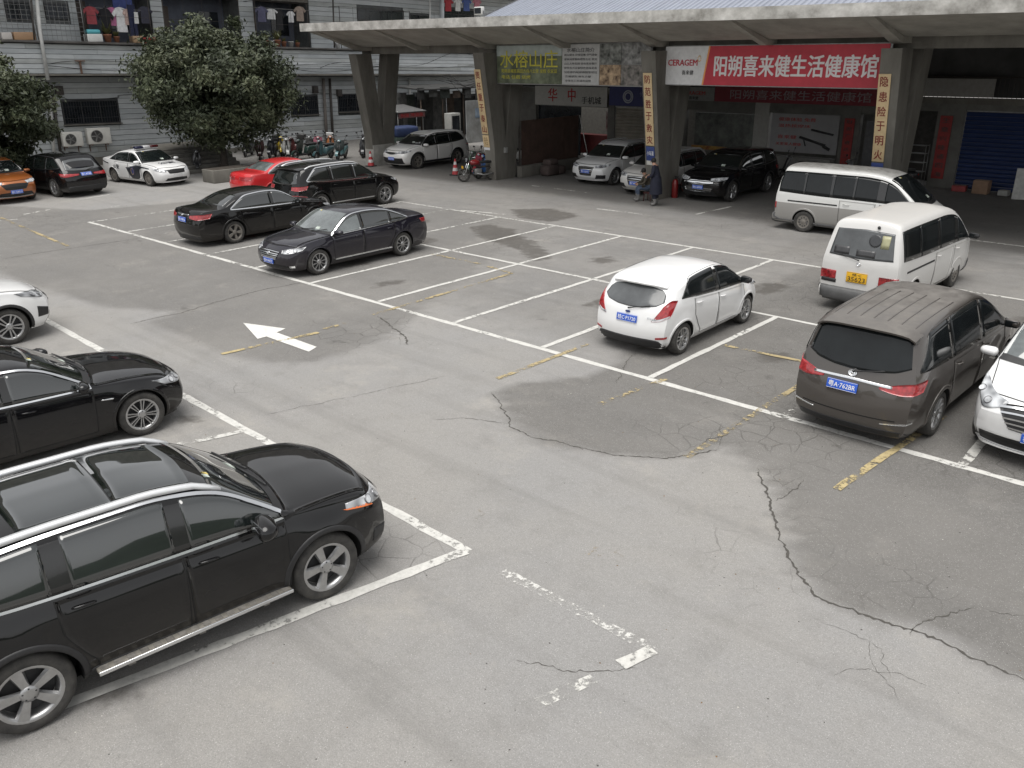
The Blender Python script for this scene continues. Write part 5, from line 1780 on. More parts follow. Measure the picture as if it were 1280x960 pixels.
TILT = R(-1.5)
BO = Vector((-46.5, 20, 0))
MBLD = Matrix.Translation(BO) @ Matrix.Rotation(TILT, 4, 'X')
MBI = MBLD.inverted()
def fb(px, py, d=0.0):
    w = onplane(px, py, (BO.x + d, 0, 0), Vector((1, 0, 0)))
    q = MBI @ w
    return q.y, q.z
def frect(x0, y0, x1, y1, d=0.0):
    a0, _ = fb(x0, (y0 + y1) / 2, d)
    a1, _ = fb(x1, (y0 + y1) / 2, d)
    _, z1 = fb((x0 + x1) / 2, y0, d)
    _, z0 = fb((x0 + x1) / 2, y1, d)
    return a0, a1, z0, z1

lb = bpy.data.objects.new('apartment_block', None)
COL.objects.link(lb)
lb.matrix_world = MBLD
tag(lb, 'old apartment block faced with pale tiles, balconies and dark windows', 'building')
A0, A1 = -24.0, 44.0

# openings in the lower wall (photo rectangles), and the balcony bays above
LOWIN = [frect(79, 126, 148, 154), frect(364, 120, 397, 143), frect(423, 118, 456, 139), frect(489, 118, 503, 137), frect(517, 120, 544, 137)]
LOWIN += [(-9.4, -7.0, LOWIN[0][2], LOWIN[0][3]), (4.2, 6.4, LOWIN[0][2], LOWIN[0][3])]
BAYS = [frect(98, 0, 190, 52), frect(205, 0, 300, 55), frect(318, 0, 387, 56)]
BAYS = [(a, b, 5.96, 8.45) for a, b, _, _ in BAYS]
UPWIN = [frect(8, 3, 38, 24), frect(57, 5, 85, 23), frect(447, 13, 503, 26), frect(513, 19, 536, 28), frect(553, 12, 592, 24)]

# ---- solid parts
w = MB()
w.box((-4.04, (A0 + A1) / 2, 2.1), (8.0, A1 - A0, 5.2))
w.build('lower_wall', JOINT, lb)
seg = [A0] + [e for b in BAYS for e in (b[0], b[1])] + [A1]
for i in range(0, len(seg), 2):
    w = MB()
    w.box((-4.04, (seg[i] + seg[i + 1]) / 2, 7.85), (8.0, seg[i + 1] - seg[i], 3.9))
    w.build('upper_wall', JOINT, lb)
for a, b, z0, z1 in BAYS:
    w = MB()
    w.box((-4.9, (a + b) / 2, 7.2), (6.4, b - a - .01, 2.5))
    w.build('balcony_back_wall', mat('blue_grey_wall', (.10, .11, .14), .8, var=.3, scale=1.5), lb)
    w = MB()
    w.box((-4.04, (a + b) / 2, 9.125), (8.0, b - a - .01, 1.35))
    w.build('upper_lintel', CONCD, lb)
    # door and window in the depth of the balcony
    dw = MB()
    dw.box((-1.67, a + .7, 6.95), (.06, .9, 1.95), 0, bev=.01)
    dw.build('balcony_door', mat('brown_door', (.08, .06, .05), .6, var=.2), lb)
    dw = MB()
    dw.box((-1.67, b - 1.0, 7.2), (.05, 1.2, 1.1), 0)
    dw.build('balcony_window', DKGL, lb)
w = MB()
w.box((.49, (A0 + A1) / 2, 5.13), (.98, A1 - A0, 1.36))
w.build('balcony_band', JOINT, lb)
w = MB()
w.box((.56, (A0 + A1) / 2, 4.40), (1.26, A1 - A0, .085), 0, bev=.01)
w.build('lower_ledge', CONCD, lb)
w = MB()
w.box((.58, (A0 + A1) / 2, 5.875), (1.30, A1 - A0, .10), 0, bev=.01)
w.build('balcony_ledge', mat('dark_ledge', (.085, .08, .075), .9, var=.4, scale=2), lb)
w = MB()
w.box((-3.0, (A0 + A1) / 2, 9.98), (10.5, A1 - A0 + .6, .32), 0, bev=.02)
w.box((-4.4, (A0 + A1) / 2, 13.0), (7.2, A1 - A0, 5.7), 0)
w.build('upper_storeys', CONCD, lb)

# ---- tile courses, each its own piece, cut round the windows
tilm = {}
def course(a0, a1, z0, z1, d, k):
    mb = MB()
    mb.box((d, (a0 + a1) / 2, (z0 + z1) / 2), (.05, a1 - a0, z1 - z0))
    mb.build('tile_course', TILES[k], lb)
def courses(z0, z1, dz, d, holes, a0=A0, a1=A1):
    z = z0
    while z < z1 - .08:
        zt = min(z + dz - .022, z1)
        cuts = sorted([(h[0] - .06, h[1] + .06) for h in holes if h[2] - .04 < zt and h[3] + .04 > z])
        x = a0
        for c0, c1 in cuts + [(a1, a1)]:
            if c0 - x > .1:
                xx = x
                while xx < c0 - .05:
                    xe = min(c0, xx + random.uniform(4.5, 7.5))
                    if c0 - xe < 1:
                        xe = c0
                    course(xx, xe - .012, z, zt, d, random.choice((0, 0, 1, 1, 2)))
                    xx = xe
            x = max(x, c1)
        z += dz
courses(.38, 4.34, .262, .0, LOWIN)
courses(4.47, 5.80, .222, 1.005, [])
courses(5.95, 9.78, .262, .0, UPWIN + [(b[0] + .05, b[1] - .05, b[2], b[3] + .3) for b in BAYS])
w = MB()
w.box((.02, (A0 + A1) / 2, -.05), (.12, A1 - A0, .86), 0)
w.build('plinth', CONCD, lb)

def window(a0, a1, z0, z1, n=3, d=.0, bars=True):
    f = MB()
    t = .05
    for c, s in (((d, (a0 + a1) / 2, z0), (.07, a1 - a0 + t, t)), ((d, (a0 + a1) / 2, z1), (.07, a1 - a0 + t, t)), ((d, a0, (z0 + z1) / 2), (.066, t, z1 - z0 - t)), ((d, a1, (z0 + z1) / 2), (.066, t, z1 - z0 - t))):
        f.box(c, s)
    for i in range(1, n):
        f.box((d, lerp(a0, a1, i / n), (z0 + z1) / 2), (.055, .04, z1 - z0 - t))
    fo = f.build('window', DKFR, lb)
    for i in range(n):
        p = MB()
        p.box((d - .005, lerp(a0, a1, (i + .5) / n), (z0 + z1) / 2), (.012, (a1 - a0) / n - .05, z1 - z0 - .055))
        p.build('pane', DKGL, fo)
    if bars:
        s = MB()
        s.box((d + .05, (a0 + a1) / 2, z0 - .05), (.14, a1 - a0 + .2, .05), 0)
        s.build('sill', CONCD, fo)
        g = MB()
        k = int((a1 - a0) / .13)
        for i in range(1, k):
            g.tube([(d + .07, lerp(a0, a1, i / k), z0), (d + .07, lerp(a0, a1, i / k), z1)], .007, 5, caps=False)
        for q in (.25, .75):
            g.tube([(d + .07, a0, lerp(z0, z1, q)), (d + .07, a1, lerp(z0, z1, q))], .008, 5)
        g.build('window_bars', DKFR, fo)
for h in LOWIN:
    window(*h, n=max(1, round((h[1] - h[0]) / .8)))
for h in UPWIN:
    window(*h, n=2, bars=False)

# ---- balcony cages: square wire mesh in front of the flats
def cage(a0, a1, z0, z1, step, d=1.12):
    mb = MB()
    k = max(1, int((a1 - a0) / step))
    for i in range(k + 1):
        a = lerp(a0, a1, i / k)
        mb.tube([(d, a, z0), (d, a, z1)], .009, 4, caps=False)
    k2 = int((z1 - z0) / step)
    for j in range(k2 + 1):
        z = lerp(z0, z1, j / k2)
        mb.tube([(d, a0, z), (d, a1, z)], .009, 4, caps=False)
    for a in (a0, a1):
        mb.tube([(d, a, z0), (d, a, z1)], .022, 6)
        mb.tube([(.05, a, z1), (d, a, z1)], .016, 5)
    tag(mb.build('balcony_cage', PIPED if step > .3 else STEEL, lb), kind='stuff')
ca = [fb(x, 30, 1.12)[0] for x in (-40, 0, 42, 104)]
cage(-12.5, ca[1] - .3, 5.95, 8.3, .21)
cage(ca[1] - .2, ca[2], 5.95, 8.3, .21)
cage(ca[2] + .1, ca[3], 5.95, 8.3, .21)
for x0, x1 in ((106, 188), (206, 300), (320, 385), (425, 505), (512, 600)):
    cage(fb(x0, 30, 1.12)[0], fb(x1, 30, 1.12)[0], 5.95, 8.3, .95)
# clothes rails
for x0, x1, y in ((104, 200, 9), (316, 392, 9)):
    a0, z0 = fb(x0, y, .9)
    a1, z1 = fb(x1, y, .9)
    mb = MB()
    mb.tube([(.9, a0, z0), (.9, a1, z0)], .014, 6)
    mb.build('clothes_rail', STEEL, lb)

# ---- pipes, brackets, cables
def fpipe(name, pts, r, m, d):
    mb = MB()
    mb.tube([(d, *fb(x, y, d)) for x, y in pts], r, 10)
    return mb.build(name, m, lb)
fpipe('downpipe', [(44.5, -14), (50, 40), (60, 100)], .085, PIPEW, 1.2)
fpipe('downpipe', [(61, 106), (68, 200)], .085, PIPEW, .14)
fpipe('downpipe', [(64, 106), (77, 200)], .07, PIPED, .14)
fpipe('downpipe', [(38, -12), (43, 50)], .04, PIPED, 1.2)
fpipe('downpipe', [(404, 98), (409, 182)], .10, mat('brown_pipe', (.17, .15, .135), .7, var=.2), .2)
fpipe('downpipe', [(412, 98), (417, 186)], .085, PIPED, .2)
fpipe('downpipe', [(512, 98), (514, 172)], .07, PIPEW, .14)
fpipe('downpipe', [(537, -8), (538, 60)], .05, PIPEW, 1.15)
fpipe('downpipe', [(552, -8), (553, 60)], .16, mat('tile_column', (.42, .44, .45), .5, var=.2, scale=3), 1.2)
fpipe('downpipe', [(416, -6), (418, 60)], .05, PIPED, 1.2)
for pts, d in (([(60, 80), (100, 76), (200, 78), (330, 82), (420, 80), (520, 85), (600, 82)], 1.1), ([(60, 82), (140, 88), (260, 84), (420, 86), (600, 90)], 1.12), ([(62, 112), (90, 125), (146, 122), (165, 118), (330, 112), (420, 118)], .1), ([(400, 85), (430, 78), (520, 82), (570, 66), (620, 78)], 1.3), ([(330, 76), (400, 90), (500, 80)], 1.14)):
    mb = MB()
    P = spline([(d, *fb(x, y, d)) for x, y in pts], 8)
    mb.tube(P, .014, 5)
    mb.build('cable', CABLE, lb)
mb = MB()
a, z = fb(100, 76, 1.15)
mb.box((1.12, a, z), (.12, .45, .06), 0)
mb.box((1.12, a, z - .3), (.07, .08, .6), 0)
mb.build('cable_bracket', RUST, lb)
for x, y in ((74, 113), (394, 112), (424, 116), (437, 82), (543, 80)):
    a, z = fb(x, y, .12)
    mb = MB()
    mb.box((.12, a, z), (.2, .35, .42), 0, bev=.01)
    mb.build('meter_box', PIPED, lb)

# ---- air conditioners on the wall
def aircon(px0, py0, px1, py1, label):
    a0, a1, z0, z1 = frect(px0, py0, px1, py1, .45)
    r = empty('air_conditioner', MBLD @ Vector((.27, (a0 + a1) / 2, z0)), 0, label, 'air conditioner', 'air conditioners on the tiled wall')
    r.rotation_euler = (TILT, 0, 0)
    w, h = a1 - a0, z1 - z0
    c = MB(); c.box((0, 0, h / 2), (.34, w, h), 0, bev=.02); c.build('casing', mat('aircon_white', (.62, .61, .57), .5, var=.12, scale=3), r)
    f = MB()
    M = Matrix.Translation((.175, -w * .12, h / 2)) @ Matrix.Rotation(R(-90), 4, 'Z')
    rr = h * .40
    f.lathe([(rr, 0), (rr, .012), (rr * .9, .006), (.001, .006)], 28, 0, M, [0, 0, 1])
    f.build('fan_housing', [mat('aircon_ring', (.42, .41, .38), .5, var=.1), mat('fan_dark', (.03, .03, .03), .6, var=.2)], r)
    g = MB()
    for k in range(1, 6):
        g.lathe([(rr * k / 5.5 - .006, .018), (rr * k / 5.5 + .006, .018)], 24, 0, M)
    for k in range(5):
        an = 2 * math.pi * k / 5
        g.box((0, 0, 0), (rr * .85, .01, rr * .22), 0, M @ Matrix.Rotation(an, 4, 'Y') @ Matrix.Translation((rr * .45, .012, 0)) @ Matrix.Rotation(.4, 4, 'X'))
    g.build('fan_grille', mat('fan_blade', (.16, .16, .155), .5, var=.1), r)
    b = MB()
    for y in (-w * .35, w * .35):
        b.box((-.05, y, -.03), (.42, .04, .05), 0)
        b.box((-.23, y, -.2), (.04, .04, .36), 0)
    b.build('bracket', RUST, r)
aircon(79, 165, 104, 183, 'smaller wall-hung air conditioner unit next to the downpipe')
aircon(110, 160, 139, 180, 'larger wall-hung air conditioner unit, farther from the downpipe')

# ================================================================== canopy hall
hall = empty('canopy_hall', (-18, 28, 0), 0, 'concrete bus-station canopy on forked pillars with ribbed roof behind its fascia', 'canopy')
HX = lambda v: (v[0] + 18, v[1] - 28, v[2])
HM = Matrix.Translation((18, -28, 0))
COLX = [-34.8, -26.4, -18.0, -9.6, -1.2]
XL, XR = -35.5, 7.0
zf = lambda x: 6.24 - (x - XL) * .0072      # the fascia follows the fall of the site
mb = MB()
# fascia
n = 24
vs = []
for i in range(n + 1):
    x = lerp(XL, XR, i / n)
    z = zf(x)
    vs += [(x, 24.5, z), (x, 24.5, z + .34), (x, 24.72, z + .34), (x, 24.72, z)]
fs = []
for i in range(n):
    for k in range(4):
        fs.append((4 * i + k, 4 * i + 4 + k, 4 * i + 4 + (k + 1) % 4, 4 * i + (k + 1) % 4))
fs += [(3, 2, 1, 0), tuple(range(4 * n, 4 * n + 4))]
mb.add(vs, fs, 0, False, HM)
mb.build('fascia', FASC, hall)
# slab: soffit rises from the pillars to the edge, flat behind
mb = MB()
vs, fs = [], []
for i in range(n + 1):
    x = lerp(XL + .02, XR, i / n)
    z = zf(x)
    sec = [(24.725, z + .05), (27.3, 5.56), (29.3, 5.56), (33.0, 6.3), (37.6, 6.3), (37.6, 6.5), (29.3, 5.9), (27.3, 5.86), (24.725, z + .30)]
    vs += [(x, y, zz) for y, zz in sec]
m_ = 9
for i in range(n):
    for k in range(m_):
        fs.append((m_ * i + k, m_ * i + m_ + k, m_ * i + m_ + (k + 1) % m_, m_ * i + (k + 1) % m_))
fs += [tuple(reversed(range(m_))), tuple(range(m_ * n, m_ * n + m_))]
mb.add(vs, fs, 0, False, HM)
SOFF = mat('soffit_concrete', (.30, .285, .25), .9, var=.25, scale=1.0)
so = mb.build('slab', SOFF, hall)
# cantilever ribs
for x in [c for c in COLX] + [c + 4.2 for c in COLX]:
    mb = MB()
    z = zf(x)
    prof = [(24.74, z + .06), (27.2, 5.57), (29.4, 5.57), (29.4, 5.40), (27.2, 5.38), (24.74, z - .005)]
    w2 = .17 if x in COLX else .11
    vs = [(x - w2, y, zz) for y, zz in prof] + [(x + w2, y, zz) for y, zz in prof]
    k = len(prof)
    fs = [tuple(range(k)), tuple(reversed(range(k, 2 * k)))] + [(i, k + i, k + (i + 1) % k, (i + 1) % k) for i in range(k)]
    mb.add(vs, fs, 0, False, HM)
    mb.build('rib', SOFF, hall)
mb = MB()
mb.box((-14.2, 28.05, 5.40), (42.4, .28, .34), 0, HM)
mb.build('edge_beam', CONCD, hall)
# forked pillars
for ci, x in enumerate(COLX):
    mb = MB()
    hw = .30
    # side outline (y, z): stem widening into two legs
    def leg(y0b, y1b, y0t, y1t, z0, z1):
        vs = [(x + s * hw, y, z) for s in (-1, 1) for y, z in ((y0b, z0), (y1b, z0), (y1t, z1), (y0t, z1))]
        mb.add(vs, [(0, 1, 2, 3), (7, 6, 5, 4), (0, 4, 5, 1), (1, 5, 6, 2), (2, 6, 7, 3), (3, 7, 4, 0)], 0, False, HM)
    leg(27.50, 28.75, 27.42, 28.92, 0, 1.6)
    leg(27.42, 28.17, 26.85, 27.75, 1.6, 5.25)
    leg(28.172, 28.92, 28.75, 29.55, 1.602, 5.25)
    mb.build('pillar', CONCD, hall)
    if ci in (0, 1):
        mb = MB()
        mb.box((x, 28.12, .5), (.66, 1.32, 1.0), 0, HM)
        mb.build('pillar_render', mat('painted_base', (.36, .35, .32), .9, var=.3, scale=2, col2=(.5, .49, .46)), hall) if ci == 0 else None
# ribbed roof behind the fascia
rx0 = -24.2
RY0, RZ0, RY1, RZ1 = 24.95, 6.50, 42.0, 11.3
dirv = Vector((0, RY1 - RY0, RZ1 - RZ0)).normalized()
mb = MB()
pitch = .20
k = int((XR + 3 - rx0) / pitch)
vs, fs = [], []
prof = []
for i in range(k):
    x = rx0 + i * pitch
    prof += [(x, 0), (x + .10, 0), (x + .125, .04), (x + .175, .04)]
for xx, zz in prof:
    sk_ = -2.2
    vs += [(xx, RY0 - .2, zf(xx) + .27 + zz), (xx - 2.4, RY1, RZ1 + zz)]
for i in range(len(prof) - 1):
    fs.append((2 * i, 2 * i + 2, 2 * i + 3, 2 * i + 1))
mb.add(vs, fs, 0, False, HM)
mb.build('roof_sheet', mat('grey_blue_roofing', (.26, .28, .33), .45, var=.15, scale=1.0, stretch=(4, .3, 1)), hall)
mb = MB()
g1 = [(rx0 - .02, RY0, RZ0 - .10), (rx0 - 2.42, RY1, RZ1 - .10), (rx0 - 2.42, RY1, RZ1 + .05), (rx0 - .02, RY0, RZ0 + .05)]
mb.add(g1, [(0, 1, 2, 3)], 0, False, HM)
mb.build('roof_verge', STEEL, hall)
# floodlight bracket on the roof edge
p = onplane(598, 20, (0, 24.8, 0), Vector((0, 1, 0)))
fl = empty('floodlight', (p.x, 24.85, p.z - .10), 0, 'white floodlight housing standing on the canopy edge', 'floodlight')
q = MB(); q.box((0, 0, .28), (.42, .16, .28), 0, bev=.03); q.build('housing', PIPEW, fl)
q = MB(); q.box((0, -.085, .28), (.34, .01, .20), 0); q.build('lens', DKGL, fl)
q = MB(); q.box((-.23, 0, .14), (.02, .05, .28), 0); q.box((.23, 0, .14), (.02, .05, .28), 0); q.box((0, 0, .01), (.48, .06, .03), 0); q.build('bracket', STEEL, fl)

# ---- slogan strips on the pillars
CREAM = mat('cream_board', (.62, .47, .27), .6, var=.12, scale=4)
REDL = mat('red_brown_lettering', (.20, .035, .025), .6, var=.1)
def slogan(x, txt, y_top, z_top, y_bot, z_bot, w, label, low):
    r = empty('slogan_strip', (x, (y_top + y_bot) / 2, (z_top + z_bot) / 2), 0, label, 'sign', 'slogan strips on the pillars')
    up = Vector((0, y_top - y_bot, z_top - z_bot))
    H_ = up.length
    up.normalize()
    xr = Vector((1, 0, 0))
    zo = xr.cross(up)
    r.rotation_euler = Matrix((xr, up, zo)).transposed().to_euler()
    b = MB(); b.box((0, 0, 0), (w, H_, .03), 0, bev=.006); b.build('board', CREAM, r)
    n = len(txt)
    for i, ch in enumerate(txt):
        t = MB()
        add_text(t, ch, w * .66, H_ / n * .66, Matrix.Translation((0, H_ / 2 - (i + .5) * H_ / n, .016)), 0, .004, .015)
        t.build('character', REDL, r)
    b = MB(); b.box((0, -H_ / 2 - .30, 0), (w, .52, .03), 0, bev=.006); lo = b.build('lower_board', mat('blue_sign', (.035, .06, .20), .5, var=.15, scale=5) if low else CREAM, r)
    if low:
        t = MB(); add_text(t, '小车道', w * .8, .17, Matrix.Translation((0, -H_ / 2 - .28, .016)), 0, .003, .01); t.build('lettering', WHITE(), lo)
        b = MB(); b.box((0, -H_ / 2 - .30 - .26 - (.40 if x < -15 else .10), 0), (w, .8 if x < -15 else .2, .026), 0); b.build('white_patch', mat('whitewash', (.55, .54, .50), .8, var=.15), r)
    else:
        t = MB(); add_text(t, '安全', w * .6, .34, Matrix.Translation((0, -H_ / 2 - .28, .016)), 0, .003, .01); t.build('lettering', mat('faded_ink', (.3, .2, .1), .7, var=.1), lo)
        b = MB(); b.box((0, -H_ / 2 - .74, .002), (w * .95, .34, .02), 0); b.build('paper_notice', mat('paper_white', (.72, .72, .72), .8, var=.05), r)
def fleg(z):   # front face of a forked pillar
    return (lerp(27.42, 26.85, (z - 1.6) / 3.65) if z > 1.6 else lerp(27.5, 27.42, z / 1.6)) - .022
for x, txt, zt, zb, lab, low in ((-26.55, '责任重于泰山', 4.60, 1.95, 'cream slogan strip ending in a white paper notice, on the pillar by the motorbikes', False), (-18.05, '防范胜于救灾', 4.52, 1.98, 'cream slogan strip over a blue plate and long whitewash patch, between the billboards', True), (-9.72, '隐患险于明火', 4.55, 2.0, 'cream slogan strip over a blue plate, on the pillar behind the long minibus', True)):
    slogan(x, txt, fleg(zt), zt, fleg(zb), zb, .36, lab, low)

# ---- resort billboard
BBY = 27.62
bb_ = empty('billboard', (-22.1, BBY, 4.05), 0, 'resort billboard with yellow lettering, white text panel and food photographs', 'billboard')
W0, W1, H0 = -3.92, 3.72, 1.46
q = MB(); q.box(((W0 + W1) / 2, .05, H0 / 2), (W1 - W0 + .08, .08, H0 + .08), 0); q.build('frame', STEEL, bb_)
def flat(name, x0, x1, z0, z1, m, y=-.012, parent=None):
    q = MB(); q.box(((x0 + x1) / 2, y, (z0 + z1) / 2), (x1 - x0, .02, z1 - z0)); return q.build(name, m, parent or bb_)
flat('landscape_print', W0, -.42, 0, H0, mat('green_print', (.055, .075, .035), .5, var=.6, scale=1.6, col2=(.20, .23, .15)))
flat('sky_print', W0, -.42, H0 * .72, H0 - .01, mat('pale_print', (.34, .38, .36), .5, var=.25, scale=1.5), -.026)
YEL = mat('yellow_print', (.48, .44, .05), .5, var=.2)
MF = lambda x, z, y=-.030: Matrix(((1, 0, 0, x), (0, 0, -1, y), (0, 1, 0, z), (0, 0, 0, 1)))
q = MB(); add_text(q, '水榕山庄', 3.1, .66, MF(-2.17, H0 * .64, -.040), 0, .004, .012); q.build('title_lettering', YEL, bb_)
for r_, t in ((.33, '阳朔县城往高田方向八公里 度假 农家菜'), (.17, '电话 住宿 烧烤')):
    q = MB(); add_text(q, t, 3.0 if r_ > .3 else 1.6, .15, MF(-2.15 if r_ > .3 else -2.85, H0 * r_), 0, .004, .006); q.build('yellow_line_of_text', YEL, bb_)
tp = flat('text_panel', -.40, 1.42, 0, H0, mat('grey_white_print', (.42, .42, .41), .6, var=.12, scale=3))
INK = mat('black_ink', (.045, .045, .045), .6, var=.1)
q = MB(); add_text(q, '水榕山庄简介', 1.35, .16, MF(.51, H0 * .86), 0, .003, .008); q.build('heading', INK, bb_)
txts = ['依山傍水 环境优雅 空气清新', '是休闲度假的理想去处 欢迎', '山庄占地宽阔 设有客房餐厅', '提供各式农家特色美味菜肴', '另有垂钓烧烤棋牌等项目', '交通便利 停车方便', '全体员工热诚欢迎您']
for i, t in enumerate(txts):
    w_ = 1.6 * (1 if i not in (5, 6) else .8)
    q = MB(); add_text(q, t, w_, .085, MF(.51 if w_ > 1.5 else .4, H0 * (.74 - i * .108)), 0, .002, .002); q.build('line_of_text', INK, bb_)
for i, (x0, x1, z0, z1, c1, c2) in enumerate(((1.44, 2.42, .74, H0, (.05, .055, .045), (.28, .29, .27)), (2.44, W1, .74, H0, (.10, .10, .095), (.36, .36, .35)), (1.44, 2.42, 0, .72, (.12, .06, .03), (.55, .40, .25)), (2.44, W1, 0, .72, (.04, .05, .035), (.30, .27, .25)))):
    flat('photo_print', x0, x1, z0, z1, mat('photo_print_%s' % 'abcd'[i], c1, .5, var=.5, scale=4.2, col2=c2, det=2))

# ---- red banner
bn = empty('banner', (-13.8, 27.60, 4.12), 0, 'red and white health-centre banner with big white lettering', 'banner')
BW0, BW1, BH = -3.95, 3.88, 1.26
q = MB(); q.box((0, .05, BH / 2), (BW1 - BW0 + .06, .06, BH + .06)); q.build('frame', STEEL, bn)
q = MB(); q.add([(BW0, 0, 0), (-2.42, 0, 0), (-2.22, 0, BH), (BW0, 0, BH)], [(0, 1, 2, 3)]); q.build('white_field', mat('banner_white', (.66, .66, .66), .55, var=.10, bump=1.0, bscale=2.2), bn)
q = MB(); q.add([(-2.42, 0, 0), (-2.36, 0, 0), (-2.16, 0, BH), (-2.22, 0, BH)], [(0, 1, 2, 3)]); q.build('orange_stripe', mat('banner_orange', (.75, .32, .10), .55, var=.05), bn)
q = MB(); q.add([(-2.36, 0, 0), (BW1, 0, 0), (BW1, 0, BH), (-2.16, 0, BH)], [(0, 1, 2, 3)]); q.build('red_field', mat('banner_red', (.47, .035, .055), .55, var=.16, scale=1.5, bump=1.0, bscale=2.2), bn)
q = MB(); add_text(q, '阳朔喜来健生活健康馆', 5.55, .66, MF(.82, BH * .50, -.012), 0, .006, .018); q.build('white_lettering', mat('banner_letter', (.74, .70, .70), .5, var=.04), bn)
q = MB(); add_text(q, 'CERAGEM', 1.18, .20, MF(-3.22, BH * .58, -.012), 0, .004, .02); q.build('red_lettering', mat('banner_red', (.47, .035, .055), .55), bn)
q = MB(); add_text(q, '喜来健', .46, .15, MF(-3.0, BH * .32, -.012), 0, .004, .004); q.build('small_lettering', INK, bn)
q = MB()
for k in range(9):
    an = 2 * math.pi * k / 9
    q.ell((-2.56 + .06 * math.cos(an), -.01, BH * .68 + .09 * math.sin(an)), (.016, .006, .022), 6, 4)
q.build('emblem', mat('emblem_orange', (.75, .45, .12), .5, var=.1), bn)

# ================================================================== shops behind the canopy
shop = empty('shop_row', (-14, 37, 0), 0, 'row of shops with shutters, signboards and red door couplets behind the pillars', 'building')
SM = Matrix.Translation((14, -37, 0))
def sbox(name, x0, x1, z0, z1, y0, y1, m, bev=0.0, parent=None):
    q = MB(); q.box(((x0 + x1) / 2, (y0 + y1) / 2, (z0 + z1) / 2), (x1 - x0, y1 - y0, z1 - z0), 0, SM, bev)
    return q.build(name, m, parent or shop)
PLAS = mat('grubby_plaster', (.13, .125, .115), .9, var=.25, scale=1.2, col2=(.18, .175, .16))
DARKI = mat('dark_interior', (.035, .035, .036), .8, var=.4, scale=2)
# piers between the openings, lintel band, upper wall
OPEN = [(-32.0, -27.1, 2.52), (-26.7, -23.5, 2.62), (-22.5, -18.9, 2.60), (-18.2, -14.9, 2.62), (-14.1, -12.9, 2.7), (-12.5, -11.1, 2.9), (-10.1, -6.2, 2.97), (-5.5, -1.8, 2.97), (-1.0, 3.0, 2.97)]
edges_ = [-34.2] + [e for o in OPEN for e in (o[0], o[1])] + [7.0]
for i in range(0, len(edges_), 2):
    sbox('pier', edges_[i], edges_[i + 1], 0, 3.2, 37.0, 37.3, PLAS if i not in (6,) else mat('pale_pier', (.34, .33, .31), .8, var=.12))
for x0, x1, zt in OPEN:
    sbox('lintel', x0 + .002, x1 - .002, zt, 3.2, 37.03, 37.28, PLAS)
sbox('floor_beam', -34.2, 7.0, 3.2, 3.42, 36.85, 37.3, CONCD)
sbox('upper_wall', -34.2, 7.0, 3.42, 6.28, 37.6, 37.9, mat('upper_plaster', (.07, .07, .069), .9, var=.3, scale=1))
sbox('back_wall', -34.2, 7.0, 0, 3.2, 40.5, 40.7, mat('shop_back', (.17, .165, .15), .9, var=.2))
sbox('side_wall', -34.4, -34.2, 0, 6.28, 37.0, 44.0, PLAS)
for x0, x1 in ((-33, -30.5), (-29, -26.5), (-25, -22.5), (-21, -18.5), (-8.5, -6.6), (-5.2, -3), (-1, 1)):
    wd_ = sbox('upper_window', x0, x1, 4.3, 5.5, 37.55, 37.62, DKFR)
    for i in range(3):
        sbox('pane', lerp(x0, x1, (i + .08) / 3), lerp(x0, x1, (i + .92) / 3), 4.36, 5.44, 37.53, 37.555, DKGL, parent=wd_)
# signboards on the lintels
MS = lambda x, z, y=36.78: SM @ Matrix(((1, 0, 0, x), (0, 0, -1, y), (0, 1, 0, z), (0, 0, 0, 1)))
def sgn(name, x0, x1, z0, z1, m, texts, y=36.82):
    b = sbox(name, x0, x1, z0, z1, y, y + .05, m)
    for t, xc, zc, w_, h_, tm in texts:
        q = MB(); add_text(q, t, w_, h_, MS(xc, zc, y - .01), 0, .01, .012); q.build('lettering', tm, b)
RSG = mat('sign_red', (.42, .03, .03), .6, var=.1)
sgn('phone_shop_sign', -31.9, -27.05, 2.56, 3.52, mat('sign_offwhite', (.46, .45, .42), .6, var=.1), [('华', -30.65, 3.08, .62, .66, RSG), ('中', -29.35, 3.10, .50, .66, RSG), ('手机城', -28.05, 2.86, 1.25, .36, INK)])
sgn('blue_shop_sign', -26.9, -23.4, 2.66, 3.58, mat('sign_blue', (.03, .035, .14), .5, var=.15), [('◎', -25.75, 3.1, .62, .62, mat('sign_grey', (.35, .37, .42), .5, var=.1)), ('修理中心', -24.4, 3.25, 1.3, .28, mat('sign_paleblue', (.16, .18, .35), .5, var=.1))])
sgn('health_shop_sign', -20.9, -13.3, 3.02, 3.68, mat('dull_red_sign', (.20, .02, .032), .6, var=.12), [('阳朔喜来健生活健康馆', -16.9, 3.35, 6.4, .40, mat('dull_letter', (.30, .24, .25), .6, var=.1))])
sgn('grey_shop_sign', -23.0, -20.92, 3.02, 3.62, mat('sign_greywhite', (.25, .25, .24), .6, var=.15), [('CERAGEM', -22.0, 3.36, 1.2, .16, RSG), ('喜来健', -22.0, 3.14, .5, .14, INK)])
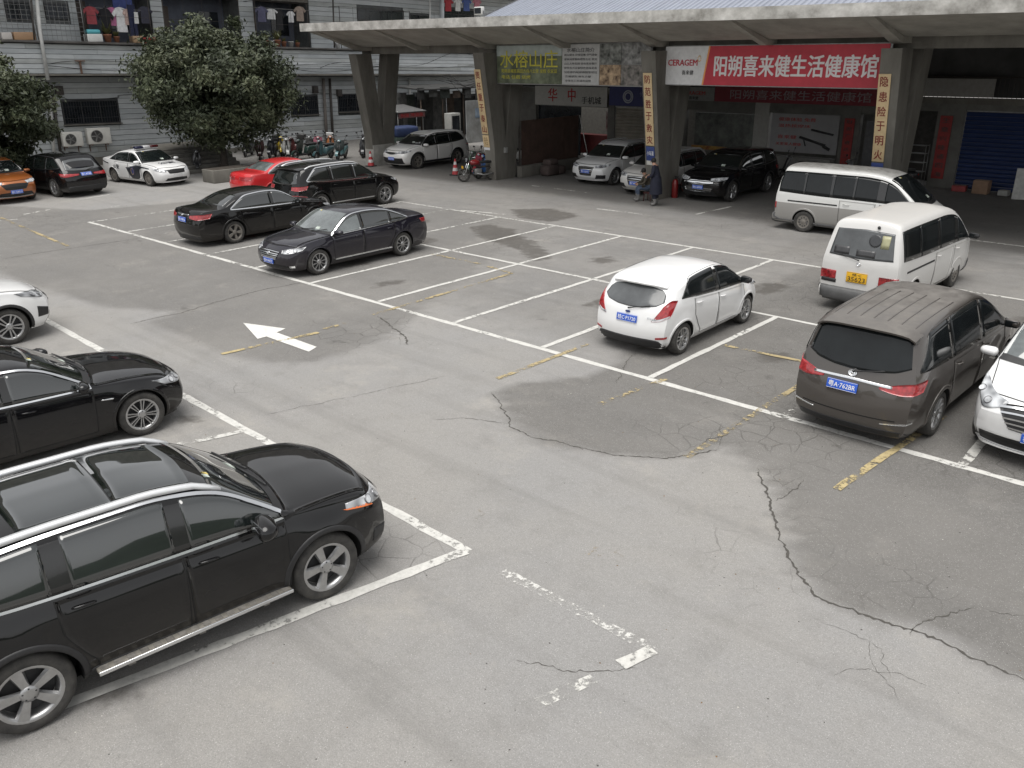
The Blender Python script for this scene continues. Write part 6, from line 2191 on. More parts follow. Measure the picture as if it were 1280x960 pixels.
# shop fronts: rolled shutters, displays, couplets
def shutter(x0, x1, z0, z1, m, y=37.12):
    f = sbox('shutter_rail', x0, x1, z1 - .02, z1 + .12, y - .06, y + .12, STEEL)
    k = int((z1 - z0) / .16)
    for i in range(k):
        a = z0 + (z1 - .03 - z0) * i / k
        b = z0 + (z1 - .03 - z0) * (i + 1) / k - .012
        q = MB()
        q.add([(x0, y + .02, a), (x1, y + .02, a), (x1, y - .012, (a + b) / 2), (x0, y - .012, (a + b) / 2), (x1, y + .02, b), (x0, y + .02, b)], [(0, 1, 2, 3), (3, 2, 4, 5)], 0, False, SM)
        q.build('shutter_slat', m, f)
BLSH = mat('blue_shutter', (.015, .03, .10), .5, var=.15, scale=2)
shutter(-10.08, -6.22, .02, 2.95, BLSH)
shutter(-5.48, -1.82, .02, 2.95, BLSH)
shutter(-.98, 2.98, .02, 2.95, mat('grey_shutter', (.22, .22, .21), .5, var=.15))
shutter(-26.68, -23.52, .02, 2.58, mat('beige_shutter', (.22, .20, .165), .6, var=.2, scale=2))
sbox('shop_glass', -31.98, -29.0, .0, 2.5, 37.2, 37.22, DKGL)
sbox('shop_shelf', -31.0, -28.0, .0, 1.0, 38.2, 38.8, mat('shelf_red', (.16, .03, .03), .6, var=.3, scale=4))
sbox('shop_poster', -28.6, -27.4, 1.2, 2.2, 38.9, 38.95, mat('poster_red', (.22, .05, .05), .6, var=.5, scale=3, col2=(.35, .33, .32)))
dsp = sbox('display_board', -22.3, -19.1, .9, 2.45, 37.6, 37.65, mat('display_print', (.03, .035, .03), .4, var=.5, scale=1.8, col2=(.17, .18, .16)))
sbox('display_strip', -22.4, -19.0, .74, .92, 37.55, 37.6, mat('display_strip', (.34, .06, .03), .5, var=.4, scale=5, col2=(.45, .30, .06)), parent=dsp)
adb = sbox('advert_board', -18.1, -15.0, .95, 2.58, 37.1, 37.15, mat('advert_print', (.27, .265, .27), .5, var=.12, scale=1.5))
for i, (t, xc, zc, w_, h_) in enumerate((('健康体验 免费', -16.9, 2.35, 1.7, .16), ('温热按摩床', -17.0, 2.08, 1.5, .14), ('喜来健', -17.3, 1.6, .9, .16), ('关爱家人健康', -17.2, 1.3, 1.2, .13))):
    q = MB(); add_text(q, t, w_, h_, MS(xc, zc, 37.09), 0, .006, .006); q.build('advert_lettering', RSG, adb)
q = MB()
for (xa, za, xb, zb, t) in ((-16.7, 1.62, -15.5, 1.32, .10), (-16.2, 1.95, -15.2, 1.78, .08), (-15.6, 1.30, -15.3, 1.15, .12), (-16.5, 1.5, -16.4, 1.25, .05)):
    a, b = Vector((xa, 37.085, za)), Vector((xb, 37.085, zb))
    q.tube([a, b], t * .55, 8, 0, SM)
q.build('massage_bed_picture', DARKI, adb)
sbox('advert_counter', -18.1, -15.0, .0, .80, 36.6, 37.1, mat('counter_grey', (.24, .235, .22), .7, var=.2))
def couplet(x0, x1, z0, z1, txt, y=36.93):
    b = sbox('door_couplet', x0, x1, z0, z1, y, y + .03, mat('couplet_red', (.26, .022, .02), .6, var=.2, scale=3))
    n = len(txt)
    for i, ch in enumerate(txt):
        q = MB(); add_text(q, ch, (x1 - x0) * .6, (z1 - z0) / n * .55, MS((x0 + x1) / 2, z1 - (i + .5) * (z1 - z0) / n, y - .008), 0, .004, .01); q.build('character', INK, b)
couplet(-14.72, -14.30, .55, 2.5, '财源广进达三江')
couplet(-10.95, -10.5, .35, 2.75, '生意兴隆通四海')
sbox('shop_interior_wall', -12.5, -11.1, 0, 2.9, 38.6, 38.7, mat('brown_dark_wall', (.06, .055, .05), .8, var=.3))
sbox('shop_door', -13.9, -13.1, .02, 2.4, 37.2, 37.25, mat('grey_door', (.10, .10, .105), .6, var=.2))
# gallery rail with white panel
gr = MB()
gr.tube([SM @ Vector((-12.6, 36.95, 4.18)), SM @ Vector((7.0, 36.95, 4.18))], .03, 8)
for i in range(120):
    x = lerp(-12.5, 6.9, i / 119)
    gr.tube([SM @ Vector((x, 36.95, 3.42)), SM @ Vector((x, 36.95, 4.18))], .012, 5, caps=False)
tag(gr.build('gallery_rail', PIPED, shop), kind='stuff')
sbox('gallery_panel', -12.0, -9.2, 3.46, 4.12, 36.86, 36.9, mat('dull_white_panel', (.26, .25, .235), .7, var=.12))
sbox('gallery_red_panel', -12.6, -12.05, 3.46, 3.9, 36.86, 36.9, mat('couplet_red', (.26, .022, .02), .6))

# ================================================================== trees
LEAF = [mat('leaf_%s' % n, c, .55, var=.35, scale=1.3, col2=c2, spec=.35) for n, c, c2 in
        (('dark', (.034, .044, .025), (.056, .070, .038)), ('mid', (.054, .068, .037), (.088, .104, .056)), ('light', (.080, .094, .054), (.13, .142, .084)))]
BARK = mat('bark', (.055, .046, .038), .9, var=.4, scale=9, bump=.8, bscale=20)
def tree(name, base, cz, rad, hz, label, seed, trunk_h, n_clump=150, per=150):
    rnd = random.Random(seed)
    r = empty(name, (base[0], base[1], 0), 0, label, 'tree', 'leafy trees by the apartment block')
    t = MB()
    top = Vector((.15, -.1, cz - hz * .15))
    t.tube(spline([(0, 0, -.05), (.05, .02, trunk_h * .5), (.02, -.05, trunk_h), (top.x, top.y, top.z)], 5), [.21 - .010 * i for i in range(16)], 10)
    t.tube([(0, 0, -.03), (0, 0, .35)], .30, 12, r2=.21)
    cl = []
    for i in range(n_clump):
        while True:
            d = Vector((rnd.uniform(-1, 1), rnd.uniform(-1, 1), rnd.uniform(-1, 1)))
            if .02 < d.length < 1:
                break
        d.normalize()
        k = rnd.random() ** .38
        wob = 1 + .055 * math.sin(3 * math.atan2(d.y, d.x) + seed) + .04 * math.sin(5 * d.z * 2 + seed * 2) + rnd.uniform(-.06, .10)
        if d.z < -.3:
            wob *= .96
        cl.append(Vector((d.x * rad * k * wob, d.y * rad * k * wob, cz + d.z * hz * k * wob)))
    for c in sorted(cl, key=lambda c: c.z)[::7]:
        s = Vector((.05, 0, lerp(trunk_h, cz, rnd.uniform(.2, 1))))
        m = s.lerp(c, .5) + Vector((0, 0, -.25))
        t.tube([s, m, c], [.075, .05, .015], 6)
    t.build('trunk', BARK, r)
    lf = MB()
    vs, fs, mi = [], [], []
    for c in cl:
        tone = rnd.random()
        rr = rnd.uniform(.42, .85) * rad / 3.6
        out = Vector((c.x, c.y, (c.z - cz) * rad / hz))
        out = out.normalized() if out.length > .01 else Vector((0, 0, 1))
        for j in range(per):
            o = Vector((max(-.95, min(.95, rnd.gauss(0, .45))), max(-.95, min(.95, rnd.gauss(0, .45))), max(-.7, min(.7, rnd.gauss(0, .34))))) * rr
            p = c + o
            nrm = (Vector((rnd.gauss(0, .6), rnd.gauss(0, .6), rnd.gauss(.35, .5))) + out * .5).normalized()
            a = nrm.orthogonal().normalized()
            a = (Matrix.Rotation(rnd.uniform(0, 6.28), 3, nrm) @ a)
            b = nrm.cross(a)
            L_ = rnd.uniform(.075, .135)
            w_ = L_ * rnd.uniform(.32, .45)
            k = len(vs)
            vs += [p - a * L_, p + b * w_ - nrm * .012, p + a * L_ - nrm * .03, p - b * w_ - nrm * .012]
            fs.append((k, k + 1, k + 2, k + 3))
            q = tone + rnd.uniform(-.35, .35)
            mi.append(0 if q < .38 else 1 if q < .80 else 2)
    lf.v = [tuple(v) for v in vs]
    lf.f, lf.m, lf.sm = fs, mi, [False] * len(fs)
    o = lf.build('crown', LEAF, r)
    o['kind'] = 'stuff'
    return r
tb = gnd(262, 214)
tree('leafy_tree', (tb.x + .55, tb.y + .5), 3.95, 3.70, 2.75, 'round dense evergreen tree beside the entrance steps', 4, 1.9, 290, 300)
tree('leafy_tree', (-40.6, 11.6), 3.25, 3.1, 2.55, 'dense evergreen tree behind the copper orange SUV', 9, 1.8, 220, 280)

# ================================================================== entrance steps and planter by the tree
st = gnd(292, 213)
sr = empty('entrance_steps', (st.x, st.y, 0), 0, 'worn concrete entrance steps beside the evergreen tree', 'steps')
for i in range(6):
    q = MB(); q.box((-.55 - i * .30, -.9, .085 + i * .16), (.30, 3.4, .17 + .0), 0, bev=.012)
    q.box((-.55 - i * .30 - .0, -.9, (i * .16) / 2), (.296, 3.38, max(.01, i * .16)), 0)
    q.build('step', mat('step_concrete', (.15, .145, .13), .9, var=.3, scale=3, bump=.3), sr)
q = MB(); q.box((-3.6, -.9, .52), (3.1, 3.4, 1.04), 0); q.build('landing', CONCD, sr)
a, z = fb(292, 170, .06)
dr = empty('entrance_door', MBLD @ Vector((.03, a - 1.0, .9)), 0, 'dark open stairwell doorway above the entrance steps', 'door')
q = MB(); q.box((.02, 0, 1.05), (.06, 1.3, 2.1), 0); q.build('doorway', DARKI, dr)
q = MB()
for y in (-.7, .7):
    q.box((.04, y, 1.07), (.12, .1, 2.14), 0)
q.box((.04, 0, 2.17), (.12, 1.5, .1), 0); q.build('door_frame', DKFR, dr)
pb = gnd(288, 226)
q = MB(); q.box((pb.x - .2, pb.y, .28), (1.0, 1.9, .56), 0, bev=.03); q.box((pb.x - .2, pb.y, .565), (.8, 1.7, .02), 1)
tag(q.build('planter_wall', [CONCD, mat('soil', (.06, .05, .04), .95, var=.3)]), 'low concrete planter block in front of the entrance steps', 'planter')

# ================================================================== scooters
def scooter(colr, seatc=(.02, .02, .02), box=None, cover=None, basket=False, screen=True, mirror=True, key=None):
    """electric scooter / moped facing +X; returns root"""
    r = empty('scooter', (0, 0, 0))
    pm = mat('scooter_paint_%s' % key, colr, .35, coat=.6, var=.1, scale=4)
    for x in (.62, -.60):
        o = link('wheel', MB().lathe([(.07, -.05), (.09, 0), (.07, .05), (.02, .06), (.001, .06)], 12).mesh('hub', STEEL), r)
        o.location = (x, 0, .22)
        t = MB().lathe([(.15, -.045), (.20, -.048), (.22, -.02), (.22, .02), (.20, .048), (.15, .045), (.15, -.045)], 18)
        link('tyre', t.mesh('tyre', RUBBER()), o)
        s_ = MB()
        for k in range(5):
            a = 2 * math.pi * k / 5
            s_.box((0, 0, 0), (.10, .03, .03), 0, Matrix.Rotation(a, 4, 'Y') @ Matrix.Translation((.11, 0, 0)))
        link('rim', s_.mesh('rim', ALLOY()), o)
    b = MB()
    # rear body: tapered shell under the seat
    sec = [(-.92, .07, .52, .66), (-.80, .13, .42, .70), (-.55, .17, .34, .72), (-.25, .17, .28, .70), (-.10, .15, .22, .60), (-.05, .14, .20, .34)]
    vs = []
    for x, w, z0, z1 in sec:
        vs += [(x, -w * .8, z0), (x, -w, lerp(z0, z1, .6)), (x, -w * .6, z1), (x, w * .6, z1), (x, w, lerp(z0, z1, .6)), (x, w * .8, z0)]
    fs = []
    for i in range(len(sec) - 1):
        for k in range(6):
            fs.append((6 * i + k, 6 * i + 6 + k, 6 * i + 6 + (k + 1) % 6, 6 * i + (k + 1) % 6))
    fs += [tuple(range(6)), tuple(reversed(range(6 * len(sec) - 6, 6 * len(sec))))]
    b.add(vs, fs, 0, True)
    b.build('body', pm, r)
    q = MB(); q.box((.14, 0, .24), (.55, .30, .10), 0, bev=.03); q.build('footboard', BLACKP(), r)
    # leg shield: curved panel
    q = MB()
    vs = []
    for j, (x, z, w) in enumerate(((.38, .25, .13), (.43, .45, .20), (.40, .70, .21), (.34, .90, .15), (.31, .98, .09))):
        for i in range(5):
            t = i / 4 * 2 - 1
            vs.append((x - .07 * t * t, t * w, z))
    fs = [(j * 5 + i, j * 5 + i + 1, j * 5 + i + 6, j * 5 + i + 5) for j in range(4) for i in range(4)]
    k0 = len(vs)
    vs += [(v[0] - .035, v[1], v[2]) for v in vs]
    fs += [tuple(k0 + i for i in reversed(f)) for f in fs]
    rim_ = [0, 1, 2, 3, 4, 9, 14, 19, 24, 23, 22, 21, 20, 15, 10, 5]
    fs += [(rim_[i], rim_[(i + 1) % 16], k0 + rim_[(i + 1) % 16], k0 + rim_[i]) for i in range(16)]
    q.add(vs, fs, 0, True)
    q.build('leg_shield', pm, r)
    q = MB()
    vs = []
    for i in range(9):
        a = lerp(.15, math.pi - .35, i / 8)
        for y in (-.075, .075):
            vs.append((.62 + .26 * math.cos(a), y, .22 + .26 * math.sin(a)))
    q.add(vs, [(2 * i, 2 * i + 1, 2 * i + 3, 2 * i + 2) for i in range(8)], 0, True)
    q.build('front_mudguard', pm, r)
    q = MB()
    for y in (-.065, .065):
        q.tube([(.62, y, .22), (.50, y, .55), (.38, y * .4, .9)], .02, 6)
    q.tube([(.40, 0, .70), (.30, 0, 1.02)], .026, 8)
    q.tube([(.22, -.34, 1.04), (.27, -.2, 1.03), (.31, 0, 1.0), (.27, .2, 1.03), (.22, .34, 1.04)], .014, 6)
    q.tube([(.215, -.36, 1.04), (.245, -.25, 1.035)], .022, 8)
    q.tube([(.215, .36, 1.04), (.245, .25, 1.035)], .022, 8)
    q.build('fork_and_handlebar', mat('scooter_metal', (.06, .06, .06), .4, metal=.5, var=.2), r)
    q = MB(); q.ell((.37, 0, .98), (.08, .11, .07), 10, 8, 0); h = q.build('headlamp_cowl', pm, r)
    q = MB(); q.ell((.43, 0, .97), (.035, .07, .05), 10, 8, 0); q.build('headlamp', CLEAR_LENS(), h)
    q = MB()
    q.box((-.45, 0, .755), (.72, .27, .10), 0, bev=.045)
    q.build('seat', mat('scooter_seat_%s' % key, seatc, .6, var=.2), r)
    if mirror:
        for y in (-1, 1):
            q = MB()
            q.tube([(.25, y * .26, 1.05), (.24, y * .32, 1.18), (.22, y * .36, 1.24)], .007, 5)
            q.ell((.22, y * .37, 1.27), (.015, .06, .042), 10, 6)
            q.build('mirror', BLACKP(), r)
    q = MB(); q.box((-.93, 0, .60), (.04, .16, .06), 0, bev=.01); q.build('tail_light', RED_LENS(), r)
    q = MB(); q.tube([(-.60, -.12, .22), (-.2, -.13, .28)], .035, 6); q.tube([(-.60, .12, .22), (-.68, .15, .55)], .018, 6); q.tube([(-.1, .15, .2), (-.18, .22, .0)], .012, 5); q.build('swing_arm', BLACKP(), r)
    if box:
        q = MB(); q.box((-.92, 0, .95), (.38, .42, .32), 0, bev=.04); q.box((-.92, 0, 1.06), (.385, .425, .012), 1); q.build('top_box', [mat('top_box_%s' % key, box, .5, var=.15), BLACKP()], r)
    if basket:
        q = MB()
        for i in range(9):
            y = lerp(-.17, .17, i / 8)
            q.tube([(.48, y, .75), (.72, y, .78), (.76, y * 1.15, .98)], .005, 4)
        for z in (.80, .87, .94, .98):
            q.tube([(.50, -.17, z), (.74, -.18, z), (.74, .18, z), (.50, .17, z)], .005, 4)
        q.build('basket', STEEL, r)
    if cover:
        q = MB()
        vs = []
        for j, (x, z, w) in enumerate(((.33, 1.02, .20), (.43, .85, .25), (.48, .60, .25), (.44, .42, .20))):
            for i in range(7):
                t = i / 6 * 2 - 1
                vs.append((x - .16 * t * t + random.uniform(-.012, .012), t * w, z + random.uniform(-.015, .015)))
        q.add(vs, [(j * 7 + i, j * 7 + i + 1, j * 7 + i + 8, j * 7 + i + 7) for j in range(3) for i in range(6)], 0, True)
        q.build('wind_apron', mat('apron_%s' % key, cover, .8, var=.3, scale=8), r)
    return r

def stand(sc, px, py, deg, label, group='scooters parked in front of the tiled wall', name='scooter', lean=-4):
    p = gnd(px, py)
    sc.location = (p.x, p.y, 0)
    sc.rotation_euler = (R(lean), 0, R(deg))
    sc.name = name
    tag(sc, label, 'scooter', group)
SC = [((.015, .015, .016), {}, 311, 195, -10, 'plain black scooter nearest the entrance steps'),
      ((.03, .012, .012), dict(cover=(.05, .02, .02)), 325, 199, -5, 'black scooter with dark red wind apron'),
      ((.012, .014, .02), dict(box=(.02, .02, .025)), 341, 197, 5, 'black scooter carrying a black top box'),
      ((.55, .40, .03), dict(screen=True), 351, 194, 0, 'yellow scooter in the row along the tiled wall'),
      ((.55, .55, .53), {}, 357, 197, 10, 'white scooter in the row along the tiled wall'),
      ((.10, .03, .03), dict(box=(.05, .05, .05)), 368, 195, -12, 'dark red scooter with a grey top box'),
      ((.02, .05, .04), dict(cover=(.03, .035, .03)), 381, 198, -60, 'green scooter standing across the row with its apron on'),
      ((.02, .02, .02), dict(basket=True), 388, 193, 0, 'black scooter with a wire front basket'),
      ((.30, .03, .05), dict(cover=(.30, .10, .14)), 398, 194, 8, 'crimson scooter with pink wind apron'),
      ((.05, .10, .11), dict(), 405, 199, -50, 'teal scooter parked aslant in the row'),
      ((.35, .12, .03), dict(box=(.45, .45, .44)), 413, 193, 15, 'orange scooter with a white top box'),
      ((.09, .19, .20), dict(cover=(.04, .05, .05)), 427, 199, -20, 'pale turquoise scooter at the open end of the row'),
      ((.02, .022, .025), dict(box=(.03, .03, .035)), 455, 196, -15, 'black scooter half hidden behind the forked pillar'),
      ((.04, .03, .03), dict(cover=(.06, .05, .05)), 462, 194, -25, 'dark scooter tucked against the forked pillar'),
      ((.02, .02, .022), dict(), 247, 214, 0, 'black scooter in shade behind the police car'),
      ((.10, .015, .015), dict(), 240, 207, -8, 'dark red scooter in shade behind the police car')]
for i, (c_, kw, px, py, dg, lab) in enumerate(SC):
    stand(scooter(c_, key='abcdefghijklmnopqrst'[i], **kw), px, py, dg - 38 + 14 * math.sin(i * 2.3), lab, group='scooters parked in front of the tiled wall' if i < 14 else 'scooters behind the police car')
stand(scooter((.25, .02, .03), key='u', cover=(.22, .03, .05), box=(.02, .02, .02)), 603, 219, -75, 'red scooter with apron at the slogan pillar by the motorbike', 'two-wheelers at the slogan pillar')
stand(scooter((.03, .10, .28), key='v', box=(.03, .03, .04)), 612, 222, -100, 'blue scooter touching the slogan pillar foot', 'two-wheelers at the slogan pillar')
stand(scooter((.05, .12, .06), key='w', basket=True), 594, 216, -70, 'green scooter with wire basket beside the traffic cone', 'two-wheelers at the slogan pillar')
stand(scooter((.45, .45, .44), key='x'), 646, 205, 190, 'white scooter in front of the brown hoarding', 'two-wheelers at the slogan pillar')

def motorbike(px, py, deg, label, colr, key):
    r = empty('motorbike', gnd(px, py), R(deg), label, 'motorbike', 'two-wheelers at the slogan pillar')
    pm = mat('bike_paint_%s' % key, colr, .3, coat=.7, var=.1)
    for x in (.68, -.64):
        o = link('wheel', MB().lathe([(.05, -.07), (.08, 0), (.05, .07), (.001, .07)], 12).mesh('hub', STEEL), r)
        o.location = (x, 0, .30)
        link('tyre', MB().lathe([(.23, -.04), (.28, -.05), (.30, -.02), (.30, .02), (.28, .05), (.23, .04), (.23, -.04)], 20).mesh('tyre', RUBBER()), o)
        s_ = MB()
        for k in range(8):
            s_.box((0, 0, 0), (.18, .015, .015), 0, Matrix.Rotation(math.pi * k / 4, 4, 'Y') @ Matrix.Translation((.15, 0, 0)))
        link('rim', s_.mesh('rim', ALLOY()), o)
    q = MB(); q.tube(spline([(-.55, 0, .62), (-.1, 0, .60), (.25, 0, .72), (.42, 0, .80)]), .04, 6); q.tube([(.40, 0, .78), (.15, 0, .30), (-.30, 0, .30), (-.64, 0, .30)], .03, 6); q.build('frame', PIPED, r)
    q = MB(); q.box((.02, 0, .40), (.34, .26, .28), 0, bev=.05); q.tube([(.12, .1, .34), (-.2, .16, .26), (-.75, .17, .34)], .04, 8); q.build('engine', STEEL, r)
    q = MB(); q.ell((.16, 0, .80), (.26, .15, .13), 14, 10); q.build('fuel_tank', pm, r)
    q = MB(); q.box((-.38, 0, .80), (.70, .25, .10), 0, bev=.045); q.build('seat', BLACKP(), r)
    q = MB()
    for y in (-.09, .09):
        q.tube([(.68, y, .30), (.42, y, .92)], .022, 7)
    q.tube([(.28, -.38, 1.06), (.36, -.15, 1.02), (.38, .15, 1.02), (.28, .38, 1.06)], .013, 6)
    q.build('fork_and_handlebar', CHROME(), r)
    q = MB(); q.ell((.50, 0, .92), (.08, .10, .10), 12, 8); h = q.build('headlamp_cowl', BLACKP(), r)
    q = MB(); q.ell((.555, 0, .92), (.03, .08, .08), 12, 8); q.build('headlamp', CLEAR_LENS(), h)
    q = MB(); q.box((.74, 0, .62), (.02, .16, .12), 0); q.build('yellow_plate', PLATE_YEL(), r)
    for y in (-1, 1):
        q = MB(); q.tube([(.30, y * .28, 1.06), (.28, y * .34, 1.24)], .007, 5); q.ell((.28, y * .35, 1.28), (.012, .06, .045), 10, 6); q.build('mirror', BLACKP(), r)
    return r
motorbike(598, 226, -112, 'red motorbike with a yellow front plate standing at the slogan pillar', (.25, .015, .02), 'a')

# ================================================================== traffic cones
def cone(px, py, label):
    p = gnd(px, py)
    r = empty('traffic_cone', p, random.uniform(0, 3), label, 'traffic cone', 'red and white traffic cones')
    q = MB(); q.box((0, 0, .025), (.42, .42, .05), 0, bev=.015); q.build('base', BLACKP(), r)
    rm, wm = mat('cone_red', (.42, .045, .05), .6, var=.2, scale=6), mat('cone_white', (.58, .56, .55), .5, var=.15, scale=6)
    z = [.05, .20, .34, .48, .62, .74]
    for i in range(5):
        q = MB()
        r0, r1 = lerp(.165, .03, (z[i] - .05) / .69), lerp(.165, .03, (z[i + 1] - .05) / .69)
        q.lathe([(r0, z[i]), (r1, z[i + 1])], 16, 0, Matrix.Rotation(R(90), 4, 'X') @ Matrix.Diagonal((1, 1, -1, 1)))
        if i == 4:
            q.lathe([(r1, z[5]), (.001, z[5] + .005)], 16, 0, Matrix.Rotation(R(90), 4, 'X') @ Matrix.Diagonal((1, 1, -1, 1)))
        q.build('band', wm if i % 2 else rm, r)
cone(464, 208, 'red and white cone at the forked pillar foot, nearer the scooters')
cone(471.5, 206, 'red and white cone at the forked pillar foot, nearer the pearl white SUV')
cone(569.5, 219, 'red and white cone standing alone behind the pearl white SUV')

# ================================================================== people
def person(px, py, deg, pose, cloth, label, H_=1.66):
    """one continuous skinned body; clothing colours as materials by height on the body, hair as a child"""
    r = empty('person', gnd(px, py), R(deg), label, 'person')
    J = pose['joints']
    E_ = pose['edges']
    names = list(J)
    me = bpy.data.meshes.new('body')
    me.from_pydata([J[n][0] for n in names], [(names.index(a), names.index(b)) for a, b in E_], [])
    ob = bpy.data.objects.new('body', me)
    COL.objects.link(ob)
    sk_ = ob.modifiers.new('skin', 'SKIN')
    sk_.use_smooth_shade = True
    for i, n in enumerate(names):
        v = me.skin_vertices[0].data[i]
        rr = J[n][1]
        v.radius = (rr, rr) if not isinstance(rr, tuple) else rr
        v.use_root = (n == 'pelvis')
    ss = ob.modifiers.new('sub', 'SUBSURF')
    ss.levels = ss.render_levels = 2
    bpy.context.view_layer.update()
    dg = bpy.context.evaluated_depsgraph_get()
    m2 = bpy.data.meshes.new_from_object(ob.evaluated_get(dg))
    bpy.data.objects.remove(ob)
    mats = [mat('skin', (.36, .21, .15), .6, var=.1)] + cloth['mats']
    for m in mats:
        m2.materials.append(m)
    pts = {n: Vector(J[n][0]) for n in names}
    for p in m2.polygons:
        c = Vector(p.center)
        best = min(names, key=lambda n: (pts[n] - c).length - .5 * (J[n][1] if not isinstance(J[n][1], tuple) else J[n][1][0]))
        p.material_index = cloth['map'](best)
        p.use_smooth = True
    body = link('body', m2, r)
    head = pts['head']
    hv = MB()
    up = (head - pts['neck']).normalized()
    hv.ell((0, 0, .025), (.094, .082, .105), 14, 10)
    M = Matrix.Translation(head - Vector((.022, 0, -.012)))
    h = MB(); h.add(hv.v, [f for f in hv.f], 0, True, M)
    h.build('hair', mat('black_hair', (.010, .009, .008), .7, var=.2), r)
    f = MB()
    fx = Vector(pose.get('face', (1, 0, 0)))
    f.ell(head + fx * .088 + Vector((0, 0, -.02)), (.016, .014, .022), 8, 6)
    f.build('nose', mats[0], r)
    for s in (-1, 1):
        e = MB(); sd_ = Vector((-fx.y, fx.x, 0))
        e.ell(head + fx * .080 + sd_ * s * .032 + Vector((0, 0, .008)), (.010, .010, .008), 6, 5); e.build('eye', mat('eye_dark', (.01, .01, .01), .2, var=.05), r)
    return r
# standing figure, long dark coat, head bowed
J1 = dict(pelvis=((0, 0, .92), .16), belly=((.02, 0, 1.08), .165), chest=((.05, 0, 1.27), (.175, .15)), neck=((.10, 0, 1.44), .065), head=((.16, 0, 1.555), .095),
          shL=((.06, .18, 1.36), .085), elL=((.08, .25, 1.10), .062), wrL=((.26, .16, 1.02), .042), hdL=((.33, .12, 1.02), .038), f1L=((.385, .10, 1.015), .014), f2L=((.38, .125, 1.0), .013), f3L=((.37, .14, .99), .012), thL=((.345, .085, 1.05), .014),
          shR=((.06, -.18, 1.36), .085), elR=((.10, -.25, 1.10), .062), wrR=((.27, -.15, 1.04), .042), hdR=((.34, -.11, 1.04), .038), f1R=((.395, -.09, 1.035), .014), f2R=((.39, -.115, 1.02), .013), f3R=((.38, -.13, 1.0), .012), thR=((.355, -.075, 1.07), .014),
          hipL=((-.01, .10, .86), .13), knL=((.03, .11, .48), .10), anL=((-.02, .11, .09), .065), toL=((.14, .125, .045), .045),
          hipR=((-.01, -.10, .86), .13), knR=((.03, -.11, .48), .10), anR=((-.02, -.11, .09), .065), toR=((.14, -.125, .045), .045))
E1 = [('pelvis', 'belly'), ('belly', 'chest'), ('chest', 'neck'), ('neck', 'head')]
for s in 'LR':
    E1 += [('chest', 'sh' + s), ('sh' + s, 'el' + s), ('el' + s, 'wr' + s), ('wr' + s, 'hd' + s), ('hd' + s, 'f1' + s), ('hd' + s, 'f2' + s), ('hd' + s, 'f3' + s), ('wr' + s, 'th' + s), ('pelvis', 'hip' + s), ('hip' + s, 'kn' + s), ('kn' + s, 'an' + s), ('an' + s, 'to' + s)]
NAVYC, DARKC, JEAN, KHAKI, SHOE, GREYC = (mat(n, c, .85, var=.2, scale=9) for n, c in (('navy_coat', (.012, .014, .028)), ('black_trousers', (.012, .012, .014)), ('blue_jeans', (.05, .07, .11)), ('khaki_jacket', (.05, .042, .03)), ('pale_shoes', (.16, .155, .15)), ('grey_jacket', (.10, .10, .11))))
def cmap(n):
    if n in ('head', 'neck') or n[:2] in ('hd', 'f1', 'f2', 'f3', 'th'):
        return 0
    if n[:2] in ('an', 'to'):
        return 3
    if n[:2] in ('kn',) or n[:3] == 'hip':
        return 2
    return 1
person(819, 257, 195, dict(joints=J1, edges=E1), dict(mats=[NAVYC, NAVYC, SHOE], map=cmap), 'person in long navy coat standing by the pillar, head bowed')
# coat skirt follows the legs: part of the standing figure
pr = bpy.data.objects['person']
q = MB()
vs = []
for j, (z, rx, ry) in enumerate(((1.02, .18, .22), (.85, .20, .24), (.6, .22, .255), (.42, .23, .26))):
    for i in range(16):
        a = 2 * math.pi * i / 16
        w_ = 1 + .05 * math.sin(5 * a + j)
        vs.append((rx * w_ * math.cos(a) + .01, ry * w_ * math.sin(a), z))
q.add(vs, [(j * 16 + i, j * 16 + (i + 1) % 16, (j + 1) * 16 + (i + 1) % 16, (j + 1) * 16 + i) for j in range(3) for i in range(16)], 0, True)
q.build('coat_skirt', NAVYC, pr)
# sitting figure: low stool, jeans
J2 = dict(J1)
J2.update(pelvis=((0, 0, .50), .16), belly=((.06, 0, .64), .155), chest=((.14, 0, .82), (.165, .15)), neck=((.20, 0, .98), .062), head=((.27, 0, 1.08), .095),
          shL=((.15, .17, .91), .08), elL=((.25, .24, .68), .06), wrL=((.42, .16, .64), .042), hdL=((.49, .12, .63), .036), f1L=((.545, .10, .62), .014), f2L=((.54, .125, .61), .013), f3L=((.53, .14, .60), .012), thL=((.51, .09, .66), .014),
          shR=((.15, -.17, .91), .08), elR=((.25, -.24, .68), .06), wrR=((.42, -.16, .64), .042), hdR=((.49, -.12, .63), .036), f1R=((.545, -.10, .62), .014), f2R=((.54, -.125, .61), .013), f3R=((.53, -.14, .60), .012), thR=((.51, -.09, .66), .014),
          hipL=((.06, .10, .48), .12), knL=((.45, .13, .50), .082), anL=((.42, .13, .09), .058), toL=((.57, .14, .045), .042),
          hipR=((.06, -.10, .48), .12), knR=((.45, -.13, .50), .082), anR=((.42, -.13, .09), .058), toR=((.57, -.14, .045), .042))
person(811, 251, 225, dict(joints=J2, edges=E1), dict(mats=[KHAKI, JEAN, SHOE], map=cmap), 'person in khaki jacket and jeans seated low in front of the pillar')
sp_ = gnd(811, 251)
q = MB(); q.box((0, 0, .31), (.34, .32, .05), 0, bev=.015)
for x in (-.13, .13):
    for y in (-.12, .12):
        q.tube([(x, y, .30), (x * 1.15, y * 1.15, 0)], .016, 6)
so_ = q.build('stool', mat('stool_plastic', (.10, .03, .03), .6, var=.2))
so_.location = sp_
tag(so_, 'low plastic stool under the seated person', 'stool')
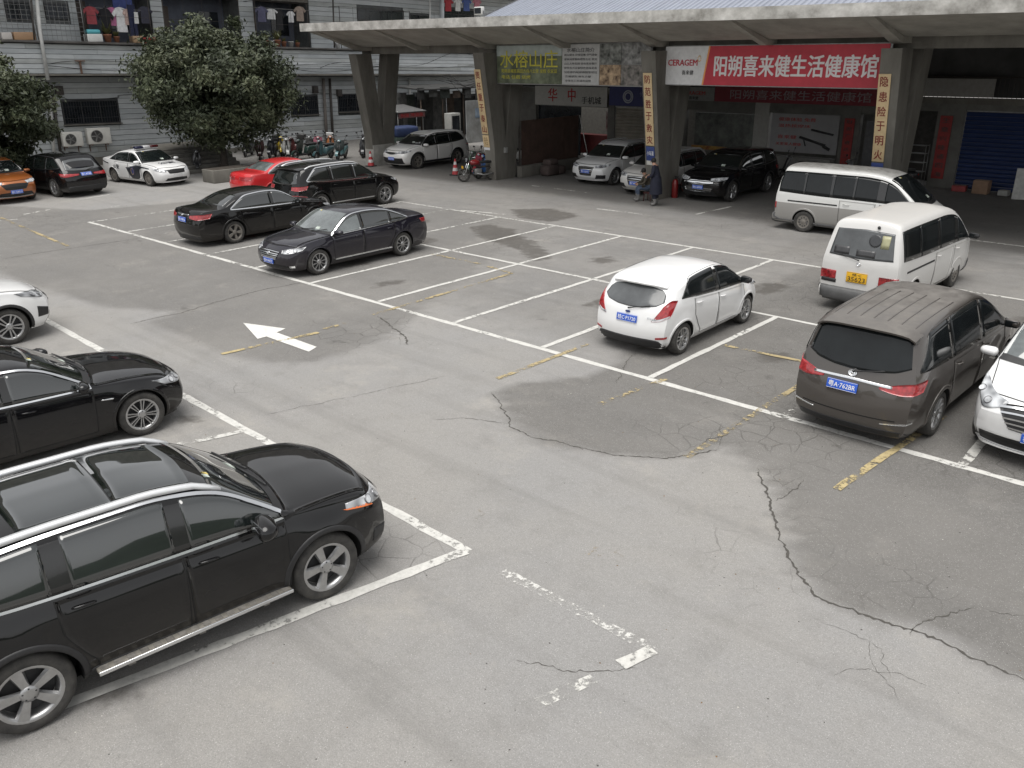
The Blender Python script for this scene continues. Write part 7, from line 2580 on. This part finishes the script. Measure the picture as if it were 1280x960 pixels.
# seated figure in the shop doorway
shp = Vector((-17.0, 35.0, 0))
per3 = person(967, 215, 250, dict(joints=J2, edges=E1), dict(mats=[GREYC, DARKC, DARKC], map=cmap), 'person in grey jacket sitting in front of the health shop')
per3.location = shp
q = MB(); q.box((0, 0, .31), (.36, .36, .05), 0, bev=.015); q.box((-.17, 0, .58), (.03, .36, .5), 0, bev=.01)
for x in (-.15, .15):
    for y in (-.14, .14):
        q.tube([(x, y, .30), (x * 1.1, y * 1.1, 0)], .016, 6)
so_ = q.build('chair', mat('chair_red', (.24, .02, .03), .5, var=.15))
so_.location = shp; so_.rotation_euler[2] = R(250)
tag(so_, 'red plastic chair in front of the health shop', 'chair')
# red no-parking board leaning by the pillar
ex = gnd(843, 247)
r = empty('fire_extinguisher', (ex.x, ex.y, 0), 0, 'red fire extinguisher standing at the foot of the pillar', 'fire extinguisher')
RX = Matrix.Rotation(R(90), 4, 'X') @ Matrix.Diagonal((1, 1, -1, 1))
q = MB(); q.lathe([(.001, 0), (.11, .0), (.12, .02), (.12, .55), (.09, .66), (.04, .70), (.001, .70)], 18, 0, RX); q.build('cylinder', mat('extinguisher_red', (.20, .015, .015), .35, coat=.5, var=.1), r)
q = MB(); q.tube([(0, 0, .68), (0, 0, .78)], .025, 8); q.box((.05, 0, .79), (.16, .03, .03), 0); q.build('valve', BLACKP(), r)
q = MB(); q.tube(spline([(.02, 0, .76), (.13, .03, .72), (.16, .04, .5), (.14, .03, .2)]), .014, 6); q.build('hose', BLACKP(), r)

# ================================================================== washing and things on the balconies
def garment(px, py, w, h, colr, key, label, kind='shirt', rail_d=.9):
    a, z = fb(px, py, rail_d)
    o = MBLD @ Vector((rail_d, a, z))
    mb = MB()
    hw = w / 2
    if kind == 'shirt':
        out = [(-.12 * w, 0), (-.42 * w, -.05 * h), (-.78 * w, -.30 * h), (-.62 * w, -.42 * h), (-.42 * w, -.26 * h), (-.45 * w, -h), (.45 * w, -h), (.42 * w, -.26 * h), (.62 * w, -.42 * h), (.78 * w, -.30 * h), (.42 * w, -.05 * h), (.12 * w, 0)]
    elif kind == 'trousers':
        out = [(-.40 * w, 0), (-.46 * w, -h), (-.08 * w, -h), (0, -.30 * h), (.08 * w, -h), (.46 * w, -h), (.40 * w, 0)]
    else:
        out = [(-.5 * w, 0), (-.52 * w, -h), (.5 * w, -h * .98), (.5 * w, 0)]
    n = len(out)
    t = .035
    vs = [(t * (1 + .6 * math.sin(i * 2.1)), y, zz) for i, (y, zz) in enumerate(out)] + [(-t * (1 + .6 * math.sin(i * 1.7)), y, zz) for i, (y, zz) in enumerate(out)]
    mb.add(vs, [tuple(range(n)), tuple(reversed(range(n, 2 * n)))] + [(i, n + i, n + (i + 1) % n, (i + 1) % n) for i in range(n)], 0, False)
    mb.tube([(0, 0, 0), (0, 0, .07), (0, .03, .09)], .006, 5, 1)
    g = mb.build('hanging_%s' % kind, [mat('cloth_%s' % key, colr, .9, var=.2, scale=7), STEEL])
    bm = bmesh.new(); bm.from_mesh(g.data)
    bmesh.ops.triangulate(bm, faces=[f for f in bm.faces if len(f.verts) > 4])
    bmesh.ops.recalc_face_normals(bm, faces=bm.faces)
    bm.to_mesh(g.data); bm.free()
    g.location = o
    g.rotation_euler = (TILT, 0, random.uniform(-.35, .35))
    tag(g, label, 'laundry', 'washing hung on the balconies')
garment(149, 9, .62, 1.15, (.70, .70, .70), 'white', 'white shirt hung out on the balcony near the turquoise box')
garment(139, 9, .42, .85, (.42, .14, .26), 'pink', 'pink shirt hung between black and white garments')
garment(130, 10, .50, 1.35, (.015, .015, .018), 'black', 'black jacket hung at the end of the wash line')
garment(158, 11, .34, .75, (.55, .40, .36), 'blush', 'blush coloured top hung beside the white shirt')
garment(163, 6, .5, 1.5, (.02, .025, .06), 'navy', 'navy trousers hung behind the blush top', 'trousers')
garment(169, 15, .22, .55, (.62, .62, .60), 'sock', 'small white towel hung past the navy trousers', 'towel')
garment(152, -3, .9, .6, (.05, .07, .20), 'blue', 'blue blanket folded over the upper rail', 'towel', .7)
garment(338, 11, .55, .55, (.60, .60, .60), 'greywhite', 'short white top on the balcony behind the round tree')
garment(348, 12, .5, 1.1, (.02, .02, .022), 'charcoal', 'long black shirt on the balcony behind the round tree')
garment(363, 14, .34, .6, (.62, .62, .62), 'pale', 'small pale top near the end of the far balcony')
for i, (px_, c_, k_, lb_) in enumerate(((560, (.40, .05, .06), 'ra', 'red shirt on the line above the far canopy end'), (572, (.60, .60, .58), 'rb', 'white shirt on the line above the far canopy end'), (583, (.08, .12, .30), 'rc', 'blue shirt on the line above the far canopy end'), (596, (.50, .20, .24), 'rd', 'rose shirt on the line above the far canopy end'), (112, (.30, .06, .07), 're', 'dark red shirt hung over the white tub'), (180, (.05, .05, .07), 'rf', 'charcoal shirt hung above the red bundle'), (326, (.10, .10, .16), 'rg', 'slate blue shirt hung at the corner of the far balcony'), (374, (.30, .24, .20), 'rh', 'tan shirt hung last on the far balcony'))):
    garment(px_, -2 if px_ > 500 else 8, .5, .8, c_, k_, lb_)
def pot(px, py, s, plant, label, d=1.05, colr=(.22, .09, .05), key='terracotta'):
    a, z = fb(px, py, d)
    o = MBLD @ Vector((d, a, 5.925))
    r = empty('potted_plant', o, random.uniform(0, 6), label, 'potted plant', 'potted plants along the balcony ledge')
    q = MB(); q.lathe([(.001, 0), (.10 * s, 0), (.15 * s, .24 * s), (.165 * s, .25 * s), (.165 * s, .29 * s), (.13 * s, .28 * s), (.001, .25 * s)], 14, 0, Matrix.Rotation(R(90), 4, 'X') @ Matrix.Diagonal((1, 1, -1, 1))); q.build('pot', mat('pot_%s' % key, colr, .8, var=.2), r)
    if plant:
        vs, fs = [], []
        for i in range(90):
            an, up = random.uniform(0, 6.28), random.uniform(.2, 1)
            L_ = plant * random.uniform(.5, 1)
            b = Vector((0, 0, .26 * s)); t = b + Vector((math.cos(an) * L_ * .6, math.sin(an) * L_ * .6, L_ * up))
            m = b.lerp(t, .6) + Vector((0, 0, .10 * L_))
            sd_ = Vector((-math.sin(an), math.cos(an), 0)) * .022
            k = len(vs)
            vs += [b, m + sd_, t, m - sd_]
            fs.append((k, k + 1, k + 2, k + 3))
        q = MB(); q.add(vs, fs); q.build('leaves', mat('pot_leaf', (.06, .085, .03), .6, var=.4, scale=6, col2=(.16, .15, .05)), r)
for px, pl, s, lab in ((136, .75, 1.3, 'tall yellowish potted plant beside the turquoise box'), (147, .35, 1.0, 'small potted plant under the hanging shirts'), (333, .55, 1.1, 'leafy potted plant nearest the tree on the far balcony ledge'), (347, .8, 1.3, 'tallest potted plant on the far balcony ledge'), (355, .3, 1.0, 'short potted plant beside the tallest one'), (372, .2, .9, 'tiny potted plant past the short ones')):
    pot(px, 56, s, pl, lab)
for px, lab, c_, k in ((326, 'white pot at the corner of the far balcony ledge', (.5, .5, .48), 'white'), (340, 'white pail between potted plants on the far balcony ledge', (.55, .55, .55), 'pail'), (364, 'grey pot on the far balcony ledge', (.3, .3, .29), 'grey'), (422, 'round white jar on the ledge above the canopy end', (.6, .6, .6), 'jar'), (440, 'pale blue bowl on the ledge above the canopy end', (.4, .5, .6), 'bowl')):
    pot(px, 58, 1.1, 0, lab, colr=c_, key=k)
def crate(px0, py0, px1, py1, colr, key, name, label, cat, lid=None, d=.95):
    a0, a1, z0, z1 = frect(px0, py0, px1, py1, d)
    o = MBLD @ Vector((d, (a0 + a1) / 2, 5.927))
    r = empty(name, o, 0, label, cat)
    h = max(.2, z1 - z0)
    q = MB(); q.box((0, 0, h * .31 if lid else h / 2), (.5, a1 - a0, h * .62 if lid else h), 0, bev=.03); q.build('tub', mat('tub_%s' % key, colr, .5, var=.1), r)
    if lid:
        q = MB(); q.box((0, 0, h * .8), (.48, (a1 - a0) * .92, h * .36), 0, bev=.09); q.build('basin', mat('lid_%s' % key, lid, .5, var=.1), r)
crate(107, 39, 126, 55, (.62, .62, .60), 'white', 'storage_tub', 'white tub with an upturned turquoise basin on the balcony ledge', 'tub', (.10, .42, .48))
crate(164, 43, 177, 52, (.30, .20, .12), 'card', 'cardboard_box', 'brown cardboard box on the balcony ledge by the tree', 'box')
crate(172, 32, 192, 40, (.38, .03, .03), 'red', 'red_bundle', 'red bundle on the balcony past the cardboard box', 'bundle')
crate(15, 39, 42, 49, (.34, .21, .12), 'brown', 'wooden_box', 'brown wooden box inside the wire cage', 'box')
crate(0, 40, 13, 49, (.50, .47, .44), 'sack', 'pale_sack', 'pale sack inside the wire cage beside the wooden box', 'sack')

# ================================================================== alley clutter between pillar and slogan pillar
# food kiosk with red lettering
kb = gnd(528, 186)
kb = Vector((-41.8, 35.6, 0))
kx, kz = 0, 0
kr = empty('food_kiosk', kb, R(0), 'small street kiosk with grey awning and red lettering in the alley', 'kiosk')
for x in (-.9, .9):
    for y in (-1.0, 1.0):
        q = MB(); q.tube([(x, y, 0), (x, y, 2.0)], .03, 6); q.build('post', STEEL, kr)
q = MB(); q.add([(1.1, -1.15, 1.95), (1.1, 1.15, 1.95), (-1.0, 1.15, 2.25), (-1.0, -1.15, 2.25), (1.1, -1.15, 1.91), (1.1, 1.15, 1.91), (-1.0, 1.15, 2.21), (-1.0, -1.15, 2.21)], [(0, 1, 2, 3), (7, 6, 5, 4), (0, 4, 5, 1), (2, 6, 7, 3), (1, 5, 6, 2), (3, 7, 4, 0)]); q.build('awning', mat('awning_grey', (.10, .10, .10), .8, var=.2), kr)
q = MB(); q.box((1.05, 0, 1.75), (.04, 2.1, .32), 0); vb = q.build('valance', mat('valance_dark', (.12, .05, .05), .7, var=.2), kr)
q = MB(); add_text(q, '阳朔 啤酒鱼', 1.8, .22, Matrix(((0, 0, 1, 1.075), (1, 0, 0, 0), (0, 1, 0, 1.75), (0, 0, 0, 1))), 0, .006, .0); q.build('lettering', mat('kiosk_red', (.30, .02, .02), .6, var=.1), vb)
q = MB(); q.box((.4, 0, .5), (.8, 1.8, 1.0), 0, bev=.02); q.build('counter', mat('kiosk_counter', (.14, .14, .13), .6, var=.2), kr)
q = MB(); q.box((-.95, 0, 1.1), (.05, 1.9, 1.9), 0); q.build('back_panel', mat('kiosk_back', (.10, .10, .10), .7, var=.2), kr)
# white stall board beside it
q = MB(); q.box((0, 0, 1.15), (.06, 2.3, 1.0), 0); q.box((0, -.9, .35), (.06, .08, .7), 1); q.box((0, .9, .35), (.06, .08, .7), 1)
o = q.build('notice_board', [mat('board_print', (.36, .40, .42), .6, var=.25, scale=2, col2=(.55, .57, .57)), STEEL]); o.location = (-41.6, 33.6, 0)
tag(o, 'white notice board on legs in the alley beside the kiosk', 'board')
# blue covered tricycle
tr = empty('cargo_tricycle', (-39.6, 33.2, 0), R(-100), 'cargo tricycle under a blue tarpaulin behind the forked pillar', 'tricycle')
for x, y in ((.9, 0), (-.7, .5), (-.7, -.5)):
    o = link('wheel', MB().lathe([(.05, -.05), (.06, 0), (.05, .05)], 10).mesh('hub', STEEL), tr); o.location = (x, y, .28)
    link('tyre', MB().lathe([(.22, -.04), (.27, -.04), (.28, 0), (.27, .04), (.22, .04), (.22, -.04)], 16).mesh('tyre', RUBBER()), o)
q = MB(); q.box((-.55, 0, .55), (1.5, 1.1, .30), 0, bev=.02); q.build('cargo_box', mat('tricycle_green', (.04, .06, .05), .6, var=.2), tr)
q = MB(); q.box((-.55, 0, .98), (1.56, 1.16, .60), 0, bev=.14); q.build('tarpaulin', mat('blue_tarp', (.015, .03, .09), .7, var=.25, scale=4), tr)
q = MB(); q.tube([(.9, 0, .28), (.72, 0, .95)], .03, 6); q.tube([(.62, -.32, 1.0), (.72, 0, .95), (.62, .32, 1.0)], .016, 6); q.tube([(.8, 0, .5), (.2, 0, .5)], .03, 6); q.build('frame', PIPED, tr)
q = MB(); q.box((.32, 0, .75), (.34, .28, .10), 0, bev=.04); q.build('saddle', BLACKP(), tr)
# shed walls, boards and scrap towards the slogan pillar
q = MB(); q.box((0, 0, 1.25), (.08, 2.6, 2.5), 0)
o = q.build('shed_wall', mat('shed_white', (.26, .26, .25), .8, var=.3, scale=1.3, col2=(.36, .37, .37))); o.location = (-38.6, 39.4, 0); tag(o, 'pale sheet wall with a blue poster at the end of the alley', 'wall')
q = MB(); q.box((.05, .1, 1.75), (.02, 1.3, .55), 0); p_ = q.build('poster', mat('blue_poster', (.10, .20, .36), .6, var=.4, scale=2, col2=(.36, .42, .48)), o)
q = MB(); q.box((0, 0, 2.0), (.1, 6.0, 4.0), 0)
o = q.build('alley_wall', mat('blotchy_dark_wall', (.05, .05, .048), .9, var=.5, scale=1.2, col2=(.13, .13, .125))); o.location = (-37.5, 43.3, 0); o.rotation_euler[2] = R(60); tag(o, 'blotchy dark wall closing the alley behind the kiosk', 'wall')  # wall in uneven dark tones
fr = empty('drinks_fridge', (-39.3, 37.6, 0), 0, 'upright drinks fridge with white frame in the alley', 'fridge')
q = MB(); q.box((0, 0, .9), (.6, .8, 1.8), 0, bev=.02); q.build('cabinet', mat('fridge_white', (.36, .36, .34), .5, var=.1), fr)
q = MB(); q.box((.305, 0, .95), (.02, .62, 1.4), 0); q.build('glass_door', DKGL, fr)
# power box and cables on the alley side of the slogan pillar
mb = MB()
for k in range(7):
    pts = [Vector((-40.5 + random.uniform(-.4, .4), 38 + random.uniform(-1, 1), 3.6 + random.uniform(-.4, .9))), Vector((-36, 36, 3.4 + random.uniform(-.5, .5))), Vector((-34.3, 37.2 + random.uniform(-.2, .2), 4.0 + random.uniform(-.3, .8)))]
    mb.tube(spline(pts, 8), .016, 5)
tag(mb.build('overhead_cables', CABLE), 'tangle of black overhead cables across the alley', 'cables')

# hoarding, low wall and bundles by the slogan pillar
q = MB(); q.box((-25.95, 30.95, .24), (.28, 4.2, .48), 0, bev=.02)
tag(q.build('low_wall', CONCD), 'low concrete kerb wall running back from the slogan pillar', 'wall')
hr = empty('hoarding', (-26.25, 31.4, 0), 0, 'brown-red board hoarding above the low wall under the billboard', 'hoarding')
for i in range(4):
    q = MB(); q.box((0, lerp(-2.05, 2.05, (i + .5) / 4), 1.35), (.035, 1.015, 2.1), 0); q.build('board', mat('brown_red_board', (.075, .045, .035), .8, var=.3, scale=2), hr)
for y in (-2.1, 0, 2.1):
    q = MB(); q.box((-.06, y, 1.2), (.06, .08, 2.4), 0); q.build('post', mat('hoarding_post', (.10, .09, .08), .8, var=.2), hr)
q = MB(); q.tube([(.03, 2.12, 2.4), (.35, 2.55, .15)], .025, 6); q.build('white_edge_strip', PIPEW, hr)
q = MB(); q.box((0, 0, .24), (.55, .8, .46), 0, bev=.10); q.box((.03, .62, .20), (.5, .5, .38), 0, bev=.09); q.box((-.02, .1, .58), (.48, .62, .26), 0, bev=.08)
o = q.build('sack_bundle', mat('sack_brown', (.075, .055, .05), .85, var=.3, scale=5, bump=.5, bscale=12)); o.location = (-25.3, 30.2, 0); tag(o, 'heap of brown sacks against the low wall', 'sacks')
pbx = MB(); pbx.box((0, 0, 0), (.18, .10, .24), 0, bev=.01); o = pbx.build('switch_box', mat('switch_grey', (.28, .28, .27), .5, var=.1)); o.location = (-26.06, 28.1, 1.25); o.rotation_euler[2] = R(90); tag(o, 'grey switch box on the side of the slogan pillar', 'switch box')

# things in front of the shops on the right
lad = empty('wire_rack', (-11.4, 36.3, 0), 0, 'wire display rack beside the red door couplet', 'rack')
q = MB()
for x in (-.35, .35):
    for y in (-.2, .2):
        q.tube([(x, y, 0), (x, y, 1.7)], .014, 5)
q.build('frame', STEEL, lad)
for z in (.3, .65, 1.0, 1.35, 1.65):
    q = MB()
    for k in range(6):
        q.tube([(-.35, lerp(-.2, .2, k / 5), z), (.35, lerp(-.2, .2, k / 5), z)], .007, 4)
    q.build('shelf', STEEL, lad)
for (x, y, s, c_, key, lab) in ((-8.9, 36.4, (.55, .4, .5), (.28, .18, .12), 'a', 'brown carton in front of the blue shutter'), (-9.7, 36.5, (.5, .35, .22), (.30, .06, .06), 'b', 'low red crate in front of the blue shutter'), (-8.1, 36.4, (.35, .3, .2), (.40, .40, .38), 'c', 'small pale box in front of the blue shutter')):
    q = MB(); q.box((0, 0, s[2] / 2), s, 0, bev=.015); q.box((0, 0, s[2] + .002), (s[0] * .96, .05, .004), 1)
    o = q.build('carton', [mat('carton_%s' % key, c_, .8, var=.15), mat('carton_tape', (.4, .35, .25), .5, var=.1)]); o.location = (x, y, 0); o.rotation_euler[2] = random.uniform(-.2, .2)
    tag(o, lab, 'box')
sw = gnd(1271, 243)
sbd = empty('sandwich_board', (-7.4, 35.9, 0), R(10), 'white folding sandwich board at the edge of the blue shutter', 'sign board')
for s in (-1, 1):
    q = MB(); q.box((0, 0, .55), (.6, .025, 1.1), 0, Matrix.Translation((0, s * .16, 0)) @ Matrix.Rotation(s * .14, 4, 'X')); q.build('panel', mat('sandwich_white', (.5, .5, .48), .6, var=.2, scale=6), sbd)
for x, y, c_, lab in ((-22.0, 36.2, (.03, .06, .24), 'blue plastic barrel in front of the display shop'), (-23.3, 36.0, (.05, .08, .30), 'blue plastic barrel beside the beige shutter')):
    q = MB(); q.lathe([(.001, 0), (.26, 0), (.29, .1), (.29, .4), (.30, .42), (.29, .44), (.29, .8), (.24, .88), (.22, .9), (.001, .9)], 20, 0, RX)
    o = q.build('barrel', mat('barrel_blue', (.03, .06, .24), .5, var=.15)); o.location = (x, y, 0); tag(o, lab, 'barrel')
# bikes inside the right shop front
for (px_, x, y, dg, c_, k, lab) in ((0, -12.0, 35.6, 200, (.02, .02, .022), 'y', 'black scooter in front of the dim shop beside the pillar'), (0, -13.3, 35.2, 170, (.25, .25, .25), 'z', 'grey scooter at the dark shop door'), (0, -16.0, 35.5, 185, (.3, .3, .3), 'aa', 'silver scooter before the massage bed advert')):
    s_ = scooter(c_, key=k)
    s_.location = (x, y, 0); s_.rotation_euler = (R(-4), 0, R(dg)); tag(s_, lab, 'scooter', 'scooters before the shops')

# ---- lean-to added to make the far end of the alley dark
lt = empty('added_lean_to', (-43.2, 41.5, 0), 0, 'added lean-to of dark sheets and scrap, darkening the far end of the alley', 'shed')
SCR = [mat('scrap_%s' % n, c, .85, var=.5, scale=2.5, col2=c2) for n, c, c2 in (('rust', (.06, .04, .03), (.11, .08, .06)), ('darkest', (.025, .025, .026), (.06, .06, .058)), ('grey', (.08, .08, .078), (.14, .14, .135)), ('green', (.03, .045, .04), (.07, .08, .07)))]
for k in range(14):
    w_ = random.uniform(.5, 1.1)
    q = MB(); q.box((random.uniform(-.1, .1), lerp(-4.5, 4.8, k / 13), random.uniform(1.2, 1.6)), (.06, w_, random.uniform(2.4, 3.2)), 0, Matrix.Rotation(random.uniform(-.04, .04), 4, 'X')); q.build('sheet', random.choice(SCR), lt)
q = MB(); q.box((.7, .1, 3.25), (2.6, 9.8, .08), 0, Matrix.Rotation(.06, 4, 'Y')); q.build('roof', SCR[1], lt)
for k in range(10):
    q = MB(); q.box((1.9, lerp(-4.6, 4.6, k / 9), random.uniform(2.7, 2.95)), (.04, random.uniform(.5, .95), random.uniform(.3, .75)), 0); q.build('hanging_sheet', random.choice(SCR), lt)
for k in range(6):
    q = MB(); q.tube([(1.85, lerp(-4.6, 4.6, k / 5), 0), (1.85, lerp(-4.6, 4.6, k / 5), 3.2)], .04, 6); q.build('post', SCR[0], lt)
